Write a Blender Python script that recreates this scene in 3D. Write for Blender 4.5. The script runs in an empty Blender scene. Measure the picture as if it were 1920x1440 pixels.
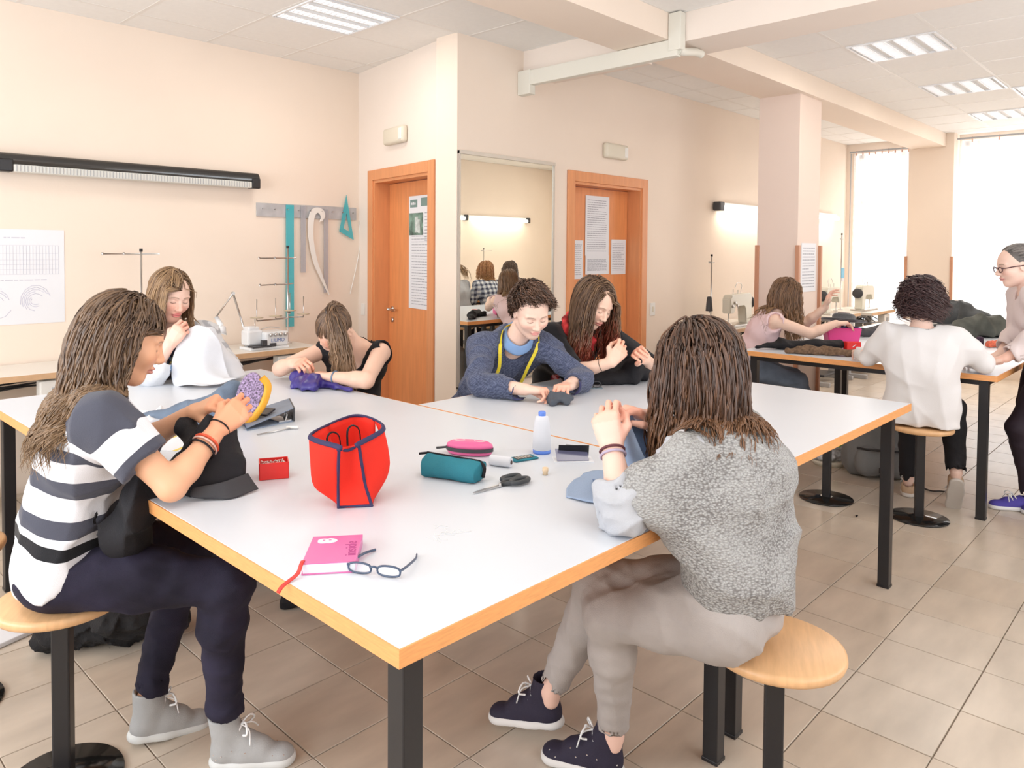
import bpy, bmesh, math, random
import numpy as np
from mathutils import Vector, Matrix
from math import sin, cos, pi, radians as R
random.seed(7)
SC = bpy.context.scene
COL = SC.collection

# ---------------------------------------------------------------- camera
F_PX, CX, CY, PIT, ROLL, YAW, EYE = 1410., 922., 515., .0321, .0066, .7748, 1.538
cam = bpy.data.cameras.new('camera'); camo = bpy.data.objects.new('camera', cam); COL.objects.link(camo)
cam.sensor_fit = 'HORIZONTAL'; cam.sensor_width = 36.; cam.lens = F_PX / 1920. * 36.
cam.shift_x = (960 - CX) / 1920.; cam.shift_y = (CY - 720) / 1920.
cam.clip_start = .05; cam.clip_end = 60
_h = Vector((cos(YAW), sin(YAW), 0)); _r = Vector((sin(YAW), -cos(YAW), 0)); _z = Vector((0, 0, 1))
_f = _h * cos(PIT) - _z * sin(PIT); _u = _h * sin(PIT) + _z * cos(PIT)
_r2 = _r * cos(ROLL) + _u * sin(ROLL); _u2 = _u * cos(ROLL) - _r * sin(ROLL)
mw = Matrix((_r2, _u2, -_f)).transposed().to_4x4(); mw.translation = (0, 0, EYE)
camo.matrix_world = mw
SC.camera = camo
SC.view_settings.view_transform = 'Standard'; SC.view_settings.look = 'None'
SC.view_settings.gamma = 1.0; SC.view_settings.use_curve_mapping = False
SC.view_settings.exposure = -.80

# ---------------------------------------------------------------- world and daylight
w = bpy.data.worlds.new('sky'); SC.world = w; w.use_nodes = True
w.node_tree.nodes['Background'].inputs[0].default_value = (.86, .93, 1.0, 1)
w.node_tree.nodes['Background'].inputs[1].default_value = 2.2

def area(name, loc, aim, sx, sy, power, color=(1, 1, 1)):
    l = bpy.data.lights.new(name, 'AREA'); l.shape = 'RECTANGLE'; l.size = sx; l.size_y = sy
    l.energy = power; l.color = color
    o = bpy.data.objects.new(name, l); COL.objects.link(o); o.location = loc
    d = Vector(aim); o.rotation_euler = d.to_track_quat('-Z', 'Y').to_euler()
    return o
# daylight entering through the windows behind the camera and through the far ones
area('daylight_back_window', (-2.25, 2.6, 1.75), (1, 0, .35), 4.6, 2.0, 330, (.90, .95, 1))
area('daylight_right_window', (3.0, -1.38, 1.75), (0, 1, .35), 5.6, 1.9, 150, (.96, .97, 1))
area('daylight_far_window', (11.12, 1.28, 1.75), (-1, 0, .0), 2.3, 2.3, 88, (1, .98, .95))
area('daylight_far_window', (11.12, 3.37, 1.75), (-1, 0, .0), .66, 2.2, 28, (1, .98, .95))

# ---------------------------------------------------------------- helpers
MATS = {}
def mat(name, color, rough=.6, metal=0., bump=0., bscale=40., var=0., vscale=6., spec=.5, attr=None, emit=None, alpha=None, sheen=0., stretch=None, trans=0., coat=0.):
    if name in MATS: return MATS[name]
    m = bpy.data.materials.new(name); m.use_nodes = True; MATS[name] = m
    nt = m.node_tree; b = nt.nodes['Principled BSDF']
    b.inputs['Base Color'].default_value = (*color, 1); b.inputs['Roughness'].default_value = rough
    b.inputs['Metallic'].default_value = metal; b.inputs['Specular IOR Level'].default_value = spec
    if sheen: b.inputs['Sheen Weight'].default_value = sheen
    if coat: b.inputs['Coat Weight'].default_value = coat
    if trans: b.inputs['Transmission Weight'].default_value = trans
    if emit:
        b.inputs['Emission Color'].default_value = (*emit[:3], 1); b.inputs['Emission Strength'].default_value = emit[3]
    if alpha is not None: b.inputs['Alpha'].default_value = alpha
    tc = nt.nodes.new('ShaderNodeTexCoord'); src = tc.outputs['Object']
    if stretch:
        mp = nt.nodes.new('ShaderNodeMapping'); mp.inputs['Scale'].default_value = stretch
        nt.links.new(src, mp.inputs[0]); src = mp.outputs[0]
    colsock = None
    if attr:
        a = nt.nodes.new('ShaderNodeAttribute'); a.attribute_name = attr; colsock = a.outputs['Color']
        nt.links.new(colsock, b.inputs['Base Color'])
    if var:
        n = nt.nodes.new('ShaderNodeTexNoise'); n.inputs['Scale'].default_value = vscale; n.inputs['Detail'].default_value = 5
        nt.links.new(src, n.inputs['Vector'])
        mr = nt.nodes.new('ShaderNodeMapRange'); mr.inputs[1].default_value = .3; mr.inputs[2].default_value = .7
        mr.inputs[3].default_value = 1 - var; mr.inputs[4].default_value = 1 + var * .5
        nt.links.new(n.outputs[0], mr.inputs[0])
        mx = nt.nodes.new('ShaderNodeMix'); mx.data_type = 'RGBA'; mx.blend_type = 'MULTIPLY'; mx.inputs[0].default_value = 1
        if colsock: nt.links.new(colsock, mx.inputs[6])
        else: mx.inputs[6].default_value = (*color, 1)
        nt.links.new(mr.outputs[0], mx.inputs[7]); nt.links.new(mx.outputs[2], b.inputs['Base Color'])
    if bump:
        n2 = nt.nodes.new('ShaderNodeTexNoise'); n2.inputs['Scale'].default_value = bscale; n2.inputs['Detail'].default_value = 3
        nt.links.new(src, n2.inputs['Vector'])
        bp = nt.nodes.new('ShaderNodeBump'); bp.inputs['Strength'].default_value = bump; bp.inputs['Distance'].default_value = .004
        nt.links.new(n2.outputs[0], bp.inputs['Height']); nt.links.new(bp.outputs[0], b.inputs['Normal'])
    return m

def finish(name, bm, m, parent=None, smooth=False, label=None, loc=None):
    me = bpy.data.meshes.new(name); bm.normal_update(); bm.to_mesh(me); bm.free()
    if smooth: me.shade_smooth() if hasattr(me, 'shade_smooth') else None
    if smooth:
        for p in me.polygons: p.use_smooth = True
    o = bpy.data.objects.new(name, me); COL.objects.link(o)
    for mm in (m if isinstance(m, (list, tuple)) else [m]): me.materials.append(mm)
    if parent is not None: o.parent = parent
    if label: o['label'] = label
    if loc: o.location = loc
    return o
def thing(name, label, cat, loc=(0, 0, 0), rz=0., group=None):
    o = bpy.data.objects.new(name, None); COL.objects.link(o); o.empty_display_size = .05
    o.location = loc; o.rotation_euler = (0, 0, rz); o['label'] = label; o['category'] = cat
    if group: o['group'] = group
    return o
def tag(o, label, cat, group=None):
    o['label'] = label; o['category'] = cat
    if group: o['group'] = group
    return o
def struct(o):
    o['kind'] = 'structure'; return o
def stuff(o):
    o['kind'] = 'stuff'; return o
def BM(): return bmesh.new()
def box(bm, x0, x1, y0, y1, z0, z1, bev=0., M=None, mi=0):
    r = bmesh.ops.create_cube(bm, size=1.); vs = r['verts']
    for v in vs:
        v.co = Vector(((x0 + x1) / 2 + v.co.x * (x1 - x0), (y0 + y1) / 2 + v.co.y * (y1 - y0), (z0 + z1) / 2 + v.co.z * (z1 - z0)))
    fs = {f for v in vs for f in v.link_faces}
    for f in fs: f.material_index = mi
    if bev:
        es = list({e for v in vs for e in v.link_edges})
        rr = bmesh.ops.bevel(bm, geom=es, offset=bev, segments=2, profile=.5, affect='EDGES')
        vs = list({v for f in rr['faces'] for v in f.verts} | {v for v in vs if v.is_valid})
        for f in rr['faces']: f.material_index = mi
    if M is not None:
        for v in vs: v.co = M @ v.co
    return vs
def tube(bm, pts, r, n=8, close=False, caps=True, mi=0, flat=None):
    """sweep a round section (radius r or list) along pts"""
    P = [Vector(p) for p in pts]; k = len(P)
    rr = r if isinstance(r, (list, tuple)) else [r] * k
    rings = []; up = None
    for i in range(k):
        a = P[(i - 1) % k] if (close or i > 0) else P[i]; b = P[(i + 1) % k] if (close or i < k - 1) else P[i]
        t = (b - a).normalized()
        if up is None:
            up = Vector((0, 0, 1)) if abs(t.z) < .9 else Vector((1, 0, 0))
        s = t.cross(up).normalized(); up = s.cross(t).normalized()
        fl = flat if flat else 1.
        rings.append([bm.verts.new(P[i] + (s * cos(2 * pi * j / n) + up * sin(2 * pi * j / n) * fl) * rr[i]) for j in range(n)])
    m = k if close else k - 1
    for i in range(m):
        A = rings[i]; B = rings[(i + 1) % k]
        for j in range(n):
            f = bm.faces.new((A[j], A[(j + 1) % n], B[(j + 1) % n], B[j])); f.material_index = mi; f.smooth = True
    if caps and not close:
        bm.faces.new(rings[0]).material_index = mi; bm.faces.new(rings[-1][::-1]).material_index = mi
def lathe(bm, prof, n=24, M=None, mi=0):
    rings = []
    for (r, z) in prof:
        rings.append([bm.verts.new((max(r, 1e-4) * cos(2 * pi * j / n), max(r, 1e-4) * sin(2 * pi * j / n), z)) for j in range(n)])
    for a, b in zip(rings, rings[1:]):
        for j in range(n):
            f = bm.faces.new((a[j], a[(j + 1) % n], b[(j + 1) % n], b[j])); f.material_index = mi; f.smooth = True
    bm.faces.new(rings[0][::-1]).material_index = mi; bm.faces.new(rings[-1]).material_index = mi
    if M is not None:
        for rg in rings:
            for v in rg: v.co = M @ v.co
def prism(bm, poly, z0, z1, M=None, mi=0, hole=None):
    a = [bm.verts.new((x, y, z0)) for x, y in poly]; b = [bm.verts.new((x, y, z1)) for x, y in poly]
    n = len(poly); vs = a + b
    if hole:
        c = [bm.verts.new((x, y, z0)) for x, y in hole]; d = [bm.verts.new((x, y, z1)) for x, y in hole]; vs += c + d
        for i in range(n):
            j = (i + 1) % n
            for q in ((a[i], a[j], b[j], b[i]), (c[j], c[i], d[i], d[j]), (a[j], a[i], c[i], c[j]), (b[i], b[j], d[j], d[i])): bm.faces.new(q)
    else:
        bm.faces.new(a[::-1]); bm.faces.new(b)
        for i in range(n):
            j = (i + 1) % n; bm.faces.new((a[i], a[j], b[j], b[i]))
    for v in vs:
        for f in v.link_faces: f.material_index = mi
    if M is not None:
        for v in vs: v.co = M @ v.co
def TR(loc, rz=0, rx=0, ry=0):
    return Matrix.Translation(loc) @ Matrix.Rotation(rz, 4, 'Z') @ Matrix.Rotation(ry, 4, 'Y') @ Matrix.Rotation(rx, 4, 'X')
def spline(pts, n):
    """Catmull-Rom through pts, n samples"""
    P = [Vector(p) for p in pts]; P = [P[0] * 2 - P[1]] + P + [P[-1] * 2 - P[-2]]; out = []
    m = len(P) - 3
    for i in range(n):
        t = i / (n - 1) * m; k = min(int(t), m - 1); t -= k; a, b, c, d = P[k:k + 4]
        out.append(.5 * ((2 * b) + (c - a) * t + (2 * a - 5 * b + 4 * c - d) * t * t + (3 * b - a - 3 * c + d) * t ** 3))
    return out
def copy_tree(o, parent=None):
    c = o.copy(); COL.objects.link(c)
    if parent is not None: c.parent = parent
    for ch in list(o.children): copy_tree(ch, c)
    return c
def sheet(rows, nu=28, nv=28, th=.003, wr=.004, wf=30., seed=0):
    """cloth: spline surface through rows of points, wrinkled and given thickness; returns bmesh"""
    rs = [spline(r, nu) for r in rows]
    cols = [spline([r[i] for r in rs], nv) for i in range(nu)]
    G = np.array([[list(cols[i][j]) for i in range(nu)] for j in range(nv)])
    du = np.gradient(G, axis=1); dv = np.gradient(G, axis=0); N = np.cross(du, dv); N /= (np.linalg.norm(N, axis=2, keepdims=True) + 1e-9)
    rg = np.random.RandomState(seed); W = np.zeros(G.shape[:2])
    for k in range(6):
        d = rg.randn(3); d /= np.linalg.norm(d); ph = rg.rand() * 6; fr = wf * (.5 + rg.rand() * 1.3)
        W += np.sin(G @ d * fr * 2 + ph + 1.5 * np.sin(G @ rg.randn(3) * fr * .5)) / 3.
    G = G + N * (W * wr)[..., None]
    bm = BM(); top = [[bm.verts.new(G[j, i] + N[j, i] * th / 2) for i in range(nu)] for j in range(nv)]
    bot = [[bm.verts.new(G[j, i] - N[j, i] * th / 2) for i in range(nu)] for j in range(nv)]
    for j in range(nv - 1):
        for i in range(nu - 1):
            bm.faces.new((top[j][i], top[j][i + 1], top[j + 1][i + 1], top[j + 1][i]))
            bm.faces.new((bot[j][i], bot[j + 1][i], bot[j + 1][i + 1], bot[j][i + 1]))
    for j in range(nv - 1):
        for i, s in ((0, 1), (nu - 1, -1)):
            q = (top[j][i], top[j + 1][i], bot[j + 1][i], bot[j][i]); bm.faces.new(q[::s])
    for i in range(nu - 1):
        for j, s in ((0, -1), (nv - 1, 1)):
            q = (top[j][i], top[j][i + 1], bot[j][i + 1], bot[j][i]); bm.faces.new(q[::s])
    for f in bm.faces: f.smooth = True
    return bm

# ---------------------------------------------------------------- materials
M_wall = mat('peach_wall_paint', (.87, .745, .635), .85, bump=.08, bscale=90, var=.02, vscale=2)
M_wallw = mat('cream_wall_paint', (.86, .76, .68), .85, bump=.08, bscale=90, var=.02, vscale=2)
M_colm = mat('pinkish_column_paint', (.80, .66, .58), .85, bump=.06, bscale=90)
M_panel = mat('mineral_ceiling_panel', (.88, .86, .83), .9, bump=.12, bscale=160, var=.02, vscale=30)
M_tbar = mat('white_ceiling_grid', (.82, .79, .75), .5)
M_grout = mat('floor_grout', (.23, .18, .14), .9)
M_orange = mat('orange_wood_edge', (.82, .37, .13), .45, var=.12, vscale=9, stretch=(3, 3, 30))
M_lam = mat('pale_table_laminate', (.68, .715, .77), .33, bump=.03, bscale=300, var=.015, vscale=3)
M_black = mat('black_steel', (.012, .011, .013), .35, bump=.02)
M_seat = mat('beech_stool_seat', (.74, .44, .22), .35, var=.12, vscale=5, stretch=(2, 14, 2))
M_deskl = mat('cream_desk_laminate', (.78, .74, .68), .4)
M_deske = mat('beige_desk_edge', (.66, .42, .24), .5, var=.1, vscale=20)
M_doorw = mat('orange_door_veneer', (.78, .30, .11), .42, var=.10, vscale=4, stretch=(8, 8, .8))
M_doorf = mat('orange_door_frame', (.74, .31, .13), .42, var=.08, vscale=4, stretch=(8, 8, .8))
M_white = mat('white_plastic', (.84, .82, .78), .45)
M_cream = mat('cream_plastic', (.74, .68, .56), .5)
M_paper = mat('white_paper', (.80, .81, .85), .7)
M_metal = mat('brushed_metal', (.62, .62, .62), .28, metal=1.)
M_grey = mat('grey_plastic', (.42, .42, .43), .5)
M_dkgrey = mat('dark_grey_plastic', (.05, .05, .055), .45)
M_mirror = mat('mirror_silver', (.93, .95, .90), .0, metal=1.)
M_alu = mat('aluminium_trim', (.55, .53, .50), .35, metal=.8)
M_duct = mat('ivory_cable_duct', (.76, .74, .66), .55)

# floor tile: small change of tone from tile to tile, worked out from the tile's own place
m = mat('beige_floor_tile', (.60, .47, .34), .28, bump=.03, bscale=20); M_tile = m
nt = m.node_tree; b = nt.nodes['Principled BSDF']
geo = nt.nodes.new('ShaderNodeNewGeometry')
sn = nt.nodes.new('ShaderNodeVectorMath'); sn.operation = 'SNAP'; sn.inputs[1].default_value = (1 / 3., 1 / 3., 10)
ad = nt.nodes.new('ShaderNodeVectorMath'); ad.operation = 'ADD'; ad.inputs[1].default_value = (10 + 1 / 3. - (.5544 % (1 / 3.)) + .0, 10 + 1 / 3. - (.2712), 0)
nt.links.new(geo.outputs['Position'], ad.inputs[0]); nt.links.new(ad.outputs[0], sn.inputs[0])
wn = nt.nodes.new('ShaderNodeTexWhiteNoise'); wn.noise_dimensions = '3D'; nt.links.new(sn.outputs[0], wn.inputs['Vector'])
nz = nt.nodes.new('ShaderNodeTexNoise'); nz.inputs['Scale'].default_value = 3.2; nz.inputs['Detail'].default_value = 6
mp = nt.nodes.new('ShaderNodeMapping'); mp.inputs['Scale'].default_value = (1, 3, 1); nt.links.new(geo.outputs['Position'], mp.inputs[0]); nt.links.new(mp.outputs[0], nz.inputs['Vector'])
c1 = nt.nodes.new('ShaderNodeMix'); c1.data_type = 'RGBA'; c1.inputs[6].default_value = (.62, .54, .45, 1); c1.inputs[7].default_value = (.57, .47, .37, 1)
nt.links.new(wn.outputs['Value'], c1.inputs[0])
c2 = nt.nodes.new('ShaderNodeMix'); c2.data_type = 'RGBA'; c2.blend_type = 'MULTIPLY'; c2.inputs[0].default_value = 1
mr = nt.nodes.new('ShaderNodeMapRange'); mr.inputs[1].default_value = .3; mr.inputs[2].default_value = .7; mr.inputs[3].default_value = .86; mr.inputs[4].default_value = 1.08
nt.links.new(nz.outputs[0], mr.inputs[0]); nt.links.new(c1.outputs[2], c2.inputs[6]); nt.links.new(mr.outputs[0], c2.inputs[7])
nt.links.new(c2.outputs[2], b.inputs['Base Color'])

# ---------------------------------------------------------------- room
XB, XF, YO, YL, YM, ZC = -2.3, 11.0, -1.45, 5.36, 3.84, 3.05
T = 1 / 3.; TX0, TY0 = .5544 % T, .2712    # tile grid offsets
bm = BM(); box(bm, XB - .3, XF + .4, YO - .3, YL + .3, -.12, -.004)
fl = struct(finish('floor', bm, M_grout))
g = .0022
tm = bpy.data.meshes.new('floor_tile'); bm = BM(); box(bm, g, T - g, g, T - g, -.008, 0., bev=0)
bmesh.ops.bevel(bm, geom=[e for e in bm.edges if e.verts[0].co.z > -.001 and e.verts[1].co.z > -.001], offset=.0012, segments=1, affect='EDGES')
bm.to_mesh(tm); bm.free(); tm.materials.append(M_tile)
cells = []
i0 = int((XB - TX0) / T) - 1; j0 = int((YO - TY0) / T) - 1
for i in range(i0, int(XF / T) + 1):
    for j in range(j0, int(YL / T) + 1):
        x, y = TX0 + i * T, TY0 + j * T
        if x < XB - .33 or y < YO - .33: continue
        c = Vector((x + T / 2, y + T / 2, 0)) - Vector((0, 0, EYE)); d = c.dot(_f)
        u = CX + F_PX * c.dot(_r2) / max(d, .01); v = CY - F_PX * c.dot(_u2) / max(d, .01)
        vis = d > .5 and -60 < u < 1980 and v < 1500 and y < YM
        cells.append((0 if vis else 1, d, x, y))
cells.sort()
rest = BM()
for k, (vis, d, x, y) in enumerate(cells):
    if k < 300 and vis == 0:
        o = bpy.data.objects.new('floor_tile', tm); COL.objects.link(o); o.location = (x, y, 0); o.parent = fl
    else:
        box(rest, x + g, x + T - g, y + g, y + T - g, -.008, 0.)
o = finish('far_floor_tiles', rest, M_tile, fl); stuff(o)

def wall(name, x0, x1, y0, y1, z0=0., z1=ZC, m=None):
    bm = BM(); box(bm, x0, x1, y0, y1, z0, z1); return struct(finish(name, bm, m or M_wall))
DW0, DW1 = Vector((3.83, YL, 0)), Vector((3.57, YM, 0))     # the short wall with the first door
wall('wall_left', XB, 3.90, YL, YL + .15)
# mirror wall with the second door's opening
D2a, D2b, DT = 4.87, 5.865, 2.11
bm = BM()
box(bm, 3.57, D2a, YM, YM + .22, 0, ZC); box(bm, D2b, XF + .1, YM, YM + .22, 0, ZC); box(bm, D2a, D2b, YM, YM + .22, DT, ZC)
struct(finish('wall_mirror_side', bm, M_wall))
# short wall: local x along it from DW0
dv = DW1 - DW0; LW = dv.length; WM = Matrix.Translation(DW0) @ Matrix.Rotation(math.atan2(dv.y, dv.x), 4, 'Z')
bm = BM(); s0, s1 = .29, 1.175; LWc = LW - .0
box(bm, -.06, s0, 0, .2, 0, ZC, M=WM); prism(bm, [(s1, 0), (LW, 0), (LW - .06, .2), (s1, .2)], 0, ZC, M=WM); box(bm, s0, s1, 0, .2, DT, ZC, M=WM)
struct(finish('wall_door_side', bm, M_wallw))
# window wall with two openings, back wall with a wide opening, opposite wall
def holed(name, axis, at, th, a0, a1, holes, m):
    bm = BM(); a = a0
    def bx(p, q, z0, z1):
        if q - p < 1e-3 or z1 - z0 < 1e-3: return
        if axis == 'x': box(bm, at, at + th, p, q, z0, z1)
        else: box(bm, p, q, at, at + th, z0, z1)
    for (h0, h1, z0, z1) in holes:
        bx(a, h0, 0, ZC); bx(h0, h1, 0, z0); bx(h0, h1, z1, ZC); a = h1
    bx(a, a1, 0, ZC); return struct(finish(name, bm, m))
holed('wall_windows', 'x', XF, .3, YO, YM + .2, [(.1, 2.45, .55, 2.97), (3.02, 3.72, .55, 2.9)], M_wall)
holed('wall_back', 'x', XB - .2, .2, YO, YL + .15, [(.2, 5.0, .75, 2.8)], M_wall)
holed('wall_right', 'y', YO - .2, .2, XB, XF + .3, [(.1, 5.9, .8, 2.75)], M_wall)

# ---------------------------------------------------------------- ceiling: slab, beams, suspended panels
bm = BM(); box(bm, XB - .2, XF + .3, YO - .2, YL + .2, ZC + .012, ZC + .25)
ceil = struct(finish('ceiling', bm, M_tbar))
BY0, BY1, BXa, BXb = 2.56, 2.95, 4.25, 4.62
bm = BM(); box(bm, XB, XF, BY0, BY1, 2.875, ZC + .02); struct(finish('trim_long_beam', bm, M_wall))
bm = BM(); box(bm, BXa, BXb, YO, BY0, 2.86, ZC + .02); struct(finish('trim_cross_beam', bm, M_wallw))
bm = BM(); box(bm, BXa, BXb, BY1, YM, 2.86, ZC + .02); struct(finish('trim_cross_beam', bm, M_wallw))
C0 = .6
pm = bpy.data.meshes.new('ceiling_panel'); bm = BM(); box(bm, .012, C0 - .012, .012, C0 - .012, -.006, .012, bev=0); bm.to_mesh(pm); bm.free(); pm.materials.append(M_panel)
FIX = []
def bay(x0, x1, y0, y1, gx, gy, fixtures, inwall=None):
    bm = BM()
    def cellsrange(a0, a1, g0):
        k = math.floor((a0 - g0) / C0); out = []
        while g0 + k * C0 < a1 - 1e-4: out.append(g0 + k * C0); k += 1
        return out
    xs = cellsrange(x0, x1, gx); ys = cellsrange(y0, y1, gy); n = 0
    for x in xs[1:] + [x1]: box(bm, x - .012, x + .012, y0, y1, ZC - .010, ZC + .012)
    for y in ys[1:] + [y1]: box(bm, x0, x1, y - .012, y + .012, ZC - .0097, ZC + .012)
    for x in xs:
        for y in ys:
            a, b_, c, d = max(x, x0), min(x + C0, x1), max(y, y0), min(y + C0, y1)
            if (round((x - gx) / C0), round((y - gy) / C0)) in fixtures:
                FIX.append((x, y)); continue
            if b_ - a > C0 - .01 and d - c > C0 - .01:
                o = bpy.data.objects.new('ceiling_panel', pm); COL.objects.link(o); o.location = (x, y, ZC - .002); o.parent = ceil
            elif b_ - a > .04 and d - c > .04:
                q = BM(); box(q, a + .012, b_ - .012, c + .012, d - .012, ZC - .008, ZC + .01); finish('ceiling_panel', q, M_panel, ceil)
    finish('grid_bars', bm, M_tbar, ceil)
bay(XB, BXa, BY1, YL, 2.49, 3.85, {(0, 0), (-5, 0)})
bay(XB, BXa, YO, BY0, 2.49, .85, {(-1, 0), (-5, 0)})
bay(BXb, XF, YO, BY0, 5.15, .85, {(1, 1), (4, 1), (7, 1), (5, 0), (2, -2), (8, -2)})
bay(BXb, XF, BY1, YM, 5.15, 3.0, set())

M_lit = mat('lit_louvre_reflector', (.9, .9, .9), .3, emit=(1, .98, .95, 1.6))
M_louv = mat('white_louvre', (.85, .86, .88), .3)
def ceiling_light(x, y, lab, along_x):
    t = thing('ceiling_light', lab, 'ceiling light', (x + C0 / 2, y + C0 / 2, ZC - .012), 0 if along_x else pi / 2)
    bm = BM(); h = .285
    for a in (-1, 1):
        box(bm, a * h - .008, a * h + .008, -h, h, -.006, .01); box(bm, -h, h, a * h - .008, a * h + .008, -.006, .01)
    finish('frame', bm, M_louv, t)
    bm = BM(); box(bm, -h, h, -h, h, .008, .012); finish('reflector', bm, M_panel, t)
    for k in range(4):
        yy = -.21 + k * .14; lb = BM()
        box(lb, -h + .01, h - .01, yy - .035, yy + .035, .002, .007); tb = finish('lamp_tube', lb, M_lit, t)
        sb = BM()
        for q in range(15):
            xx = -.26 + q * .52 / 14; box(sb, xx - .0025, xx + .0025, yy - .04, yy + .04, -.008, .004)
        for a in (-1, 1): box(sb, -h + .01, h - .01, yy + a * .042 - .004, yy + a * .042 + .004, -.01, .004)
        finish('louvre', sb, M_louv, tb)
    return t
near = ['square louvred ceiling light over the left side of the work table']
for (x, y) in FIX:
    vis = {(2.49, 3.85): 'square louvred ceiling light above the left wall end, nearest one',
           (5.75, 1.45): 'square louvred ceiling light beyond the cross beam, nearest of the right row',
           (7.55, 1.45): 'square louvred ceiling light in the right bay, second of its row',
           (9.35, 1.45): 'square louvred ceiling light nearest the curtained windows',
           (8.15, .85): 'square louvred ceiling light cut off by the right edge of the photo'}
    key = (round(x, 2), round(y, 2)); lab = vis.get(key)
    if lab: ceiling_light(x, y, lab, True)
    a = area('ceiling_lamp_light', (x + .3, y + .3, ZC - .03), (0, 0, -1), .55, .55, 16, (1, .93, .84))
# fixtures out of view are closed with panels
for (x, y) in FIX:
    if (round(x, 2), round(y, 2)) not in vis:
        o = bpy.data.objects.new('ceiling_panel', pm); COL.objects.link(o); o.location = (x, y, ZC - .002); o.parent = ceil

# column under the long beam, with corner guards and a sheet of paper
bm = BM(); box(bm, 6.34, 6.80, 2.60, 2.955, 0, 2.875); struct(finish('trim_column', bm, M_colm))
M_guard = mat('brown_corner_guard', (.55, .27, .16), .5)
for k, (x, y, l) in enumerate(((6.335, 2.955, 'brown wooden corner guard on the far edge of the column'), (6.335, 2.60, 'brown wooden corner guard on the near edge of the column'), (6.80, 2.595, 'brown wooden corner guard at the column side beside the paper'))):
    bm = BM(); box(bm, x - .012, x + .022, y - .022, y + .012, 0.1, 1.60, bev=.003); tag(finish('corner_guard', bm, M_guard), l, 'corner guard', 'wooden corner guards')
# pier between the windows
bm = BM(); box(bm, 10.72, 11.0, 2.47, 2.98, 0, ZC); struct(finish('trim_window_pier', bm, M_wall))
for y, l in ((2.985, 'brown corner guard on the left edge of the window pier'), (2.465, 'brown corner guard on the right edge of the window pier')):
    bm = BM(); box(bm, 10.70, 10.73, y - .015, y + .015, 0.1, 1.50, bev=.003); tag(finish('corner_guard', bm, M_guard), l, 'corner guard', 'wooden corner guards')

# cable duct under the cross beam
bm = BM(); box(bm, 4.19, 4.245, 2.50, 3.835, 2.765, 2.872, bev=.004); box(bm, 4.185, 4.25, 3.72, 3.84, 2.70, 2.878, bev=.004)
dct = struct(finish('trim_cable_duct', bm, M_duct))
bm = BM(); box(bm, 4.185, 4.248, 2.47, 2.558, 2.80, 3.035, bev=.004); finish('duct_riser', bm, M_duct, dct)
bm = BM(); tube(bm, spline([(4.22, 2.50, 2.80), (4.27, 2.49, 2.80), (4.42, 2.50, 2.83), (4.5, 2.5, 2.83)], 10), .026, 10); finish('duct_elbow', bm, M_duct, dct)

# windows: frame, glass, sill and sheer curtains
M_glow = mat('window_glass', (.9, .95, 1.), .05, alpha=.25)
M_wframe = mat('window_frame_white', (.75, .72, .68), .5)
def sheer():
    m = bpy.data.materials.new('sheer_curtain'); m.use_nodes = True; nt = m.node_tree; nt.nodes.clear()
    o = nt.nodes.new('ShaderNodeOutputMaterial'); tl = nt.nodes.new('ShaderNodeBsdfTranslucent'); df = nt.nodes.new('ShaderNodeBsdfDiffuse')
    tr = nt.nodes.new('ShaderNodeBsdfTransparent'); a = nt.nodes.new('ShaderNodeMixShader'); c = nt.nodes.new('ShaderNodeMixShader')
    tl.inputs[0].default_value = (.95, .95, .97, 1); df.inputs[0].default_value = (.93, .92, .92, 1)
    a.inputs[0].default_value = .5; nt.links.new(tl.outputs[0], a.inputs[1]); nt.links.new(df.outputs[0], a.inputs[2])
    # woven-in squares: a little denser where the pattern is
    tc = nt.nodes.new('ShaderNodeTexCoord'); br = nt.nodes.new('ShaderNodeTexNoise'); br.inputs['Scale'].default_value = 18
    nt.links.new(tc.outputs['Object'], br.inputs['Vector']); mr = nt.nodes.new('ShaderNodeMapRange')
    mr.inputs[1].default_value = .4; mr.inputs[2].default_value = .6; mr.inputs[3].default_value = .30; mr.inputs[4].default_value = .42
    nt.links.new(br.outputs[0], mr.inputs[0]); nt.links.new(mr.outputs[0], c.inputs[0])
    nt.links.new(a.outputs[0], c.inputs[1]); nt.links.new(tr.outputs[0], c.inputs[2]); nt.links.new(c.outputs[0], o.inputs[0]); return m
M_sheer = sheer()
def window(n, axis, at, a0, a1, z0, z1, parts=2):
    def bx(bm, p, q, d0, d1, za, zb):
        if axis == 'x': box(bm, at + d0, at + d1, p, q, za, zb)
        else: box(bm, p, q, at + d0, at + d1, za, zb)
    bm = BM(); f = .05
    bx(bm, a0, a0 + f, 0, .06, z0, z1); bx(bm, a1 - f, a1, 0, .06, z0, z1); bx(bm, a0, a1, 0, .06, z0, z0 + f); bx(bm, a0, a1, 0, .06, z1 - f, z1)
    for k in range(1, parts):
        c = a0 + (a1 - a0) * k / parts; bx(bm, c - f / 2, c + f / 2, 0, .06, z0, z1)
    bx(bm, a0, a1, 0, .06, z0 + (z1 - z0) * .72 - .025, z0 + (z1 - z0) * .72 + .025)
    o = struct(finish('window_%d' % n, bm, M_wframe))
    bm = BM(); bx(bm, a0 + f, a1 - f, .025, .031, z0 + f, z1 - f); finish('pane', bm, M_glow, o)
    return o
window(1, 'x', XF + .15, 3.02, 3.72, .55, 2.9, 1); window(2, 'x', XF + .15, .1, 2.45, .55, 2.97, 3)
window(3, 'x', XB - .12, .2, 5.0, .75, 2.8, 4); window(4, 'y', YO - .12, .1, 5.9, .8, 2.75, 5)
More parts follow.
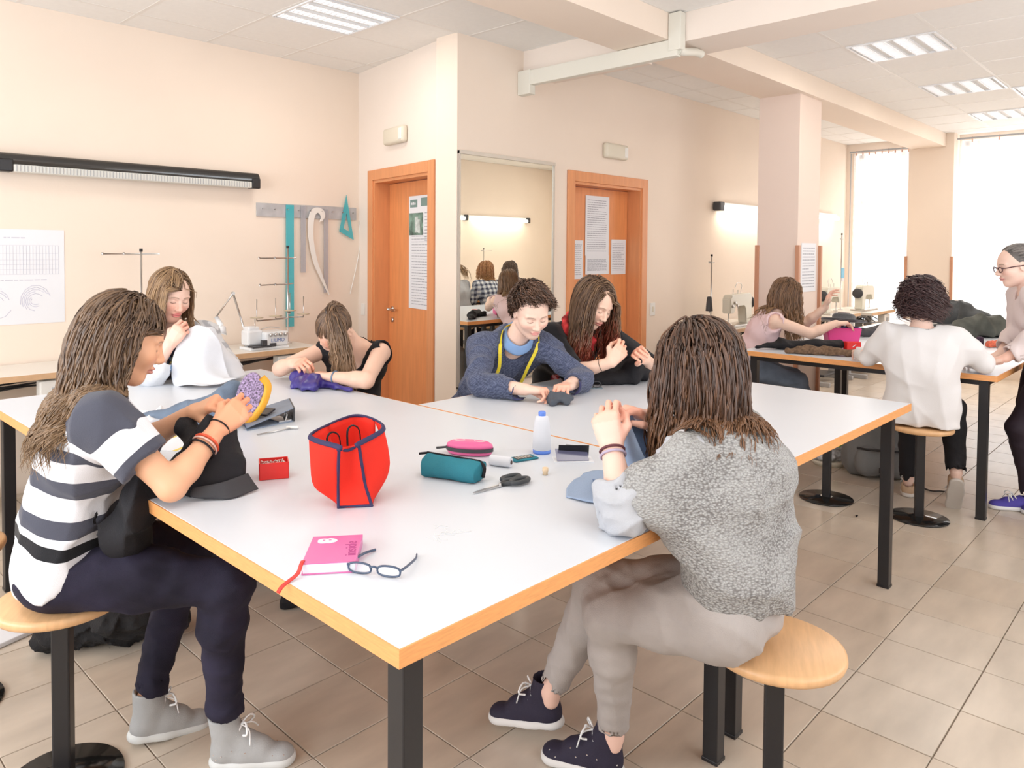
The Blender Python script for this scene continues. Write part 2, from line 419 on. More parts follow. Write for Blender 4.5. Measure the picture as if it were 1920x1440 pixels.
def curtain(label, y0, y1, z0, z1, x, seed):
    t = thing('sheer_curtain', label, 'curtain', (x, (y0 + y1) / 2, z0), 0, None)
    n = int((y1 - y0) * 60); bm = BM(); V = []
    for i in range(n + 1):
        y = y0 + (y1 - y0) * i / n - (y0 + y1) / 2
        V.append([bm.verts.new((.022 * sin(i * .95 + seed) + .012 * sin(i * .37 + 2), y, zz - z0)) for zz in (z0, z0 + .6, z0 + 1.3, z1)])
    for a, b_ in zip(V, V[1:]):
        for j in range(3): bm.faces.new((a[j], b_[j], b_[j + 1], a[j + 1])).smooth = True
    finish('fabric', bm, M_sheer, t)
    bm = BM(); tube(bm, [(-.03, y0 - (y0 + y1) / 2 - .05, z1 - z0 + .02), (-.03, (y1 - y0) / 2 + .05, z1 - z0 + .02)], .012); finish('rod', bm, M_grey, t)
    bm = BM(); tube(bm, [(-.035, (y1 - y0) / 2 + .03, .05), (-.035, (y1 - y0) / 2 + .03, z1 - z0)], .008); finish('side_cord', bm, M_grey, t)
    for k in range(9):
        bm = BM(); yy = y0 - (y0 + y1) / 2 + (y1 - y0) * (k + .5) / 9; tube(bm, [(-.03, yy, z1 - z0 + .035), (-.03, yy + .002, z1 - z0 - .03)], .008, 6)
        finish('curtain_hook', bm, mat('pink_curtain_hooks', (.8, .5, .42), .5), t)
curtain('white sheer curtain in the narrow window left of the pier', 2.99, 3.72, .72, 2.90, 10.93, 0)
curtain('wide white sheer curtain right of the window pier', -.1, 2.45, .72, 2.955, 10.90, 2)

# ---------------------------------------------------------------- doors
def door(n, Mx, s0, s1, sgn, papers):
    """door in local frame: x along the wall, y into the wall, z up"""
    w = .085; bm = BM()
    for a, b_ in ((s0 - w, s0), (s1, s1 + w)): box(bm, a, b_, -.018, .0, 0, DT + w, bev=.004, M=Mx)
    box(bm, s0, s1, -.018, 0, DT, DT + w, bev=.004, M=Mx)
    for a, b_ in ((s0, s0 + .022), (s1 - .022, s1)): box(bm, a, b_, -.004, .2, 0, DT, M=Mx)
    box(bm, s0 + .022, s1 - .022, -.004, .2, DT - .022, DT, M=Mx)
    d = struct(finish('door_%d' % n, bm, M_doorf))
    bm = BM(); box(bm, s0 + .026, s1 - .026, .13, .17, .01, DT - .026, bev=.003, M=Mx); leaf = finish('door_leaf', bm, M_doorw, d)
    hx = s0 + .09 if sgn > 0 else s1 - .09
    bm = BM()
    lathe(bm, [(.024, 0), (.024, .008), (.010, .010), (.010, .05)], 16, Mx @ Matrix.Translation((hx, .13, 1.045)) @ Matrix.Rotation(pi / 2, 4, 'X'))
    tube(bm, [Mx @ Vector((hx, .085, 1.045)), Mx @ Vector((hx + sgn * .11, .088, 1.045))], .009)
    lathe(bm, [(.02, 0), (.02, .009), (.008, .012)], 16, Mx @ Matrix.Translation((hx, .13, .955)) @ Matrix.Rotation(pi / 2, 4, 'X'))
    finish('door_handle', bm, M_metal, leaf)
    return d
door(1, WM, s0, s1, 1, None)
M2 = Matrix.Translation((0, YM, 0))
door(2, M2, D2a, D2b, 1, None)
def textlines(bm, Mx, x0, x1, z0, z1, n, y, seed=0, frac=1., mi=0, lh=.3):
    rg = random.Random(seed); st = (z1 - z0) / n
    for k in range(n):
        z = z1 - (k + .5) * st; x = x0
        xe = x1 - (x1 - x0) * (rg.random() * .08 if rg.random() < .8 else rg.random() * .5)
        while x < xe:
            wl = min(rg.uniform(.012, .05), xe - x)
            if wl > .004: box(bm, x, x + wl, y - .0008, y, z - st * lh / 2, z + st * lh / 2, M=Mx, mi=mi)
            x += wl + .006
M_ink = mat('grey_print', (.36, .37, .42), .7); M_inkg = mat('green_grey_print', (.20, .30, .28), .7)
def sheet_paper(Mx, x0, x1, z0, z1, y, label, cat='poster', lines=30, seed=1, group=None, tilt=0., name='paper_sheet', lh=.28):
    c = Mx @ Vector(((x0 + x1) / 2, y, z0)); t = thing(name, label, cat, c, 0, group)
    L = Matrix.Translation(-c) @ Mx @ Matrix.Translation(((x0 + x1) / 2, 0, z0)) @ Matrix.Rotation(tilt, 4, 'Y') @ Matrix.Translation((-(x0 + x1) / 2, 0, -z0))
    bm = BM(); box(bm, x0, x1, y - .0025, y - .001, z0, z1, M=L); finish('sheet', bm, M_paper, t)
    if lines:
        bm = BM(); textlines(bm, L, x0 + (x1 - x0) * .08, x1 - (x1 - x0) * .08, z0 + .03, z1 - .03, lines, y - .0025, seed, lh=lh); finish('print', bm, M_ink, t)
    return t, L
# long poster on the first door
t, L = sheet_paper(WM, .655, 1.115, 1.075, 1.965, .128, 'tall white poster with a green portrait on the first orange door', lines=0, tilt=.0)
bm = BM(); textlines(bm, L, .70, 1.08, 1.10, 1.68, 26, .1255, 3, lh=.22); textlines(bm, L, .90, 1.08, 1.60, 1.84, 9, .1255, 4, lh=.22); finish('print', bm, M_ink, t)
bm = BM(); box(bm, .675, .785, .1245, .1256, 1.875, 1.935, M=L); box(bm, .84, 1.10, .1245, .1256, 1.88, 1.945, M=L); hd = finish('header_blocks', bm, M_inkg, t)
bm = BM(); box(bm, .66, .875, .1245, .1256, 1.655, 1.83, M=L)
finish('portrait', bm, mat('portrait_print', (.17, .27, .22), .7, var=.9, vscale=13), t)
bm = BM(); box(bm, .75, .80, .1240, .1246, 1.675, 1.80, bev=.0, M=L); box(bm, .80, .83, .1240, .1246, 1.67, 1.78, M=L); finish('portrait_figure', bm, mat('portrait_pale', (.62, .68, .66), .7, var=.4, vscale=25), t)
bm = BM()
for k, hgt in enumerate((.018, .022, .016)): box(bm, .695 + k * .024, .712 + k * .024, .1238, .1246, 1.895, 1.895 + hgt, M=L)
finish('header_mark', bm, M_paper, t)
# three papers on the second door
sheet_paper(M2, 5.20, 5.545, 1.50, 2.02, .128, 'long white notice sheet in the middle of the second door, upper half', lines=24, seed=5, group=None)
sheet_paper(M2, 5.205, 5.55, 1.335, 1.50, .127, 'lower closely printed sheet under the long notice on the second door', lines=11, seed=6, lh=.5)
sheet_paper(M2, 4.96, 5.17, 1.30, 1.63, .128, 'small printed sheet on the left of the second orange door', lines=16, seed=7)
sheet_paper(M2, 5.585, 5.81, 1.33, 1.645, .128, 'small printed sheet on the right of the second orange door', lines=16, seed=8)
MC = Matrix.Translation((0, 2.60, 0))
sheet_paper(MC, 6.42, 6.74, 1.20, 1.62, 0, 'printed sheet pinned on the side of the column', lines=14, seed=9)
# chart on the left wall
ML = Matrix.Translation((0, YL, 0))
t, L = sheet_paper(ML, 1.02, 1.535, 1.06, 1.65, 0, 'white wall chart with a table and line drawings at the left edge', lines=0, name='wall_chart')
bm = BM()
for k in range(26): box(bm, 1.05 + k * .018, 1.051 + k * .018 + .001, -.0034, -.0025, 1.37, 1.55, M=L)
for zz in (1.37, 1.40, 1.43, 1.46, 1.50, 1.55): box(bm, 1.04, 1.50, -.0034, -.0025, zz, zz + .0015, M=L)
textlines(bm, L, 1.2, 1.42, 1.585, 1.61, 1, -.0025, 2); textlines(bm, L, 1.05, 1.45, 1.325, 1.345, 1, -.0025, 3)
finish('size_table', bm, mat('pale_print', (.58, .58, .66), .7), t)
bm = BM(); rg = random.Random(4)
for cx in (1.16, 1.37):
    for k in range(7):
        a = rg.random() * 3; pts = [(cx + (.035 + .012 * k) * cos(a + q * .5) * .8, -.003, 1.20 + (.02 + .012 * k) * sin(a + q * .5) * 1.1) for q in range(7)]
        tube(bm, [L @ Vector(p) for p in pts], .0011, 4)
finish('line_drawings', bm, mat('violet_print', (.50, .48, .62), .7), t)

# ---------------------------------------------------------------- mirror
t = thing('wall_mirror', 'tall wall mirror between the corner and the second door', 'mirror', (4.09, YM, .57))
bm = BM(); box(bm, -.50, .505, -.012, -.004, .01, 1.645); finish('glass', bm, M_mirror, t)
bm = BM()
box(bm, -.515, -.50, -.02, 0, 0, 1.66); box(bm, .505, .52, -.02, 0, 0, 1.66); box(bm, -.515, .52, -.024, 0, 1.64, 1.665); box(bm, -.515, .52, -.02, 0, -.01, .01)
finish('frame', bm, M_alu, t)

# emergency lights above the doors, light switch
for (M_, x, z, l) in ((WM, .70, 2.43, 'cream emergency light box above the first door'), (M2, 5.42, 2.40, 'cream emergency light box above the second door')):
    c = M_ @ Vector((x, 0, z)); t = thing('emergency_light', l, 'emergency light', c, math.atan2(M_[1][0], M_[0][0]), None)
    bm = BM(); box(bm, -.16, .16, -.055, 0, -.065, .065, bev=.02); finish('housing', bm, M_cream, t, True)
    bm = BM(); box(bm, .10, .145, -.060, -.045, -.045, .045, bev=.006); finish('lens', bm, M_white, t)
t = thing('light_switch', 'white light switch plate right of the second door', 'light switch', (6.07, YM, 1.0))
bm = BM(); box(bm, -.04, .04, -.01, 0, -.06, .06, bev=.003); finish('plate', bm, M_white, t)
bm = BM(); box(bm, -.012, .012, -.016, -.008, -.025, .025, bev=.002); finish('rocker', bm, M_cream, t)
t = thing('light_switch', 'white switch plate between the wall corner and the first door', 'light switch', WM @ Vector((.1, 0, 1.03)), math.atan2(WM[1][0], WM[0][0]))
bm = BM(); box(bm, -.03, .03, -.01, 0, -.05, .05, bev=.003); finish('plate', bm, M_white, t)

# ---------------------------------------------------------------- wall lamps
M_tubeon = mat('lit_fluorescent_tube', (1, 1, 1), .3, emit=(1, .96, .88, 5.))
M_tubeoff = mat('lamp_louvre_pale', (.70, .70, .66), .35)
t = thing('wall_lamp', 'long black tube lamp with a pale louvre on the left wall', 'wall lamp', (1.2, YL - .07, 2.05))
bm = BM(); tube(bm, [(-3.3, 0, .012), (1.645, 0, .012)], .048, 18); finish('housing', bm, mat('gloss_black_metal', (.018, .016, .015), .18, spec=.7), t)
bm = BM(); box(bm, .03, 1.58, -.052, .03, -.056, -.010, bev=.006); lv = finish('diffuser', bm, M_tubeoff, t)
bm = BM()
for k in range(78): box(bm, .045 + k * .0196, .049 + k * .0196, -.056, -.05, -.052, -.014)
finish('louvre_ribs', bm, M_grey, lv)
for a_, b_ in ((1.58, 1.648), (-.05, .03)):
    bm = BM(); box(bm, a_, b_, -.056, .03, -.058, .02, bev=.008); finish('end_cap', bm, M_black, t)
def lit_lamp(lab, x, y, z, L_, rz=0, group=None, power=6, cap=.1):
    t = thing('wall_lamp', lab, 'wall lamp', (x, y, z), rz, group)
    bm = BM(); box(bm, cap * .8, L_, .0, .035, .0, .05, bev=.006); finish('housing', bm, M_white, t)
    bm = BM(); box(bm, 0, cap, -.055, .03, -.045, .05, bev=.012); finish('end_cap', bm, M_dkgrey, t)
    bm = BM(); tube(bm, [(cap, -.02, -.012), (L_ - .02, -.02, -.012)], .028, 12); finish('tube', bm, M_tubeon, t)
    a = area('wall_lamp_light', t.matrix_basis @ Vector((L_ / 2, -.06, -.05)), (Matrix.Rotation(rz, 3, 'Z') @ Vector((0, -.25, -1))), L_ * .8, .05, power, (1, .9, .74))
    a.rotation_euler = (R(14) , 0, rz)
lit_lamp('lit tube lamp with a dark end cap on the wall left of the column', 7.18, YM - .04, 2.01, 1.35)
lit_lamp('lit tube lamp on the far wall right of the column', 9.2, YM - .04, 2.01, 1.35)
for k, x in enumerate((5.6, 7.15, 8.7)):
    lit_lamp(['lit tube lamp on the opposite wall, left in the mirror', 'lit tube lamp on the opposite wall, middle in the mirror', 'lit tube lamp on the opposite wall, far one in the mirror'][k], x + 1.5, YO + .04, 2.08, 1.5, pi, power=9, cap=.06)
# ---------------------------------------------------------------- work tables
def work_table(lab, x0, x1, y0, y1, legs, top=.85, th=.034, group='white work tables', off=(0, 0)):
    cx, cy = (x0 + x1) / 2, (y0 + y1) / 2
    t = thing('work_table', lab, 'table', (cx, cy, 0), 0, group)
    a, b_ = (x1 - x0) / 2, (y1 - y0) / 2
    bm = BM(); box(bm, -a + .004, a - .004, -b_ + .004, b_ - .004, top - th + .003, top, bev=.0015); finish('tabletop', bm, M_lam, t)
    bm = BM(); e = .004
    for p in ((-a, -a + e, -b_, b_), (a - e, a, -b_, b_), (-a + e, a - e, -b_, -b_ + e), (-a + e, a - e, b_ - e, b_)): box(bm, *p, top - th, top - .0008)
    box(bm, -a + .004, a - .004, -b_ + .004, b_ - .004, top - th, top - th + .003)
    finish('wooden_edge', bm, M_orange, t)
    bm = BM(); i = .055; fh = .035
    for p in ((-a + i, a - i, -b_ + i, -b_ + i + .03), (-a + i, a - i, b_ - i - .03, b_ - i), (-a + i, -a + i + .03, -b_ + i, b_ - i), (a - i - .03, a - i, -b_ + i, b_ - i)):
        box(bm, *p, top - th - fh, top - th - .001)
    finish('underframe', bm, M_black, t)
    for (lx, ly) in legs:
        bm = BM(); s = .024
        box(bm, lx - cx - s, lx - cx + s, ly - cy - s, ly - cy + s, .004, top - th - .001, bev=.003)
        box(bm, lx - cx - s - .002, lx - cx + s + .002, ly - cy - s - .002, ly - cy + s + .002, 0, .012, bev=.002)
        finish('leg', bm, M_black, t)
    return t
i = .075
work_table('long white work table in front with orange edge, nearest corner', .80, 2.147, 1.0, 3.95,
           [(.80 + i, 1.0 + i), (2.147 - i, 1.0 + i), (.80 + i, 3.95 - i), (2.147 - i, 3.95 - i)])
work_table('white work table with the boy and the scarf girl sitting behind it', 2.153, 3.80, 1.02, 2.565,
           [(2.153 + i, 1.02 + i), (3.80 - i, 1.02 + i), (2.153 + i, 2.565 - i), (3.80 - i, 2.565 - i)])
work_table('white work table before the woman in a white cardigan', 5.0, 6.75, .91, 2.44,
           [(5.0 + i, .91 + i), (6.75 - i, .91 + i), (5.0 + i, 2.44 - i), (6.75 - i, 2.44 - i)])
work_table('far white work table ending by the windows, dark bags on top', 6.756, 8.70, .91, 2.44,
           [(6.756 + i, .91 + i), (8.70 - i, .91 + i), (6.756 + i, 2.44 - i), (8.70 - i, 2.44 - i)])

def stool(lab, x, y, h=.545, group='round wooden stools'):
    t = thing('stool', lab, 'stool', (x, y, 0), random.random() * 3, group)
    bm = BM(); lathe(bm, [(.155, h - .03), (.166, h - .026), (.170, h - .015), (.168, h - .004), (.160, h), (.02, h + .0005)], 48); finish('seat', bm, M_seat, t)
    bm = BM(); s = .024; box(bm, -s, s, -s, s, .008, h - .03, bev=.005); finish('pole', bm, M_black, t)
    bm = BM(); lathe(bm, [(.15, 0), (.158, .004), (.156, .009), (.05, .013), (.034, .018)], 40); finish('base_plate', bm, mat('gloss_black_base', (.012, .012, .012), .12), t)
    return t
stool('round wooden stool under the girl in the striped shirt', .66, 2.36)
stool('round wooden stool under the girl in the grey knit top', 1.86, .80)
stool('round wooden stool under the woman in the white cardigan', 4.83, 1.245)
stool('round wooden stool half hidden below the far edge of the right table', 4.80, 1.757, .52)
stool('round wooden stool under the girl in the sleeveless pink top', 5.50, 2.66)
stool('round wooden stool under the boy with the tape measure', 2.78, 2.93)
stool('round wooden stool under the girl with the red scarf', 3.38, 2.86)
stool('round wooden stool under the girl sewing white cloth', 1.62, 4.27)
stool('round wooden stool under the girl in the black vest top', 2.46, 3.46)
stool('empty round stool behind the striped girl, its black base showing', .50, 3.02)

# ---------------------------------------------------------------- sewing desks and machines
M_mach = mat('cream_machine_enamel', (.74, .72, .62), .3)
M_machw = mat('white_machine_enamel', (.80, .81, .83), .28)
def sewing_desk(lab, x0, x1, y0, y1, top=.815, rz=0):
    cx, cy = (x0 + x1) / 2, (y0 + y1) / 2; a, b_ = (x1 - x0) / 2, (y1 - y0) / 2
    t = thing('sewing_desk', lab, 'desk', (cx, cy, 0), rz, 'sewing desks along the walls')
    bm = BM(); box(bm, -a, a, -b_ + .004, b_, top - .035, top, bev=.003); finish('desktop', bm, M_deskl, t)
    bm = BM(); box(bm, -a, a, -b_, -b_ + .005, top - .035, top - .001); finish('edge_band', bm, M_deske, t)
    for sx in (-1, 1):
        bm = BM(); box(bm, sx * (a - .06) - .03, sx * (a - .06) + .03, -.04, .04, .05, top - .036); box(bm, sx * (a - .06) - .025, sx * (a - .06) + .025, -b_ + .06, b_ - .02, 0, .05, bev=.005)
        box(bm, sx * (a - .06) - .02, sx * (a - .06) + .02, -b_ + .08, b_ - .04, top - .06, top - .036); finish('leg', bm, M_grey, t)
    bm = BM(); box(bm, -a + .1, -a + .36, -.08, .12, top - .3, top - .1, bev=.02); tube(bm, [(-a + .1, 0, top - .2), (-a + .02, 0, top - .2)], .05, 16); finish('motor', bm, M_dkgrey, t)
    bm = BM(); box(bm, -.22, .2, -.12, .2, .08, .11, bev=.01); finish('treadle', bm, M_dkgrey, t)
    bm = BM(); box(bm, a - .34, a - .14, -b_ + .02, -b_ + .1, top - .2, top - .05, bev=.008); sw = finish('control_box', bm, M_white, t)
    bm = BM(); box(bm, a - .28, a - .21, -b_ + .012, -b_ + .021, top - .16, top - .09, bev=.003); finish('switch_panel', bm, M_grey, sw)
    bm = BM()
    for q in range(4):
        rg = random.Random(q + int(x0 * 10)); tube(bm, spline([(-a + .2 + q * .15, -.05, top - .06), (-a + .3 + q * .2, -.12, top - .14 - rg.random() * .1), (a - .5 - q * .1, -.08, top - .1), (a - .25, -.05, top - .05 - rg.random() * .05)], 14), .006, 5)
    finish('cables', bm, M_black, t)
    return t
sewing_desk('sewing desk along the left wall under the black lamp', .10, 1.60, 4.845, 5.345)
sewing_desk('sewing desk at the left wall carrying the white overlock machine', 1.61, 3.12, 4.845, 5.345)
sewing_desk('sewing desk by the mirror-side wall left of the column', 6.42, 7.62, 3.27, 3.82)
sewing_desk('first sewing desk beyond the column near the windows', 8.75, 9.60, 3.15, 3.75)
sewing_desk('last sewing desk in the corner by the narrow window', 9.68, 10.55, 3.05, 3.65)
sewing_desk('sewing desk along the opposite wall seen in the mirror', 7.3, 8.6, -1.4, -.85, rz=pi)
sewing_desk('second sewing desk along the opposite wall seen in the mirror', 8.7, 10.0, -1.4, -.85, rz=pi)

def machine(lab, x, y, rz, top=.815, m=None, s=1.):
    """flat-bed industrial sewing machine; needle end at local -x"""
    m = m or M_mach; t = thing('sewing_machine', lab, 'sewing machine', (x, y, top), rz, 'industrial sewing machines')
    bm = BM(); box(bm, -.24, .24, -.09, .09, 0, .02, bev=.004); finish('bed', bm, M_alu, t)
    bm = BM(); prism(bm, [(.10, .0), (.22, .0), (.22, .27), (.19, .30), (-.20, .29), (-.235, .25), (-.235, .11), (-.15, .11), (-.13, .19), (.06, .19), (.10, .15)], -.045, .045, Matrix.Translation((0, 0, .018)) @ Matrix.Rotation(pi / 2, 4, 'X'))
    bmesh.ops.bevel(bm, geom=bm.edges[:], offset=.008, segments=2, affect='EDGES'); finish('arm', bm, m, t, False)
    bm = BM(); lathe(bm, [(.02, 0), (.06, .004), (.062, .03), (.03, .036)], 24, Matrix.Translation((.225, 0, .22)) @ Matrix.Rotation(pi / 2, 4, 'Y')); finish('hand_wheel', bm, M_dkgrey, t)
    bm = BM(); tube(bm, [(-.19, 0, .13), (-.19, 0, .03)], .005); tube(bm, [(-.205, -.01, .13), (-.205, -.01, .035)], .004); box(bm, -.215, -.18, -.03, .01, .024, .03); finish('needle_bar', bm, M_metal, t)
    bm = BM()
    for q in range(3): lathe(bm, [(.014, 0), (.016, .01), (.005, .014)], 14, Matrix.Translation((-.2 + .05 * q, -.047, .20 + .03 * (q % 2))) @ Matrix.Rotation(pi / 2, 4, 'X'))
    finish('tension_discs', bm, M_metal, t)
    bm = BM(); tube(bm, [(-.1, .0, .3), (-.1, 0, .36)], .004); tube(bm, [(.0, .0, .31), (.0, 0, .35)], .004); tube(bm, spline([(.05, 0, .31), (.08, 0, .40), (-.02, 0, .42), (-.06, 0, .37)], 12), .003, 5); finish('thread_guides', bm, M_metal, t)
    return t
def thread_stand(lab, x, y, h, top=.815, arms=((-.24, .12),), pins=(), rz=0, cone=None):
    t = thing('thread_stand', lab, 'thread stand', (x, y, top), rz, 'upright thread stands')
    bm = BM(); lathe(bm, [(.03, 0), (.03, .008), (.012, .012)], 16); tube(bm, [(0, 0, 0), (0, 0, h)], .0075, 8); finish('pole', bm, M_metal, t)
    bm = BM(); lathe(bm, [(.011, 0), (.011, .02)], 12, Matrix.Translation((0, 0, h))); finish('pole_cap', bm, M_black, t)
    for k, (a, b_, z, dy) in enumerate(arms):
        bm = BM(); tube(bm, [(a, -dy, z), (0, 0, z), (b_, dy * 1.5, z)], .005, 6)
        for xx in (a, a * .45): tube(bm, [(xx, -dy * xx / a, z - .008), (xx, -dy * xx / a, z + .01)], .007, 6)
        finish('thread_arm', bm, M_metal, t)
    for (px, py, pz) in pins:
        bm = BM(); tube(bm, [(0, 0, pz), (px, py, pz)], .006, 6); tube(bm, [(px, py, pz), (px, py, pz + .16)], .0035, 6)
        d = finish('spool_pin', bm, M_metal, t)
        bm = BM(); lathe(bm, [(.045, 0), (.05, .004), (.01, .01)], 20, Matrix.Translation((px, py, pz + .02))); finish('spool_dish', bm, mat('tan_spool_dish', (.55, .45, .32), .5), d)
    if cone:
        (cx, cy, cz, m) = cone; bm = BM(); tube(bm, [(0, 0, cz), (cx, cy, cz)], .006, 6); lathe(bm, [(.035, 0), (.034, .01), (.024, .13), (.016, .14)], 20, Matrix.Translation((cx, cy, cz + .01))); finish('thread_cone', bm, m, t)
    return t
thread_stand('thread stand with a bare cross bar behind the girl sewing white cloth', 1.94, 5.16, .70, arms=((-.24, .12, .685, .0),))
thread_stand('tall thread stand with spool pins in front of the turquoise ruler', 3.03, 5.16, .73, arms=((-.25, .09, .655, .02), (-.26, .09, .455, .05)),
             pins=((-.27, -.02, .19), (-.12, -.03, .195), (.10, -.06, .20), (.0, -.03, .23)))
thread_stand('thread stand with a dark cone beside the machine left of the column', 6.78, 3.62, .68, arms=((-.05, .05, .62, 0),), cone=(-.09, -.03, .14, M_dkgrey))
thread_stand('thread stand by the corner of the narrow window', 9.9, 3.5, .95, arms=((-.05, .05, .9, 0),))
thread_stand('thread stand on the opposite wall desk, seen in the mirror', 7.6, -1.25, .72, arms=((-.2, .2, .70, 0),))
thread_stand('thread stand with a yellow cone, seen at the mirror edge', 8.9, -1.25, .74, arms=((-.05, .2, .72, 0),), cone=(.08, .0, .15, mat('yellow_thread', (.75, .55, .12), .7)))
machine('cream sewing machine on the desk left of the column', 7.0, 3.45, 0)
machine('cream sewing machine on the first desk beyond the column', 9.15, 3.35, pi, s=1)
machine('cream sewing machine in the corner by the narrow window', 10.1, 3.28, pi)
machine('sewing machine on the opposite wall desk, seen in the mirror', 8.0, -1.12, pi)
# blue card hanging on the far stand
t = thing('blue_card', 'small blue card hanging in the corner left of the narrow window', 'card', (9.9, 3.48, 1.22))
bm = BM(); box(bm, -.05, .05, -.004, .004, .0, .13, bev=.003); finish('card', bm, mat('sky_blue_card', (.22, .55, .78), .6), t)
bm = BM(); box(bm, -.045, .045, -.006, .003, -.04, .0, bev=.003); finish('lower_label', bm, M_paper, t)

def word_mesh(fc):
    q = bpy.data.objects.new('lettering', fc); COL.objects.link(q); dg = bpy.context.evaluated_depsgraph_get()
    me = bpy.data.meshes.new_from_object(q.evaluated_get(dg)); bpy.data.objects.remove(q); return me
# overlock machine with lamp
t = thing('overlock_machine', 'white overlock machine on the desk by the left wall', 'sewing machine', (2.75, 4.99, .815), 0, 'industrial sewing machines')
bm = BM(); box(bm, -.155, .15, -.07, .10, .0, .02, bev=.004); box(bm, -.04, .145, -.075, .09, .02, .125, bev=.014); finish('body', bm, M_machw, t)
bm = BM(); box(bm, -.15, -.03, -.02, .09, .03, .14, bev=.015); box(bm, -.14, -.05, -.01, .08, .12, .165, bev=.012); finish('head', bm, M_machw, t)
bm = BM(); box(bm, -.145, .0, -.085, -.01, .018, .03, bev=.003); box(bm, -.07, -.03, -.08, -.05, .03, .07, bev=.004); box(bm, -.01, .04, -.085, -.07, .02, .045, bev=.004); finish('needle_plate', bm, M_dkgrey, t)
bm = BM()
for k in range(4): lathe(bm, [(.012, 0), (.014, .012), (.006, .02)], 12, Matrix.Translation((-.005 + .04 * k, -.077, .105)) @ Matrix.Rotation(pi / 2, 4, 'X'))
tube(bm, spline([(-.04, 0, .14), (.03, 0, .155), (.12, 0, .14)], 10), .004, 6); tube(bm, [(-.10, -.03, .16), (-.10, -.03, .22)], .004); finish('tension_knobs', bm, M_metal, t)
fc = bpy.data.curves.new('lettering', 'FONT'); fc.body = 'LIUMO'; fc.size = .036; fc.extrude = .0005
fm = word_mesh(fc); o = bpy.data.objects.new('lettering', fm); COL.objects.link(o); o.parent = t; o.location = (.0, -.0762, .052); o.rotation_euler = (pi / 2, 0, 0); fm.materials.clear(); fm.materials.append(mat('blue_lettering', (.10, .18, .45), .5))
t = thing('task_lamp', 'small articulated task lamp over the overlock machine', 'lamp', (2.68, 5.13, .82))
bm = BM(); lathe(bm, [(.025, 0), (.025, .05), (.01, .06)], 14); tube(bm, [(0, 0, .05), (-.10, .02, .395)], .008); finish('lower_arm', bm, M_metal, t)
bm = BM(); tube(bm, [(-.10, .02, .395), (-.26, -.05, .24)], .006); lathe(bm, [(.012, -.01), (.012, .01)], 12, Matrix.Translation((-.10, .02, .395)) @ Matrix.Rotation(pi / 2, 4, 'X')); finish('upper_arm', bm, M_metal, t)
bm = BM(); tube(bm, [(-.262, -.05, .24), (-.235, -.07, .175)], [.014, .02], 12); lathe(bm, [(.018, .05), (.03, .03), (.048, 0), (.044, 0), (.02, .03)], 20, Matrix.Translation((-.245, -.075, .13)) @ Matrix.Rotation(.5, 4, 'Y')); finish('lamp_head', bm, M_machw, t)

# ---------------------------------------------------------------- rulers on their rail
t = thing('tool_rail', 'grey hanging rail for rulers on the left wall', 'rail', (3.36, YL, 1.79))
bm = BM(); box(bm, -.485, .44, -.012, 0, 0, .105, bev=.002); finish('board', bm, mat('mottled_grey_board', (.50, .49, .50), .5, var=.15, vscale=12), t)
bm = BM()
for k in range(9): tube(bm, [(-.44 + k * .105, -.01, .06), (-.44 + k * .105, -.035, .06)], .004, 6)
finish('pegs', bm, M_metal, t)
M_turq = mat('turquoise_acrylic', (.10, .55, .62), .15, alpha=.75); M_clear = mat('clear_acrylic', (.52, .52, .56), .15, alpha=.55)
def hang(name, lab, poly, x, z, m, hole=None, group='rulers on the wall rail', th=.004):
    bm = BM(); prism(bm, poly, 0, th, Matrix.Rotation(pi / 2, 4, 'X'), hole=hole)
    o = finish(name, bm, m); o.location = (x, YL - .02, z); return tag(o, lab, 'ruler', group)
hang('long_ruler', 'long turquoise see-through ruler hanging on the rail', [(-.035, -.95), (.035, -.95), (.035, .02), (-.035, .02)], 3.155, 1.87, M_turq)
hang('clear_ruler', 'short clear ruler hanging between turquoise ruler and curved ruler', [(-.022, -.52), (.022, -.52), (.022, .02), (-.022, .02)], 3.275, 1.87, M_clear)
hang('clear_ruler', 'long clear ruler hanging right of the curved ruler', [(-.022, -.67), (.022, -.67), (.022, .02), (-.022, .02)], 3.49, 1.85, M_clear)
tri = [(-.02, .14), (.055, -.24), (-.09, -.17)]; cxh = (-.018, -.09)
hole = [(cxh[0] + (p[0] - cxh[0]) * .42, cxh[1] + (p[1] - cxh[1]) * .42 - .02) for p in tri]
hang('set_square', 'turquoise set square hanging at the right end of the rail', tri, 3.71, 1.86, M_turq, hole)
cur = spline([(.05, -.05, 0), (.075, -.01, 0), (.06, .04, 0), (.0, .06, 0), (-.06, .03, 0), (-.085, -.06, 0), (-.08, -.2, 0), (-.04, -.38, 0), (.03, -.52, 0), (.11, -.66, 0)], 40)
inn = spline([(.02, -.055, 0), (.035, -.02, 0), (.02, .01, 0), (-.0, .015, 0), (-.02, -.01, 0), (-.035, -.08, 0), (-.035, -.2, 0), (.0, -.37, 0), (.06, -.52, 0), (.118, -.655, 0)], 40)
bm = BM(); V = [[bm.verts.new((p.x, yy, p.y)) for p in c] for c in (cur, inn) for yy in (-.004, 0)]
for k in range(39):
    for a, b_ in ((0, 1), (1, 3), (3, 2), (2, 0)): bm.faces.new((V[a][k], V[a][k + 1], V[b_][k + 1], V[b_][k]))
bm.faces.new((V[0][0], V[1][0], V[3][0], V[2][0])); bm.faces.new((V[0][-1], V[2][-1], V[3][-1], V[1][-1]))
o = finish('curved_ruler', bm, M_white); o.location = (3.40, YL - .028, 1.82); tag(o, 'white hook-shaped curved ruler hanging on the rail', 'ruler', 'rulers on the wall rail')
bm = BM(); tube(bm, spline([(.0, 0, 0), (.01, 0, -.2), (-.03, 0, -.4), (-.09, 0, -.62)], 20), .006, 6, flat=.4)
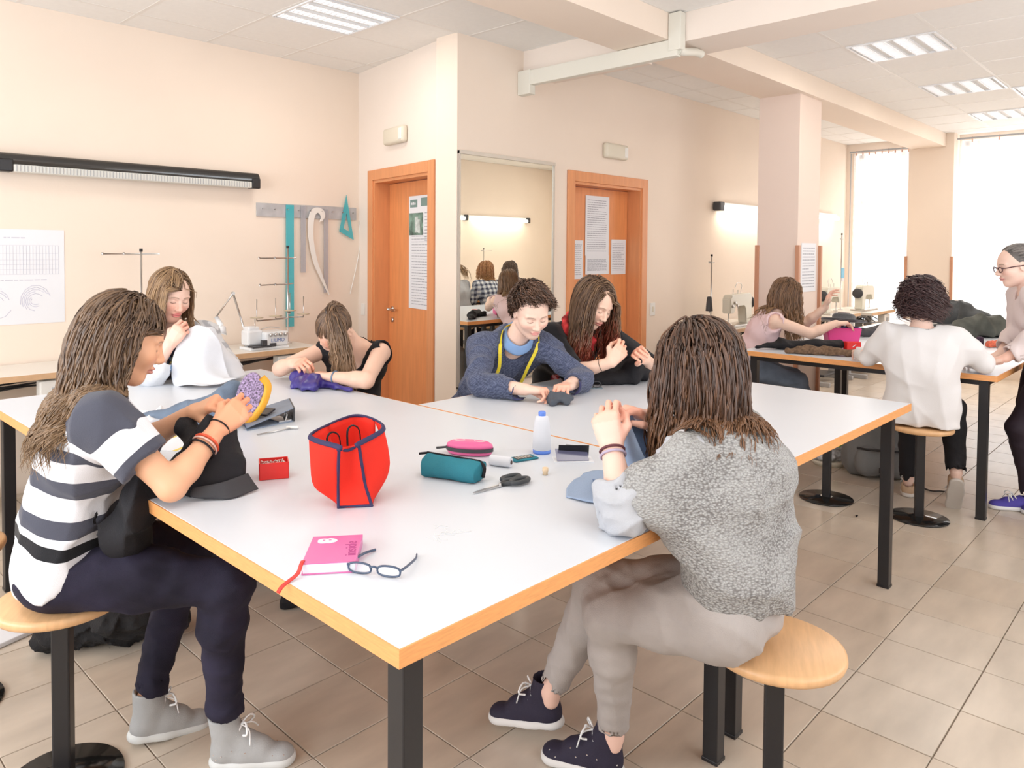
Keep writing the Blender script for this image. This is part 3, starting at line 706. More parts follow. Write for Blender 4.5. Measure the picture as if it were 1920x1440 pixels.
o = finish('thin_curve', bm, M_white); o.location = (3.82, YL - .02, 1.78); tag(o, 'thin white flexible curve hanging beside the wall corner', 'ruler', 'rulers on the wall rail')
# ================================================================ figures: implicit surfaces turned into meshes
A_ = np.array
def nrm(v): v = np.asarray(v, float); return v / (np.linalg.norm(v) + 1e-12)
class Shape:
    def __init__(s): s.p = []
    def cap(s, a, b, ra, rb=None, k=.02, op='u', flat=None, open_b=False, open_a=False):
        """round cone from a to b; flat=(normal, q) squeezes it to q of its width along normal; open_* gives a flat end"""
        rb = ra if rb is None else rb; a = A_(a, float); b = A_(b, float)
        s.p.append(('c', a, b, ra, rb, k, op, flat, open_a, open_b)); return s
    def chain(s, pts, rs, k=.02, **kw):
        for i in range(len(pts) - 1): s.cap(pts[i], pts[i + 1], rs[i], rs[i + 1], k, **kw)
        return s
    def ell(s, c, r, Rm=None, k=.02, op='u'):
        s.p.append(('e', A_(c, float), A_(r, float), np.eye(3) if Rm is None else A_(Rm), k, op)); return s
    def cut(s, p, n):
        """keep the side where (x-p).n < 0"""
        s.p.append(('h', A_(p, float), nrm(n))); return s
    def merge(s, o): s.p += o.p; return s
    def bounds(s):
        lo = A_([9e9] * 3); hi = -lo
        for q in s.p:
            if q[0] == 'c' and q[6] == 'u':
                r = max(q[3], q[4]) + .012; lo = np.minimum(lo, np.minimum(q[1], q[2]) - r); hi = np.maximum(hi, np.maximum(q[1], q[2]) + r)
            elif q[0] == 'e' and q[5] == 'u':
                r = max(q[2]) + .012; lo = np.minimum(lo, q[1] - r); hi = np.maximum(hi, q[1] + r)
        return lo, hi
    def field(s, ax):
        D = np.full([len(a) for a in ax], .06, np.float32)
        X, Y, Z = [a.astype(np.float32) for a in ax]
        def sl(lo, hi):
            out = []
            for a, l, h in zip(ax, lo, hi):
                i = np.searchsorted(a, l); j = np.searchsorted(a, h)
                if j <= i: return None
                out.append(slice(i, j))
            return tuple(out)
        for q in s.p:
            if q[0] == 'h':
                _, p, n = q
                h = ((X - p[0]) * n[0])[:, None, None] + ((Y - p[1]) * n[1])[None, :, None] + ((Z - p[2]) * n[2])[None, None, :]
                np.maximum(D, h.astype(np.float32), out=D); continue
            if q[0] == 'c':
                _, a, b, ra, rb, k, op, flat, oa, ob = q
                m = max(ra, rb) + k + .02; S = sl(np.minimum(a, b) - m, np.maximum(a, b) + m)
                if S is None: continue
                x = X[S[0]][:, None, None] - a[0]; y = Y[S[1]][None, :, None] - a[1]; z = Z[S[2]][None, None, :] - a[2]
                ba = b - a; L2 = max(ba @ ba, 1e-9); t = (x * ba[0] + y * ba[1] + z * ba[2]) / L2; tc = np.clip(t, 0, 1)
                dx = x - tc * ba[0]; dy = y - tc * ba[1]; dz = z - tc * ba[2]; qs = 1.
                if flat:
                    n, qf = nrm(flat[0]), flat[1]; dn = (dx * n[0] + dy * n[1] + dz * n[2]) * (1 / qf - 1)
                    dx = dx + dn * n[0]; dy = dy + dn * n[1]; dz = dz + dn * n[2]; qs = (1 + qf) / 2
                d = (np.sqrt(dx * dx + dy * dy + dz * dz) - (ra + tc * (rb - ra))) * qs
                L = math.sqrt(L2)
                if ob: d = np.maximum(d, (t - 1) * L)
                if oa: d = np.maximum(d, -t * L)
            else:
                _, c, r, Rm, k, op = q
                m = max(r) + k + .02; S = sl(c - m, c + m)
                if S is None: continue
                x = X[S[0]][:, None, None] - c[0]; y = Y[S[1]][None, :, None] - c[1]; z = Z[S[2]][None, None, :] - c[2]
                u = [(x * Rm[0, i] + y * Rm[1, i] + z * Rm[2, i]) for i in range(3)]
                k0 = np.sqrt(sum((u[i] / r[i]) ** 2 for i in range(3))); k1 = np.sqrt(sum((u[i] / r[i] ** 2) ** 2 for i in range(3)))
                d = k0 * (k0 - 1) / (k1 + 1e-9)
            T_ = D[S]
            if op == 'u':
                h = np.maximum(k - np.abs(T_ - d), 0) / max(k, 1e-6); D[S] = np.minimum(T_, d) - h * h * k * .25
            else:
                d = -d; h = np.maximum(k - np.abs(T_ - d), 0) / max(k, 1e-6); D[S] = np.maximum(T_, d) + h * h * k * .25
        return D
    def mesh(s, h, lo=None, hi=None, disp=None):
        l, u = s.bounds(); lo = l if lo is None else np.maximum(l, lo); hi = u if hi is None else np.minimum(u, hi)
        ax = [np.arange(lo[i] - h, hi[i] + 2 * h, h) for i in range(3)]
        D = s.field(ax)
        if disp is not None:
            band = np.abs(D) < .03; I = np.argwhere(band)
            P = np.stack([ax[i][I[:, i]] for i in range(3)], 1); D[band] += disp(P).astype(np.float32)
        return nets(D, ax)
CRN = np.array([(0, 0, 0), (1, 0, 0), (0, 1, 0), (1, 1, 0), (0, 0, 1), (1, 0, 1), (0, 1, 1), (1, 1, 1)])
EDG = [(0, 1), (2, 3), (4, 5), (6, 7), (0, 2), (1, 3), (4, 6), (5, 7), (0, 4), (1, 5), (2, 6), (3, 7)]
def nets(D, ax):
    ins = D < 0; nx, ny, nz = D.shape
    cnt = np.zeros((nx - 1, ny - 1, nz - 1), np.int8)
    for c in CRN: cnt += ins[c[0]:nx - 1 + c[0], c[1]:ny - 1 + c[1], c[2]:nz - 1 + c[2]]
    I = np.argwhere((cnt > 0) & (cnt < 8)); n = len(I)
    V = np.stack([D[I[:, 0] + c[0], I[:, 1] + c[1], I[:, 2] + c[2]] for c in CRN], 1)
    acc = np.zeros((n, 3)); num = np.zeros(n)
    for a, b in EDG:
        va, vb = V[:, a], V[:, b]; m = (va < 0) != (vb < 0); t = np.where(m, va / np.where(m, va - vb, 1), 0)
        acc += np.where(m[:, None], CRN[a] + t[:, None] * (CRN[b] - CRN[a]), 0); num += m
    o = acc / num[:, None]; h = A_([a[1] - a[0] for a in ax]); base = A_([a[0] for a in ax])
    P = base + (I + o) * h
    vid = np.full(cnt.shape, -1, np.int32); vid[I[:, 0], I[:, 1], I[:, 2]] = np.arange(n)
    Q = []
    for a in range(3):
        s0 = [slice(None)] * 3; s1 = [slice(None)] * 3; s0[a] = slice(0, -1); s1[a] = slice(1, None)
        A, B = ins[tuple(s0)], ins[tuple(s1)]; E = np.argwhere(A != B); b, c = (a + 1) % 3, (a + 2) % 3
        E = E[(E[:, b] > 0) & (E[:, c] > 0) & (E[:, b] < D.shape[b] - 1) & (E[:, c] < D.shape[c] - 1)]
        if not len(E): continue
        fl = A[E[:, 0], E[:, 1], E[:, 2]]; qs = []
        for (db, dc) in ((0, 0), (-1, 0), (-1, -1), (0, -1)):
            F = E.copy(); F[:, b] += db; F[:, c] += dc; qs.append(vid[F[:, 0], F[:, 1], F[:, 2]])
        q = np.stack(qs, 1); q[~fl] = q[~fl][:, ::-1]; Q.append(q)
    Q = np.concatenate(Q) if Q else np.zeros((0, 4), int)
    return P, Q[(Q >= 0).all(1)]
def mesh_obj(name, parts, m, parent, origin, color=None, label=None, smooth=True):
    """parts: list of (verts, quads) in world space joined into one object; color: function world points -> rgb"""
    Vs = []; Qs = []; k = 0
    for P, Q in parts: Vs.append(P); Qs.append(Q + k); k += len(P)
    V = np.concatenate(Vs); Q = np.concatenate(Qs)
    me = bpy.data.meshes.new(name); me.vertices.add(len(V)); me.vertices.foreach_set('co', (V - A_(origin)).astype(np.float32).ravel())
    me.loops.add(len(Q) * 4); me.loops.foreach_set('vertex_index', Q.astype(np.int32).ravel())
    me.polygons.add(len(Q)); me.polygons.foreach_set('loop_start', np.arange(len(Q), dtype=np.int32) * 4); me.polygons.foreach_set('loop_total', np.full(len(Q), 4, np.int32))
    me.update(calc_edges=True); me.polygons.foreach_set('use_smooth', np.ones(len(Q), bool))
    if color is not None:
        ca = me.color_attributes.new('col', 'FLOAT_COLOR', 'POINT'); c = np.ones((len(V), 4), np.float32); c[:, :3] = color(V); ca.data.foreach_set('color', c.ravel())
    me.materials.append(m); me.validate()
    o = bpy.data.objects.new(name, me); COL.objects.link(o)
    if parent is not None: o.parent = parent
    if label: o['label'] = label
    return o
def folds(seed, amp=.004, fr=22., axis=None, st=3.):
    """soft cloth folds; ridges run along axis"""
    rg = np.random.RandomState(seed); ks = rg.randn(6, 3); ks /= np.linalg.norm(ks, axis=1, keepdims=True)
    if axis is not None:
        a = nrm(axis); ks = ks - (ks @ a)[:, None] * a * (1 - 1 / st); ks /= np.linalg.norm(ks, axis=1, keepdims=True)
    wv = rg.randn(6, 3) * fr * .45; ph = rg.rand(6) * 6; f = fr * (.6 + rg.rand(6))
    def fn(P):
        s = 0
        for i in range(6):
            q = 1 - np.abs(np.sin(P @ ks[i] * f[i] * 1.3 + ph[i] + 1.5 * np.sin(P @ wv[i] + i)))
            s = s + q ** 1.7 * (.5 + .5 * np.sin(P @ wv[(i + 2) % 6] * 1.7 + i))
        return -amp * 1.5 * (s - 1.0)
    return fn
def rotm(yaw=0, pitch=0, roll=0):
    """head frame: x forward, y left, z up; pitch > 0 looks down; degrees"""
    y, p, r = R(yaw), R(pitch), R(roll)
    Rz = A_([[cos(y), -sin(y), 0], [sin(y), cos(y), 0], [0, 0, 1]]); Ry = A_([[cos(p), 0, sin(p)], [0, 1, 0], [-sin(p), 0, cos(p)]]); Rx = A_([[1, 0, 0], [0, cos(r), -sin(r)], [0, sin(r), cos(r)]])
    return Rz @ Ry @ Rx
def head_shape(c, Rm, s=1., boy=False):
    S = Shape(); g = lambda x, y, z: A_(c) + Rm @ A_([x, y, z]) * s
    E = lambda x, y, z, rx, ry, rz, k=.02, op='u': S.ell(g(x, y, z), A_([rx, ry, rz]) * s, Rm, k * s, op)
    Cp = lambda a, b, ra, rb, k=.02, op='u': S.cap(g(*a), g(*b), ra * s, rb * s, k * s, op)
    E(-.018, 0, .035, .096, .076, .085); E(.022, 0, .005, .072, .066, .090, .03)
    E(.030, 0, -.040, .058, .054, .062, .03)
    Cp((.062, 0, -.093), (.045, 0, -.085), .020, .030, .02)
    for y in (-1, 1):
        Cp((.055, y * .012, -.094), (-.005, y * .052, -.058), .017, .018, .025)
        E(.058, y * .040, -.022, .026, .024, .024, .025)
        E(.093, y * .031, .006, .015, .018, .012, .016, 's')
        E(.072, y * .031, .001, .0155, .0155, .0145, .006)
        Cp((.084, y * .014, .024), (.074, y * .048, .024), .008, .006, .012)
        E(-.004, y * .077, -.006, .018, .008, .030, .008)
        E(.003, y * .083, -.002, .009, .005, .017, .005, 's')
        E(.099, y * .010, -.034, .008, .008, .007, .007)
    Cp((.086, 0, .012), (.108, 0, -.027), .0075, .0095, .010); E(.108, 0, -.030, .009, .010, .008, .006)
    E(.090, 0, -.057, .012, .022, .0052, .006); E(.088, 0, -.068, .012, .018, .0062, .006)
    E(.104, 0, -.0622, .008, .020, .0016, .004, 's')
    return S
def head_color(c, Rm, s, skin, lip=(.62, .25, .22), brow=(.16, .09, .05), closed=True):
    skin = A_(skin)
    def fn(V):
        P = (V - A_(c)) @ Rm / s; col = np.tile(skin, (len(V), 1)).astype(float); x, y, z = P.T; ay = np.abs(y)
        def mix(mask, cc, w=1.):
            m = np.clip(mask, 0, 1)[:, None] * w; col[:] = col * (1 - m) + A_(cc) * m
        sm = lambda d, e: 1 - np.clip(d / e, 0, 1)
        mix(sm(np.hypot((ay - .042) / .022, (z + .028) / .018) - .4, .8) * (x > .03), skin * A_([1.02, .80, .78]), .5)
        mix(sm(np.hypot(y / .024, (z + .0625) / .0125) - .8, .3) * (x > .07), lip, .85)
        mix(sm(np.hypot(y / .020, (z + .0622) / .0012) - .8, .6) * (x > .07), (.25, .06, .06), .8)
        bz = .0255 - ((ay - .030) / .02) ** 2 * .004
        mix(sm(np.abs(z - bz), .0042) * sm(np.abs(ay - .030) - .016, .004) * (x > .05), brow, .85)
        lz = -.004 - ((ay - .031) / .015) ** 2 * -.003 if closed else .004 - ((ay - .031) / .015) ** 2 * .004
        mix(sm(np.abs(z - lz), .0030) * sm(np.abs(ay - .031) - .012, .003) * (x > .06), (.05, .03, .03), .95)
        if not closed: mix(sm(np.hypot((ay - .031) / .006, (z - .001) / .005) - .6, .5) * (x > .06), (.06, .04, .03), .95)
        mix(sm(np.hypot((ay - .008) / .004, (z + .038) / .003) - .5, .6) * (x > .09), skin * .45, .7)
        return col
    return fn
def finger(S, b, d, n, L, r, curl, sc):
    """three phalanges from b along d curling toward n; returns the tip"""
    p = A_(b, float); a = 0.; side = np.cross(d, n)
    for i, (l, c) in enumerate(zip(L, curl)):
        a += R(c); dd = d * cos(a) + n * sin(a); q = p + dd * l * sc
        S.cap(p, q, r * sc * (1 - .12 * i), r * sc * (1 - .12 * (i + 1)), .004); p = q
    return p
CURL = {'pinch': [(42, 52, 30), (48, 58, 32), (56, 62, 34), (62, 64, 36)], 'hold': [(50, 60, 35), (55, 65, 38), (60, 68, 40), (62, 70, 40)],
        'relax': [(18, 24, 14), (22, 28, 16), (26, 32, 18), (30, 34, 20)], 'point': [(12, 22, 14), (40, 50, 30), (58, 66, 38), (64, 70, 40)]}
def hand_shape(S, W, D, N, right, pose='pinch', s=1.):
    """W wrist, D towards the knuckles, N the way the palm faces"""
    D = nrm(D); N = nrm(A_(N, float) - D * np.dot(D, N)); T = np.cross(D, N) * (1 if right else -1); W = A_(W, float)
    kn = [W + (D * l + T * t - N * .004) * s for l, t in ((.083, .028), (.087, .009), (.083, -.010), (.075, -.027))]
    for k, q in enumerate(kn):
        S.cap(W + (D * .006 + T * (.014 - .009 * k)) * s, q, .0155 * s, .0115 * s, .012)
    S.ell(W + (D * .05 + N * .002) * s, A_([.042, .034, .014]) * s, np.stack([D, T, N], 1), .012)
    ph = [(.040, .025, .020), (.044, .029, .022), (.041, .027, .022), (.032, .021, .019)]; rs = (.0088, .0090, .0086, .0076)
    tips = [finger(S, kn[i], nrm(D + T * (.10 - .07 * i)), N, ph[i], rs[i], CURL[pose][i], s) for i in range(4)]
    tb = W + (D * .022 + T * .022 + N * .006) * s
    if pose == 'relax': tgt = W + (D * .085 + T * .058 + N * .022) * s
    else: tgt = tips[0] - D * .004 * s
    m1 = W + (D * .050 + T * .046 + N * .022) * s; v = tgt - m1; ln = np.linalg.norm(v)
    if ln > .06 * s: tgt = m1 + v / ln * .06 * s
    m2 = (m1 + tgt) / 2 + (T * .006 + D * .004) * s
    S.cap(W + (D * .012 + T * .012) * s, m1, .016 * s, .0125 * s, .012); S.cap(m1, m2, .0115 * s, .0098 * s, .005); S.cap(m2, tgt, .0098 * s, .0082 * s, .004)
    return tips[0], tgt

# ---------------------------------------------------------------- hair strands
def strands(c, Rm, s, spec, seed=1):
    """clumps of hair as tapered tubes flowing from the scalp; returns list of (verts, quads)"""
    rg = np.random.RandomState(seed); n = spec.get('n', 420); Ls = spec['len'] * s; steps = spec.get('steps', 22)
    rad = A_([.104, .084, .094]) * s; cc = A_([-.018, 0, .032]) * s
    # roots over the scalp above the hair line
    u = rg.randn(n * 6, 3); u /= np.linalg.norm(u, axis=1, keepdims=True)
    hl = spec.get('hairline', .35)
    ok = (u[:, 2] > -.55) & ~((u[:, 0] > .30) & (u[:, 2] < hl + .35 * (1 - np.abs(u[:, 1])))) & ~((u[:, 0] > .0) & (u[:, 2] < .05))
    u = u[ok][:n]; n = len(u)
    P = u * rad + cc; down = Rm.T @ A_([0, 0, -1.]); part = spec.get('part', 0.); tie = spec.get('tie')
    g = np.tile(down, (n, 1)); sgn = np.sign(u[:, 1] - part + 1e-6)
    side = np.zeros((n, 3)); side[:, 1] = sgn; back = A_([-1., 0, 0])
    fr = np.clip(u[:, 0] * 1.1 + .55, 0, 1) * np.clip(u[:, 2] * 1.5 + .6, 0, 1); side = side * np.maximum(fr, .0)[:, None]
    V = side * spec.get('side', .9) + back * spec.get('back', .5) + g * .25
    V /= np.linalg.norm(V, axis=1, keepdims=True)
    pts = [P.copy()]; Lr = Ls * (.78 + .3 * rg.rand(n)) * (1 - spec.get('short', 0) * np.clip(.75 - u[:, 2], 0, 1))
    if tie is not None:
        tie = A_(tie) * s; dtie = nrm(A_(spec['tiedir']))
    vol = 1 + spec.get('vol', .10) * rg.rand(n); ph = rg.rand(n) * 6.28; wav = spec.get('wave', .004) * s; wf = spec.get('wfreq', 9.)
    passed = np.zeros(n, bool); off = rg.randn(n, 3) * .012 * s
    cols = spec.get('collide', [])
    for i in range(steps):
        ds = (Lr / steps)[:, None]
        if tie is not None:
            dv = tie + off * .5 - P; dist = np.linalg.norm(dv, axis=1); passed |= dist < (Ls / steps) * 1.1
            tgt = np.where(passed[:, None], down * .9 + dtie * max(.0, 1.2 - i / steps * 1.6), dv / (dist[:, None] + 1e-6))
        else:
            tgt = g * 1.0 + side * spec.get('side2', .10) + back * spec.get('back2', .05)
        V = V * (.62 if tie is None else .45) + tgt * .38; V /= np.linalg.norm(V, axis=1, keepdims=True)
        P = P + V * ds
        # stay outside the skull
        q = (P - cc) / rad; r = np.linalg.norm(q, axis=1); tgt_r = vol * (1.0 if tie is None else 1.0); m = (r < tgt_r) & ~passed
        P = np.where(m[:, None], cc + q / r[:, None] * tgt_r[:, None] * rad, P)
        # keep off the face
        f = (P[:, 0] > .015 * s) & (P[:, 2] < .06 * s) & (np.abs(P[:, 1]) < (.072 * s)) & ~passed
        P[f, 1] = (np.sign(P[f, 1] + 1e-9) * .074 * s)
        if 'tuck' in spec:
            f = (P[:, 0] > spec['tuck'] * s) & (P[:, 2] < .045 * s) & ~passed; P[f, 0] = spec['tuck'] * s
        for (pc, pr) in cols:   # shoulders and back, in head coordinates
            d = P - pc; dd = np.linalg.norm(d, axis=1); mm = dd < pr; P[mm] = pc + d[mm] / dd[mm][:, None] * pr
        W = P + (np.stack([np.sin(ph + i * wf / steps * 3), np.cos(ph * 1.3 + i * wf / steps * 3), 0 * ph], 1)) * (wav * i / steps)
        pts.append(W.copy())
    G = np.stack(pts, 1)                                     # n, steps+1, 3
    G = G @ Rm.T + A_(c)
    m = G.shape[1]; t = np.gradient(G, axis=1); t /= np.linalg.norm(t, axis=2, keepdims=True) + 1e-9
    ref = np.tile(A_([.3, .2, .9]), (n, m, 1)); a = np.cross(t, ref); a /= np.linalg.norm(a, axis=2, keepdims=True) + 1e-9; b = np.cross(t, a)
    rr = (spec.get('r', .0034) * (.5 + 1.0 * rg.rand(n))[:, None] * s) * np.interp(np.linspace(0, 1, m), [0, .12, .7, 1], [.7, 1, .85, .12])[None]
    k = spec.get('k', 4); ang = np.arange(k) * 2 * pi / k
    Vt = G[:, :, None, :] + (a[:, :, None, :] * np.cos(ang)[None, None, :, None] + b[:, :, None, :] * np.sin(ang)[None, None, :, None]) * rr[:, :, None, None]
    idx = np.arange(n * m * k).reshape(n, m, k)
    Q = np.stack([idx[:, :-1], np.roll(idx[:, :-1], -1, 2), np.roll(idx[:, 1:], -1, 2), idx[:, 1:]], -1).reshape(-1, 4)
    shade = np.repeat(rg.rand(n), m * k)
    along = np.tile(np.repeat(np.linspace(0, 1, m), k), n)
    return Vt.reshape(-1, 3), Q, shade, along
def hair_obj(name, c, Rm, s, spec, parent, origin, seed=1, label=None):
    V, Q, sh, al = strands(c, Rm, s, spec, seed)
    S = Shape(); g = lambda x, y, z: A_(c) + Rm @ A_([x, y, z]) * s
    S.ell(g(-.020, 0, .036), A_([.101, .081, .089]) * s, Rm, .0); 
    S.ell(g(.075, 0, -.025), A_([.085, .070, .082]) * s, Rm, .015, 's')
    S.ell(g(.02, 0, -.10), A_([.09, .09, .07]) * s, Rm, .01, 's')
    for (a, b, ra, rb) in spec.get('mass', []): S.cap(g(*a), g(*b), ra * s, rb * s, .03)
    P2, Q2 = S.mesh(.006)
    n1 = len(V); c0, c1, tip = [A_(x) for x in spec['cols']]
    shade = np.concatenate([sh, np.full(len(P2), .12)]); along = np.concatenate([al, np.zeros(len(P2))])
    def col(X):
        b = c0[None] * (1 - shade[:, None]) + c1[None] * shade[:, None]; w = (np.clip(along - spec.get('tip0', .5), 0, 1) / (1 - spec.get('tip0', .5)))[:, None] * spec.get('tipw', .6)
        return b * (1 - w) + tip[None] * w
    m = mat('hair_strands', (.2, .1, .06), .42, attr='col', spec=.6, bump=0)
    return mesh_obj(name, [(V, Q), (P2, Q2)], m, parent, origin, col, label)

M_skin = mat('skin', (.8, .55, .42), .45, attr='col', spec=.35, bump=.04, bscale=500)
def shoe(parent, origin, heel, yaw, pitch=0., upper=(.5, .5, .5), sole=(.8, .8, .8), high=True, s=1., laces=(.9, .9, .9), nm='shoe', studs=False, lab=None, mref='suede'):
    """heel: ground point under the heel"""
    Rm = rotm(yaw, pitch, 0); g = lambda x, y, z: A_(heel) + Rm @ A_([x, y, z]) * s; up = Rm @ A_([0, 0, 1.])
    S = Shape()
    S.cap(g(.035, 0, .035), g(.10, 0, .035), .033 * s, .036 * s, .02); S.cap(g(.10, 0, .03), g(.205, .003, .022), .037 * s, .040 * s, .02, flat=(up, .75))
    S.cap(g(.045, 0, .05), g(.15, 0, .045), .035 * s, .028 * s, .02)
    if high: S.cap(g(.045, 0, .05), g(.036, 0, .150), .036 * s, .043 * s, .02, open_b=True); S.cap(g(.06, 0, .10), g(.14, 0, .05), .030 * s, .026 * s, .03)
    else: S.cap(g(.045, 0, .05), g(.042, 0, .078), .035 * s, .037 * s, .02, open_b=True)
    S.cap(g(.041, 0, .125 if high else .06), g(.034, 0, .20), .034 * s, .040 * s, .004, 's')
    S.cut(g(0, 0, .014), -up)
    m = mat(nm + '_upper', upper, .8, bump=.3, bscale=260, var=.06, vscale=30)
    o = mesh_obj(nm, [S.mesh(.004 * s)], m, parent, origin, label=lab)
    B = Shape()
    B.cap(g(.035, 0, .012), g(.10, 0, .012), .040 * s, .041 * s, .02, flat=(up, .62)); B.cap(g(.10, 0, .012), g(.205, .003, .013), .041 * s, .045 * s, .02, flat=(up, .62))
    B.cut(g(0, 0, 0.001), -up).cut(g(0, 0, .027), up)
    so = mesh_obj('sole', [B.mesh(.004 * s)], mat(nm + '_sole', sole, .6), o, (0, 0, 0)); so.parent = o
    so.location = -A_(origin)
    bm = BM(); lp = [(.168, .052), (.150, .062), (.132, .074), (.115, .086), (.100, .099), (.088, .113)][: (6 if high else 4)]
    for x, z in lp:
        tube(bm, spline([g(x - .006, -.028, z - .014), g(x + .002, -.012, z + .002), g(x, .012, z + .003), g(x - .006, .028, z - .013)], 8), .0038 * s, 5)
    x, z = lp[-1]
    for y in (-1, 1):
        tube(bm, spline([g(x, 0, z + .006), g(x + .02, y * .02, z + .022), g(x + .03, y * .045, z + .002), g(x + .015, y * .03, z - .01)], 9), .0032 * s, 5)
        tube(bm, spline([g(x, 0, z + .006), g(x + .03, y * .02, z + .0), g(x + .04, y * .048, z - .03)], 8), .0022 * s, 5)
    for v in bm.verts: v.co -= Vector(origin)
    finish('laces', bm, mat('laces_pale', laces, .7), o)
    if studs:
        bm = BM(); rg = random.Random(5); P, Q = S.mesh(.012 * s)
        for q in range(46):
            p = P[rg.randrange(len(P))]; l = (p - A_(heel)) @ Rm
            if abs(l[1]) < .022 or l[2] > .075 or l[2] < .03: continue
            bmesh.ops.create_icosphere(bm, subdivisions=1, radius=.0026, matrix=Matrix.Translation(Vector(p) - Vector(origin)))
        stuff(finish('studs', bm, mat('silver_studs', (.85, .85, .85), .2, metal=.9), o))
    return o

def person(name, label, J):
    """J: joints (world) and clothes; builds body, top, trousers, shoes, hair as children of one empty"""
    s = J.get('s', 1.); org = A_(J['base'], float); t = thing('person', label, 'person', tuple(org))
    pel = A_(J['pel'], float); neck = A_(J['neck'], float); hc = A_(J['head'], float)
    Rh = rotm(*J['hrot']); yp = R(J['yaw']); yc = R(J.get('cyaw', J['yaw'])); Fp = A_([cos(yp), sin(yp), 0]); Fc = A_([cos(yc), sin(yc), 0])
    axis = nrm(neck - pel); Lp = A_([-Fp[1], Fp[0], 0]); Lc = nrm(A_([-Fc[1], Fc[0], 0]) + A_([0, 0, J.get('tilt', 0)]))
    Fc = nrm(np.cross(Lc, axis)); 
    bend = J.get('bend', .02); mid = lambda u: pel + (neck - pel) * u - Fc * bend * 4 * u * (1 - u) * 1.
    shw = J.get('shw', .165) * s; drop = J.get('drop', .035) * s
    shL = A_(J['shL']) if 'shL' in J else neck + Lc * shw - axis * drop + Fc * J.get('shf', .01); shR = A_(J['shR']) if 'shR' in J else neck - Lc * shw - axis * drop + Fc * J.get('shf', .01)
    elL, elR, wrL, wrR = [A_(J[k], float) for k in ('elL', 'elR', 'wrL', 'wrR')]
    female = J.get('female', True)
    def torso(S, e, k=.05, low=True):
        w = J.get('w', 1.) * s
        if low: S.cap(pel - Lp * .062 * w, pel + Lp * .062 * w, .108 * w + e, None, k, flat=(Fp, .9))
        wz, cz, uz = mid(.30), mid(.68), mid(.88)
        S.cap(wz - Lc * .045 * w, wz + Lc * .045 * w, .085 * w + e, None, k, flat=(Fc, .92))
        S.cap(pel, wz, .10 * w + e, .092 * w + e, k); S.cap(wz, cz, .10 * w + e, .105 * w + e, k)
        S.cap(cz - Lc * .060 * w, cz + Lc * .060 * w, .098 * w + e, None, k, flat=(Fc, .88))
        S.cap(cz, uz, .098 * w + e, .07 * w + e, k)
        for sh in (shL, shR):
            S.cap(uz - Fc * .01, sh, .058 * s + e, .050 * s + e, k)
            S.cap(cz + (sh - neck) * .45, sh, .07 * s + e, .048 * s + e, k)
        if female:
            for q in (-1, 1): S.ell(mid(.62) + Fc * .075 * w + Lc * q * .065 * w, A_([.05, .05, .052]) * s + e, None, .04)
    def arm(S, sh, el, wr, e, ru=.046, k=.02, upto=2., fr=.028, cuff_open=False):
        d = nrm(wr - el); m = el + (wr - el) * .3
        S.cap(sh, el, ru * s + e, .036 * s + e, k)
        if upto > 1:
            q = el + (wr - el) * (upto - 1)
            S.cap(el, m, .036 * s + e, .037 * s + e, k); S.cap(m, q, .037 * s + e, (.037 - (.037 - fr) * min(1, (upto - 1.3) / .7)) * s + e, k, open_b=cuff_open)
    skin = A_(J.get('skin', (.80, .53, .40)))
    # ---- body: one continuous surface
    B = Shape(); H = head_shape(hc, Rh, s)
    nb = hc + Rh @ A_([-.030, 0, -.055]) * s
    B.cap(neck - axis * .01, nb, .056 * s, .050 * s, .03); torso(B, -.012 if not J.get('bare') else -.0)
    arm(B, shL, elL, wrL, 0, fr=.026); arm(B, shR, elR, wrR, 0, fr=.026)
    tips = {}
    for q, wr, el in (('L', wrL, elL), ('R', wrR, elR)):
        hd = J['hand' + q]; tips[q] = hand_shape(B, wr, hd[0], hd[1], q == 'R', hd[2], s)
    legs = J.get('legs')
    if legs:
        for q in 'LR':
            hp = pel + Lp * (.085 if q == 'L' else -.085) * s; kn, an = A_(legs['kn' + q]), A_(legs['an' + q])
            B.cap(hp, kn, .058 * s, .042 * s, .02); B.cap(kn, an, .042 * s, .027 * s, .02); B.cap(an, an + A_([0, 0, -.03]), .028 * s, .026 * s, .02)
    Hb = Shape(); Hb.p = list(H.p)
    B.p = B.p + H.p
    fine = J.get('fine', .0042); parts = []
    hz = hc + Rh @ A_([0, 0, -.02]) * s; m = .155 * s
    lo, hi = B.bounds(); parts.append(B.mesh(.0065))
    # finer detail for the head and hands, same surface
    def region(c0, r, h): 
        parts.append(B.mesh(h, lo=c0 - r, hi=c0 + r))
    keep = []
    P, Q = parts.pop(0); boxes = [(hz - m, hz + m)] + [(A_(J['wr' + q]) + nrm(J['hand' + q][0]) * .06 * s - .105 * s, A_(J['wr' + q]) + nrm(J['hand' + q][0]) * .06 * s + .105 * s) for q in 'LR']
    cen = P[Q].mean(1); mk = np.ones(len(Q), bool)
    for l, h_ in boxes: mk &= ~((cen > l + .009).all(1) & (cen < h_ - .009).all(1))
    parts.append((P, Q[mk]))
    for i_, (l, h_) in enumerate(boxes):
        P_, Q_ = B.mesh(fine * (.72 if i_ == 0 and J.get('face', True) else .9), lo=l, hi=h_)
        c_ = P_[Q_].mean(1); ok = (c_ > l).all(1) & (c_ < h_).all(1); 
        for j_, (l2, h2) in enumerate(boxes[:i_]): ok &= ~((c_ > l2 + .004).all(1) & (c_ < h2 - .004).all(1))
        parts.append((P_, Q_[ok]))
    hcf = head_color(hc, Rh, s, skin, lip=J.get('lip', (.66, .28, .25)), brow=J.get('brow', (.20, .12, .07)), closed=J.get('closed', True))
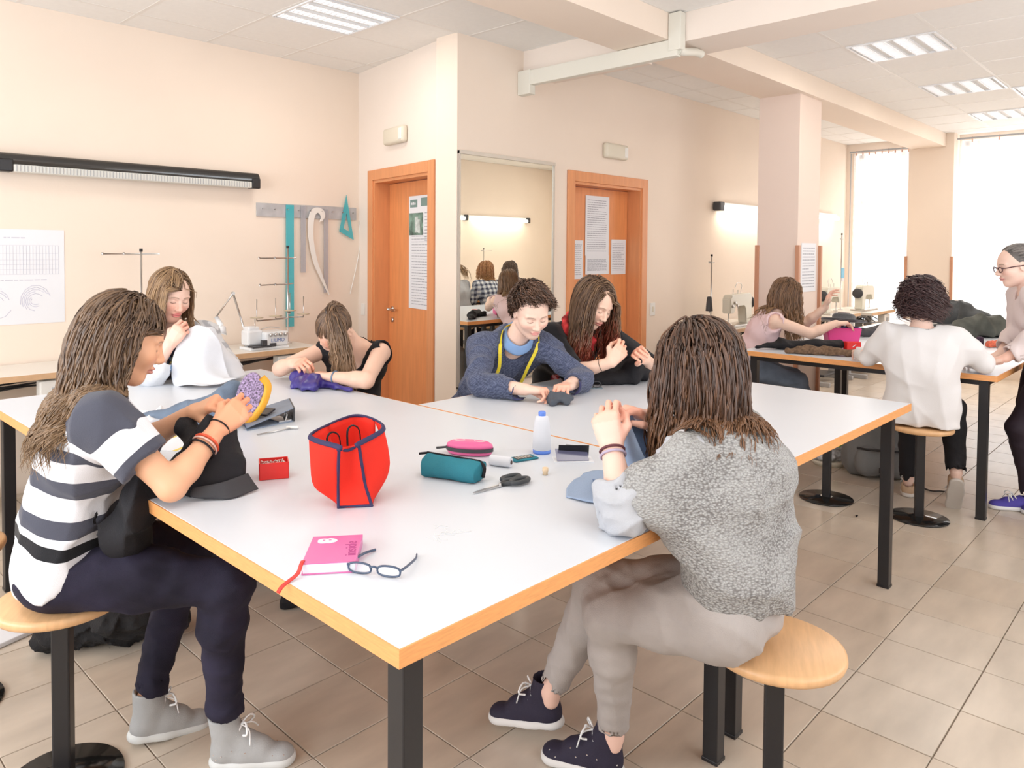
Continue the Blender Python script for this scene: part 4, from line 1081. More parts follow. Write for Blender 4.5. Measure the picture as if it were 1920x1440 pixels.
    def bodycol(V):
        c = np.tile(skin, (len(V), 1)).astype(float); nr = np.linalg.norm(V - hc, axis=1) < .15 * s; c[nr] = hcf(V[nr])
        for q in 'LR':
            w0 = A_(J['wr' + q]); dd = V - w0; al = dd @ nrm(J['hand' + q][0]); nr = (np.linalg.norm(dd, axis=1) < .2 * s) & (al > .07 * s)
            c[nr] = c[nr] * A_([1.03, .90, .86])
        return c
    mesh_obj('body', parts, M_skin, t, org, bodycol)
    # ---- clothes
    for G in J.get('clothes', []):
        S = Shape(); kind = G['kind']; e = G.get('e', .010)
        if kind == 'top':
            torso(S, G.get('te', e), low=G.get('low', True)); up_ = G.get('sleeve', 0)
            for sh, el, wr in ((shL, elL, wrL), (shR, elR, wrR)):
                if up_ > 0:
                    if up_ <= 1: q = sh + (el - sh) * up_; S.cap(sh, q, (.048 + G.get('se', 0)) * s + e, (.046 - .006 * up_ + G.get('se', 0) * 1.2) * s + e, .03, open_b=True)
                    else: arm(S, sh, el, wr, e + G.get('se', 0), upto=up_, cuff_open=True, k=.03)
            for f in G.get('extra', []): f(S)
            nw = G.get('neck', .062); S.cap(neck - axis * .045 + Fc * G.get('neckf', .02), neck + axis * .12 + Fc * .02, nw * s, (nw + .03) * s, .004, 's')
            if G.get('sleeve', 0) == 0:
                for q, sh in ((1, shL), (-1, shR)): S.ell(sh + Lc * q * .035 - axis * .01, A_([.05, .05, .075]) * s, None, .006, 's')
            else:
                for sh, el, wr in ((shL, elL, wrL), (shR, elR, wrR)):
                    u = min(up_, 1); q = sh + (el - sh) * u if up_ <= 1 else el + (wr - el) * (up_ - 1); d = nrm(el - sh) if up_ <= 1 else nrm(wr - el)
                    S.cap(q - d * .02, q + d * .05, (.038 if up_ <= 1 else .032) * s + e * .6 + G.get('se', 0) * .8, None, .003, 's')
            S.cut(pel - axis * G.get('hem', .06) + A_(G.get('hemo', (0, 0, 0))), -nrm(axis + A_(G.get('hemn', (0, 0, 0)))))
            if 'cuts' in G:
                for p_, n_ in G['cuts']: S.cut(p_, n_)
        elif kind == 'trousers':
            S.cap(pel - Lp * .062 * s, pel + Lp * .062 * s, .108 * s + e, None, .04, flat=(Fp, .95)); S.cap(pel, mid(.22), .10 * s + e, .095 * s + e, .04)
            r0, r1, r2 = G.get('rr', (.085, .062, .044))
            for q in 'LR':
                hp = pel + Lp * (.08 if q == 'L' else -.08) * s; kn, an = A_(legs['kn' + q]), A_(legs['an' + q]); up = A_([0, 0, 1.])
                S.cap(hp, kn, r0 * s, r1 * s, .035); S.cap(hp - up * .01, hp + (kn - hp) * .5, r0 * s * 1.05, r0 * .95 * s, .03)
                cf = kn + (an - kn) * G.get('to', .93); calf = kn + (cf - kn) * .3 - nrm(kn - hp) * .012
                S.cap(kn, calf, r1 * s, r1 * .95 * s, .03); S.cap(calf, cf, r1 * .95 * s, r2 * s, .03, open_b=True)
                if G.get('cuffs'): S.cap(cf - nrm(an - kn) * .045, cf, r2 * s + .007, r2 * s + .007, .004, open_a=True, open_b=True)
                d = nrm(an - kn); S.cap(cf - d * .012, cf + d * .05, r2 * s - .005, None, .002, 's')
            S.cut(pel + A_([0, 0, G.get('waist', .10)]), A_([0, 0, 1.]) - Fp * .35)
        elif kind == 'shape':
            G['fn'](S, dict(pel=pel, neck=neck, mid=mid, Lc=Lc, Fc=Fc, axis=axis, shL=shL, shR=shR, elL=elL, elR=elR, wrL=wrL, wrR=wrR, hc=hc, Rh=Rh, s=s))
        parts = [S.mesh(G.get('h', .0075), disp=folds(G.get('seed', 3), G.get('fold', .003), G.get('ff', 16.), axis if kind == 'top' else None))]
        mesh_obj(G['name'], parts, G['mat'], t, org, G.get('color') and G['color'](pel, axis, Lc, Fc, locals()), G.get('label'))
    if 'hair' in J:
        cols = [(Rh.T @ (q - hc), r) for q, r in ((mid(.85), .125 * s), (mid(.66), .138 * s), (mid(.66) + Lc * .06, .13 * s), (mid(.66) - Lc * .06, .13 * s), (shL, .080 * s), (shR, .080 * s), (shL * .5 + neck * .5, .078 * s), (shR * .5 + neck * .5, .078 * s), (neck, .070 * s))] if J.get('haircol', True) else []
        J['hair']['collide'] = cols
        hair_obj('hair', hc, Rh, s, J['hair'], t, org, seed=J.get('seed', 1))
    return t, dict(tips=tips, org=org, hc=hc, Rh=Rh, neck=neck, axis=axis, Lc=Lc, Fc=Fc, mid=mid, shL=shL, shR=shR)
def band(parent, org, p, d, r, tr, m, name='bracelet', lab=None, sq=1.):
    """bracelet round a limb at p with axis d"""
    d = nrm(d); a = nrm(np.cross(d, [.3, .1, .9])); b = np.cross(d, a); bm = BM()
    tube(bm, [A_(p) - A_(org) + (a * cos(q) + b * sin(q)) * r for q in np.arange(24) * 2 * pi / 24], tr, 6, close=True)
    return finish(name, bm, m, parent, label=lab)
# ================================================================ the people
def fabric(name, col=(1, 1, 1), attr=None, rough=.85, bump=.35, bscale=350, var=.06, vscale=40, stretch=None):
    return mat(name, col, rough, bump=bump, bscale=bscale, var=var, vscale=vscale, attr=attr, spec=.25, sheen=.15, stretch=stretch)
M_fab = fabric('cotton_jersey', attr='col')
M_denim = mat('indigo_denim', (.024, .021, .042), .8, bump=.4, bscale=500, var=.6, vscale=6, spec=.25)
M_denimk = mat('pale_denim', (.17, .22, .30), .8, bump=.4, bscale=400, var=.25, vscale=12, spec=.25)
M_khaki = mat('pale_grey_twill', (.43, .39, .37), .85, bump=.3, bscale=400, var=.08, vscale=12, spec=.2)
M_blkf = mat('black_cloth', (.012, .011, .014), .75, bump=.4, bscale=300, var=.3, vscale=10, spec=.35)
M_gj = mat('light_grey_jersey', (.46, .47, .50), .85, bump=.3, bscale=300, var=.06, vscale=20, spec=.2)
def knit():
    m = mat('grey_open_knit', (.4, .4, .38), .9, spec=.2); nt = m.node_tree; b = nt.nodes['Principled BSDF']
    tc = nt.nodes.new('ShaderNodeTexCoord'); mp = nt.nodes.new('ShaderNodeMapping'); mp.inputs['Scale'].default_value = (1, 1, 1.5)
    nt.links.new(tc.outputs['Object'], mp.inputs[0]); v = nt.nodes.new('ShaderNodeTexVoronoi'); v.inputs['Scale'].default_value = 150; nt.links.new(mp.outputs[0], v.inputs['Vector'])
    n = nt.nodes.new('ShaderNodeTexNoise'); n.inputs['Scale'].default_value = 9; nt.links.new(tc.outputs['Object'], n.inputs['Vector'])
    mr = nt.nodes.new('ShaderNodeMapRange'); mr.inputs[1].default_value = .38; mr.inputs[2].default_value = .62; mr.inputs[3].default_value = 1.15; mr.inputs[4].default_value = .75
    nt.links.new(n.outputs[0], mr.inputs[0]); cr = nt.nodes.new('ShaderNodeMapRange'); cr.inputs[1].default_value = .15
    nt.links.new(v.outputs['Distance'], cr.inputs[0]); nt.links.new(mr.outputs[0], cr.inputs[2])
    mx = nt.nodes.new('ShaderNodeMix'); mx.data_type = 'RGBA'; mx.inputs[6].default_value = (.47, .47, .46, 1); mx.inputs[7].default_value = (.20, .19, .185, 1)
    nt.links.new(cr.outputs[0], mx.inputs[0]); nt.links.new(mx.outputs[2], b.inputs['Base Color'])
    bp = nt.nodes.new('ShaderNodeBump'); bp.inputs['Strength'].default_value = .8; bp.inputs['Distance'].default_value = .004; bp.invert = True
    nt.links.new(v.outputs['Distance'], bp.inputs['Height']); nt.links.new(bp.outputs[0], b.inputs['Normal']); return m
M_knit = knit()
UP = A_([0, 0, 1.])

# 1 ---- girl in the striped shirt
def stripes_mat():
    W, D, K = (.78, .78, .82), (.075, .078, .105), (.012, .012, .015)
    m = mat('striped_jersey', (1, 1, 1), .85, bump=.3, bscale=350, spec=.25, sheen=.15); nt = m.node_tree
    a = nt.nodes.new('ShaderNodeAttribute'); a.attribute_name = 'col'; sp = nt.nodes.new('ShaderNodeSeparateColor'); nt.links.new(a.outputs['Color'], sp.inputs[0])
    cr = nt.nodes.new('ShaderNodeValToRGB'); cr.color_ramp.interpolation = 'CONSTANT'; el = cr.color_ramp.elements
    st = [(0, W), (.088, K), (.118, W), (.145, D), (.190, W), (.255, D), (.315, W), (.368, D), (.428, W), (.462, D)]
    st = [(0, W), (.085, K), (.115, W), (.14, D), (.185, W), (.245, D), (.30, W), (.36, D), (.362, D), (.425, W), (.452, D)]
    st = [(0, W), (.085, K), (.115, W), (.14, D), (.185, W), (.245, D), (.298, W), (.352, D), (.385, W), (.435, D)]
    el[0].position = 0; el[0].color = (*W, 1); el[1].position = st[1][0] / .6; el[1].color = (*st[1][1], 1)
    for p, c in st[2:]: e = el.new(p / .6); e.color = (*c, 1)
    nt.links.new(sp.outputs[0], cr.inputs[0]); nt.links.new(cr.outputs[0], nt.nodes['Principled BSDF'].inputs['Base Color']); return m
def c_stripes(pel, ax, Lc, Fc, env):
    nk = env['neck']; sh = {q: env['sh' + q] for q in 'LR'}; el = {q: env['el' + q] for q in 'LR'}
    W, D, K = (.78, .78, .82), (.075, .078, .105), (.012, .012, .015)
    def fn(V):
        P = V - pel; v = P @ ax - (P @ Fc) * .12 - (P @ Lc) * .05 + .006 * np.sin(P @ Lc * 30)
        for q in 'LR':
            d = nrm(el[q] - sh[q]); L = np.linalg.norm(el[q] - sh[q]); a = (V - sh[q]) @ d; r = np.linalg.norm((V - sh[q]) - a[:, None] * d, axis=1)
            ss = lambda x: np.clip(x, 0, 1) ** 2 * (3 - 2 * np.clip(x, 0, 1)); o_ = ((V - nk) @ (Lc * (1 if q == 'L' else -1)))
            w_ = ss((o_ - .10) / .05) * ss((.105 - r) / .03) * ss((a + .05) / .04); v = v * (1 - w_) + (.475 - a * .69) * w_
        return np.stack([np.clip(v, 0, .6) / .6] * 3, 1)
    return fn
P1 = dict(base=(.66, 2.36, 0), pel=(.655, 2.345, .652), neck=(.735, 2.275, 1.115), head=(.800, 2.245, 1.275), hrot=(-18, 20, 0), yaw=-22, cyaw=-14, bend=.012, tilt=0,
    shw=.160, elR=(.822, 1.990, .905), wrR=(.985, 2.060, 1.020), handR=((.62, -.20, .55), (.1, .75, -.45), 'hold'),
    elL=(.880, 2.395, .925), wrL=(.985, 2.215, 1.045), handL=((.35, -.75, .35), (.6, -.2, -.75), 'pinch'),
    skin=(.80, .44, .27), face=True, seed=11,
    legs=dict(knL=(1.045, 2.370, .575), knR=(.985, 2.000, .590), anL=(.898, 2.373, .13), anR=(1.020, 2.105, .13)),
    clothes=[dict(kind='trousers', name='jeans', mat=M_denim, rr=(.088, .066, .046), to=.93, cuffs=True, waist=.025, e=.004, fold=.0035, ff=22, seed=5),
             dict(kind='top', name='striped_shirt', mat=stripes_mat(), color=c_stripes, sleeve=.62, se=.014, e=.013, hem=.012, hemn=(-.75, .30, 0), neck=.068, fold=.0055, ff=13, seed=8, h=.006, label='dark grey and white striped short-sleeved shirt')],
    hair=dict(len=.40, n=2000, r=.0027, part=-.1, side=.6, back=.9, side2=.02, back2=.09, tuck=.030, wave=.012, vol=.16, wfreq=8, hairline=.30,
              cols=[(.045, .022, .012), (.20, .115, .06), (.42, .26, .13)], tip0=.35, tipw=.45))
t1, f1 = person('person', 'girl in dark grey and white striped shirt and dark jeans, on the left stool, sewing', P1)
O1 = f1['org']
shoe(t1, O1, (.99, 2.13, .0), -42, 0, upper=(.40, .40, .40), sole=(.66, .67, .66), nm='ankle_shoe', studs=True)
shoe(t1, O1, (.845, 2.385, .018), -11, 8, upper=(.40, .40, .40), sole=(.66, .67, .66), nm='ankle_shoe')
dR = nrm(A_(P1['wrR']) - P1['elR']); wR = A_(P1['wrR'])
band(t1, O1, wR + dR * .005, dR, .033, .0022, M_blkf, lab='thin black cord bracelet'); band(t1, O1, wR - dR * .055, dR, .036, .0035, mat('orange_red_cord', (.75, .10, .04), .6), lab='orange red bracelet')
band(t1, O1, wR - dR * .065, dR, .037, .0028, mat('pale_pink_cord', (.8, .5, .42), .6), lab='pale pink bracelet'); band(t1, O1, wR - dR * .078, dR, .038, .0030, M_blkf, lab='beaded black bracelet')
bm = BM(); box(bm, -.017, .017, -.003, .003, -.035, .035, bev=.003, M=TR((.755 - O1[0], 2.215 - O1[1], .712), R(-20), R(-25), R(10))); finish('pocket_phone', bm, mat('violet_phone_cover', (.52, .38, .72), .35, var=.5, vscale=60), t1, label='violet patterned phone sticking out of the pocket')

# 2 ---- girl in the grey knit
def poncho(S, e):
    p, n, L, F, mid = e['pel'], e['neck'], e['Lc'], e['Fc'], e['mid']; m = lambda a, b, t: A_(a) * (1 - t) + A_(b) * t
    S.cap(mid(.16) - L * .055, mid(.16) + L * .055, .118, None, .06, flat=(F, .95)); S.cap(mid(.2), mid(.72), .132, .130, .06, flat=(F, .88)); S.cap(mid(.72) - L * .07, mid(.72) + L * .07, .120, None, .05, flat=(F, .9)); S.cap(mid(.9), mid(.75), .085, .12, .05)
    for q, sh, el in ((1, e['shL'], e['elL']), (-1, e['shR'], e['elR'])):
        S.cap(mid(.90), sh, .066, .064, .05); S.cap(sh, m(sh, el, .86), .064, .062, .05, open_b=True)
        S.cap(mid(.45) + L * q * .06, m(sh, el, .62), .085, .060, .06); S.cap(mid(.28) + L * q * .05, m(sh, el, .60), .080, .050, .06)
        S.cap(el, el + nrm(el - sh) * .1, .052, None, .003, 's')
    S.cap(n - e['axis'] * .035 + F * .0, n + e['axis'] * .12 + F * .03, .070, .105, .004, 's')
    S.cut(p + e['axis'] * .015, -e['axis'] + F * .10 + L * -.12)
P2 = dict(base=(1.86, .80, 0), pel=(1.765, .872, .652), neck=(1.800, .935, 1.070), head=(1.800, .988, 1.222), hrot=(82, 32, -6), yaw=96, cyaw=90, bend=.05, shw=.155, drop=.045,
    elL=(1.520, 1.035, .905), wrL=(1.590, 1.120, 1.030), handL=((.05, .30, .95), (.85, .35, -.15), 'pinch'),
    elR=(1.950, 1.060, .910), wrR=(1.790, 1.135, 1.075), handR=((-.80, .12, .30), (-.35, .10, -.9), 'point'),
    skin=(.84, .55, .45), face=False, seed=5,
    legs=dict(knL=(1.665, 1.180, .545), knR=(1.735, 1.265, .585), anL=(1.792, 1.245, .13), anR=(1.777, 1.470, .17)),
    clothes=[dict(kind='trousers', name='trousers', mat=M_khaki, rr=(.090, .066, .044), to=.92, waist=.08, e=.004, fold=.003, ff=20, seed=15),
             dict(kind='top', name='jersey_undershirt', mat=M_gj, sleeve=1.38, se=.020, e=.001, hem=.060, hemn=(0, -.35, 0), neck=.058, te=-.016, fold=.007, ff=30, seed=9, h=.007),
             dict(kind='shape', name='knit_top', mat=M_knit, fn=poncho, h=.0075, fold=.009, ff=11, seed=4, label='loose grey open-knit batwing top')],
    hair=dict(len=.315, n=2000, r=.0026, part=.15, side=.9, back=.35, side2=.10, back2=.02, wave=.012, vol=.20, wfreq=6, hairline=.3,
              cols=[(.030, .014, .009), (.13, .062, .034), (.36, .17, .07)], tip0=.45, tipw=.55))
t2, f2 = person('person', 'girl seen from behind in a loose grey knit top, sewing at the right front edge', P2)
O2 = f2['org']
shoe(t2, O2, (1.815, 1.225, .002), 113, 0, upper=(.020, .015, .035), sole=(.70, .68, .66), nm='high_top_shoe', studs=True)
shoe(t2, O2, (1.808, 1.445, .055), 111, 8, upper=(.020, .015, .035), sole=(.70, .68, .66), nm='high_top_shoe')
dL = nrm(A_(P2['wrL']) - P2['elL']); wL = A_(P2['wrL'])
band(t2, O2, wL - dL * .005, dL, .031, .0035, mat('maroon_cord', (.12, .03, .04), .6), lab='dark maroon bracelet'); band(t2, O2, wL - dL * .018, dL, .032, .0035, mat('lilac_cord', (.45, .38, .50), .6), lab='grey lilac bracelet')

# 3 ---- girl holding white cloth
def c_p3(pel, ax, Lc, Fc, env):
    def fn(V):
        c = np.tile((.72, .73, .76), (len(V), 1)); P = V - env['neck']; s_ = P @ Lc
        c[(s_ > .10) & (np.sin(P @ nrm(ax + Lc * .3) * 210) > .2)] = (.45, .46, .50)
        m = (np.abs(s_) < .10) & (P @ Fc > .02); n = (np.sin(V @ A_([70, 40, 90]) + 2 * np.sin(V @ A_([30, -60, 20]))) > .3)
        c[m] = (.03, .03, .06); c[m & n] = (.12, .25, .45); c[m & (np.sin(V @ A_([-60, 80, 70])) > .8)] = (.55, .5, .12); return c
    return fn
P3 = dict(base=(1.62, 4.27, 0), s=1.08, pel=(1.62, 4.24, .66), neck=(1.665, 3.985, 1.105), head=(1.625, 3.930, 1.292), hrot=(-84, 20, -4), yaw=-88, cyaw=-92, shw=.155,
    elR=(1.490, 3.860, .91), wrR=(1.560, 3.790, 1.055), handR=((.45, -.25, .75), (.7, .5, .1), 'pinch'),
    elL=(1.880, 3.830, .90), wrL=(1.770, 3.760, 1.00), handL=((-.75, -.1, .55), (-.2, .8, .0), 'pinch'),
    skin=(.86, .58, .47), seed=3, closed=True, lip=(.72, .22, .24),
    legs=dict(knL=(1.72, 3.88, .60), knR=(1.54, 3.88, .60), anL=(1.74, 3.95, .12), anR=(1.52, 3.95, .12)),
    clothes=[dict(kind='trousers', name='jeans', mat=M_denim, e=.004, h=.012, seed=5), dict(kind='top', name='patterned_shirt', mat=M_fab, color=c_p3, sleeve=1.25, se=.018, e=.013, hem=.06, fold=.005, seed=21, h=.008)],
    hair=dict(len=.33, n=924, r=.0031, part=.25, side=1.0, back=.3, side2=.03, back2=.16, wave=.004, vol=.10, hairline=.38,
              cols=[(.13, .07, .035), (.36, .22, .11), (.45, .29, .15)], tip0=.4, tipw=.4))
t3, f3 = person('person', 'smiling long-haired girl in pale shirt holding up white cloth at the table end', P3)

# 4 ---- girl with ponytail
P4 = dict(base=(2.46, 3.46, 0), s=1.04, pel=(2.44, 3.47, .655), neck=(2.365, 3.350, 1.020), head=(2.235, 3.330, 1.105), hrot=(208, 62, 0), yaw=192, cyaw=201, bend=.05, shw=.165, drop=.025,
    elL=(2.165, 2.965, .905), wrL=(2.100, 3.160, .905), handL=((-.25, .85, .05), (-.1, .1, -1), 'pinch'),
    elR=(2.050, 3.570, .905), wrR=(2.020, 3.400, .955), handR=((.0, -.85, .1), (.4, -.1, -.85), 'pinch'),
    skin=(.85, .55, .42), seed=8, fine=.005,
    legs=dict(knL=(2.2, 3.2, .6), knR=(2.2, 3.4, .6), anL=(2.25, 3.2, .12), anR=(2.25, 3.42, .12)),
    clothes=[dict(kind='trousers', name='trousers', mat=M_blkf, e=.004, h=.012, seed=5),
             dict(kind='top', name='vest_top', mat=M_blkf, sleeve=0, e=.006, hem=.03, neck=.098, neckf=.0, fold=.003, seed=2, h=.0065, label='black vest top with narrow straps')],
    hair=dict(len=.42, n=924, r=.0031, tie=(-.055, .015, .125), tiedir=(.55, .75, .1), part=0, wave=.006, vol=.02, hairline=.20, back=.9, side=.1,
              cols=[(.06, .03, .018), (.25, .145, .08), (.45, .28, .15)], tip0=.35, tipw=.6))
t4, f4 = person('person', 'girl in black vest top with ponytail bending over purple cloth by the door', P4)
band(t4, f4['org'], A_(P4['wrL']) - nrm(A_(P4['wrL']) - P4['elL']) * .02, A_(P4['wrL']) - P4['elL'], .031, .004, mat('blue_grey_band', (.15, .22, .32), .5))

# 5 ---- boy
def c_boy(pel, ax, Lc, Fc, env):
    nk = env['neck']
    def fn(V):
        c = np.tile((.075, .090, .155), (len(V), 1)); n = np.sin(V @ A_([90, 260, 610]) + 3 * np.sin(V @ A_([150, -90, 70]))) ; c[n > .55] = (.13, .15, .235); c[n < -.75] = (.045, .055, .10)
        for q in 'LR':
            el, wr = env['el' + q], env['wr' + q]; a = (V - el) @ nrm(wr - el); m = (a > np.linalg.norm(wr - el) * .80) & (np.linalg.norm(V - wr, axis=1) < .12); c[m] = (.050, .052, .13)
        return c
    return fn
def collar(col):
    def fn(S, e):
        n, ax, F, L = e['neck'], e['axis'], e['Fc'], e['Lc']
        for a in np.linspace(-2.9, 2.9, 46):
            p = n - ax * (.035 - .045 * (abs(a) / 2.7)) + (F * cos(a) * .085 + L * sin(a) * .078) + F * .005
            S.cap(p, p + ax * .032 - (F * cos(a) + L * sin(a)) * .010, .008, .006, .012)
    return fn
P5 = dict(base=(2.78, 2.93, 0), s=1.04, female=False, pel=(2.83, 2.87, .655), neck=(2.800, 2.560, 1.100), head=(2.775, 2.445, 1.240), hrot=(243, 30, 4), yaw=244, cyaw=238, bend=.05, shw=.152, drop=.048,
    elR=(2.475, 2.505, .910), wrR=(2.550, 2.275, .905), handR=((.40, -.65, -.02), (-.1, -.05, -1), 'pinch'),
    elL=(2.955, 2.270, .910), wrL=(2.760, 2.190, .910), handL=((-.78, -.22, .0), (-.1, -.1, -1), 'pinch'),
    skin=(.88, .60, .48), seed=9, lip=(.75, .30, .28), brow=(.12, .07, .045),
    legs=dict(knL=(2.85, 2.48, .6), knR=(2.68, 2.5, .6), anL=(2.85, 2.5, .12), anR=(2.65, 2.55, .12)),
    clothes=[dict(kind='trousers', name='trousers', mat=M_denim, e=.004, h=.012, seed=5),
             dict(kind='top', name='sweater', mat=M_fab, color=c_boy, sleeve=1.97, se=.008, e=.013, hem=.05, neck=.056, fold=.008, seed=31, h=.0065, label='heathered navy blue sweater'),
             dict(kind='shape', name='shirt_collar', mat=mat('light_blue_shirt', (.22, .36, .62), .8), fn=collar(0), h=.005, fold=0)],
    hair=dict(len=.072, n=1700, r=.0030, part=-1.4, side=.85, back=-.15, side2=.75, back2=.0, wave=.016, vol=.26, hairline=.50, steps=8, short=.75,
              cols=[(.035, .018, .012), (.17, .085, .05), (.22, .12, .07)], tip0=.4, tipw=.4), haircol=False)
t5, f5 = person('person', 'boy in navy sweater with yellow tape measure around his neck, sewing at the joined table', P5)
# tape measure round his neck
O5 = f5['org']; n5, ax5, F5, L5 = f5['neck'], f5['axis'], f5['Fc'], f5['Lc']; m5 = f5['mid']
def tape_pts(q): return [n5 - F5 * .055 + ax5 * .055, n5 + L5 * q * .080 - F5 * .02 + ax5 * .045, n5 + L5 * q * .098 + F5 * .055 + ax5 * .0, m5(.80) + L5 * q * .075 + F5 * .145, m5(.60) + L5 * q * .078 + F5 * .165, m5(.42) + L5 * q * .06 + F5 * .172, m5(.28) + L5 * q * .055 + F5 * .165]
tp = thing('tape_measure', 'yellow tape measure hanging around the neck of the boy', 'tape measure', tuple(n5))
for q in (1, -1):
    sp = spline(tape_pts(q), 46); bm = BM(); V = []
    for i, p in enumerate(sp):
        tt = (sp[min(i + 1, 45)] - sp[max(i - 1, 0)]).normalized(); w_ = Vector(L5 if i > 14 else nrm(ax5 * .8 + F5 * .2)); nn = tt.cross(w_).normalized(); w_ = nn.cross(tt).normalized()
        V.append([bm.verts.new(p + w_ * a * .0085 + nn * b_ * .0006 - Vector(n5)) for a, b_ in ((-1, -1), (1, -1), (1, 1), (-1, 1))])
    for a, b_ in zip(V, V[1:]):
        for j in range(4): bm.faces.new((a[j], a[(j + 1) % 4], b_[(j + 1) % 4], b_[j]))
    bmesh.ops.recalc_face_normals(bm, faces=bm.faces[:])
    tb = finish('tape', bm, mat('yellow_tape', (.85, .68, .03), .5), tp)
    bm = BM()
    for i in range(16, 45, 1):
        for sg in (-1, 1):
            p = sp[i]; pp = Vector(p) - Vector(n5) + Vector(F5) * .0012; l_ = .006 if i % 3 == 0 else .003
            a_ = pp + Vector(L5) * .0085 * sg; b2 = a_ - Vector(L5) * l_ * sg; tube(bm, [a_ + Vector(F5) * sg * 0, b2], .0006, 3)
    finish('ruler_marks', bm, M_ink, tb)

# 6 ---- girl with the red scarf
def c_p6(pel, ax, Lc, Fc, env):
    nk = env['neck']
    def fn(V):
        P = V - nk; u = P @ Lc; f = P @ Fc; z = P @ ax; c = np.tile((.012, .011, .014), (len(V), 1))
        m = (np.abs(u) < .085) & (f > .03); hb = ((np.floor(u * 85 + z * 40) + np.floor(z * 85)) % 2) > .5
        c[m] = (.75, .73, .75); c[m & hb] = (.03, .03, .04); r = m & ((np.abs(u) > .05) | (z > -.13)); fl = np.sin(V @ A_([160, 90, 120]) + 2 * np.sin(V @ A_([80, -120, 60])))
        c[r] = (.70, .06, .05); c[r & (fl > .6)] = (.85, .45, .50); c[r & (fl < -.75)] = (.2, .02, .05); return c
    return fn
P6 = dict(base=(3.38, 2.86, 0), s=1.04, pel=(3.37, 2.80, .655), neck=(3.245, 2.520, 1.115), head=(3.215, 2.390, 1.262), hrot=(262, 30, -8), yaw=250, cyaw=250, bend=.04, shw=.165,
    elR=(3.010, 2.370, .915), wrR=(3.075, 2.180, .985), handR=((.35, -.30, .55), (.35, .5, -.1), 'pinch'),
    elL=(3.480, 2.220, .92), wrL=(3.300, 2.120, .985), handL=((-.70, .05, .45), (.0, -.5, -.3), 'pinch'),
    skin=(.85, .56, .43), seed=14, lip=(.75, .28, .24), closed=True,
    legs=dict(knL=(3.4, 2.42, .6), knR=(3.22, 2.45, .6), anL=(3.4, 2.45, .12), anR=(3.2, 2.5, .12)),
    clothes=[dict(kind='trousers', name='trousers', mat=M_denim, e=.004, h=.012, seed=5),
             dict(kind='top', name='cardigan', mat=M_fab, color=c_p6, sleeve=.97, se=.010, e=.013, hem=.05, neck=.075, fold=.004, seed=41, h=.0065, label='black cardigan over a red and houndstooth top')],
    hair=dict(len=.44, n=1144, r=.0031, part=-.25, side=.9, back=.3, side2=.08, back2=.10, wave=.013, vol=.16, wfreq=9, hairline=.34,
              cols=[(.060, .028, .016), (.22, .125, .065), (.42, .06, .03)], tip0=.50, tipw=.95))
t6, f6 = person('person', 'girl in black cardigan with auburn hair and red scarf, sewing black cloth', P6)
band(t6, f6['org'], A_(P6['wrR']) - nrm(A_(P6['wrR']) - P6['elR']) * .05, A_(P6['wrR']) - P6['elR'], .034, .0012, M_blkf)

# 7 ---- girl in pink at the right table
P7 = dict(base=(5.50, 2.66, 0), pel=(5.52, 2.64, .655), neck=(5.590, 2.440, 1.065), head=(5.635, 2.375, 1.215), hrot=(-62, 22, 0), yaw=-66, cyaw=-66, bend=.03, shw=.155,
    elR=(5.560, 2.170, .945), wrR=(5.700, 2.045, 1.020), handR=((.75, -.45, .0), (-.1, -.1, -1), 'relax'),
    elL=(5.860, 2.330, .990), wrL=(5.910, 2.200, 1.120), handL=((.2, -.2, .9), (.2, -.9, .1), 'relax'),
    skin=(.86, .60, .48), seed=17, fine=.006, face=False,
    legs=dict(knL=(5.78, 2.38, .58), knR=(5.60, 2.27, .58), anL=(5.95, 2.30, .12), anR=(5.80, 2.15, .12)),
    clothes=[dict(kind='trousers', name='jeans', mat=M_denimk, e=.004, h=.010, seed=5),
             dict(kind='top', name='sleeveless_top', mat=mat('pale_pink_cotton', (.80, .60, .62), .85, bump=.2), sleeve=0, e=.008, hem=.06, neck=.085, fold=.003, seed=2, h=.009, label='pale pink sleeveless top')],
    hair=dict(len=.46, n=660, r=.0031, part=0, side=.6, back=.5, side2=-.04, back2=-.06, wave=.014, vol=.12, wfreq=8, hairline=.36,
              cols=[(.10, .05, .025), (.26, .14, .07), (.45, .27, .12)], tip0=.4, tipw=.5))
t7, f7 = person('person', 'long-haired girl with glasses in sleeveless pink top by the column', P7)
def glasses(parent, f, m, s=1., tr=.0018):
    hc, Rh, o = f['hc'], f['Rh'], f['org']; g = lambda x, y, z: hc + Rh @ A_([x, y, z]) * s - o; bm = BM()
    for q in (-1, 1):
        tube(bm, [g(.105 - .006 * abs(cos(a)), q * (.034 + .025 * cos(a)), -.004 + .016 * sin(a)) for a in np.arange(16) * pi / 8], tr, 5, close=True)
        tube(bm, [g(.098, q * .060, .002), g(.05, q * .078, .004), g(-.005, q * .082, .002)], tr, 5)
    tube(bm, [g(.104, -.010, .002), g(.106, 0, .004), g(.104, .010, .002)], tr, 5); return finish('glasses', bm, m, parent)
glasses(t7, f7, M_metal)

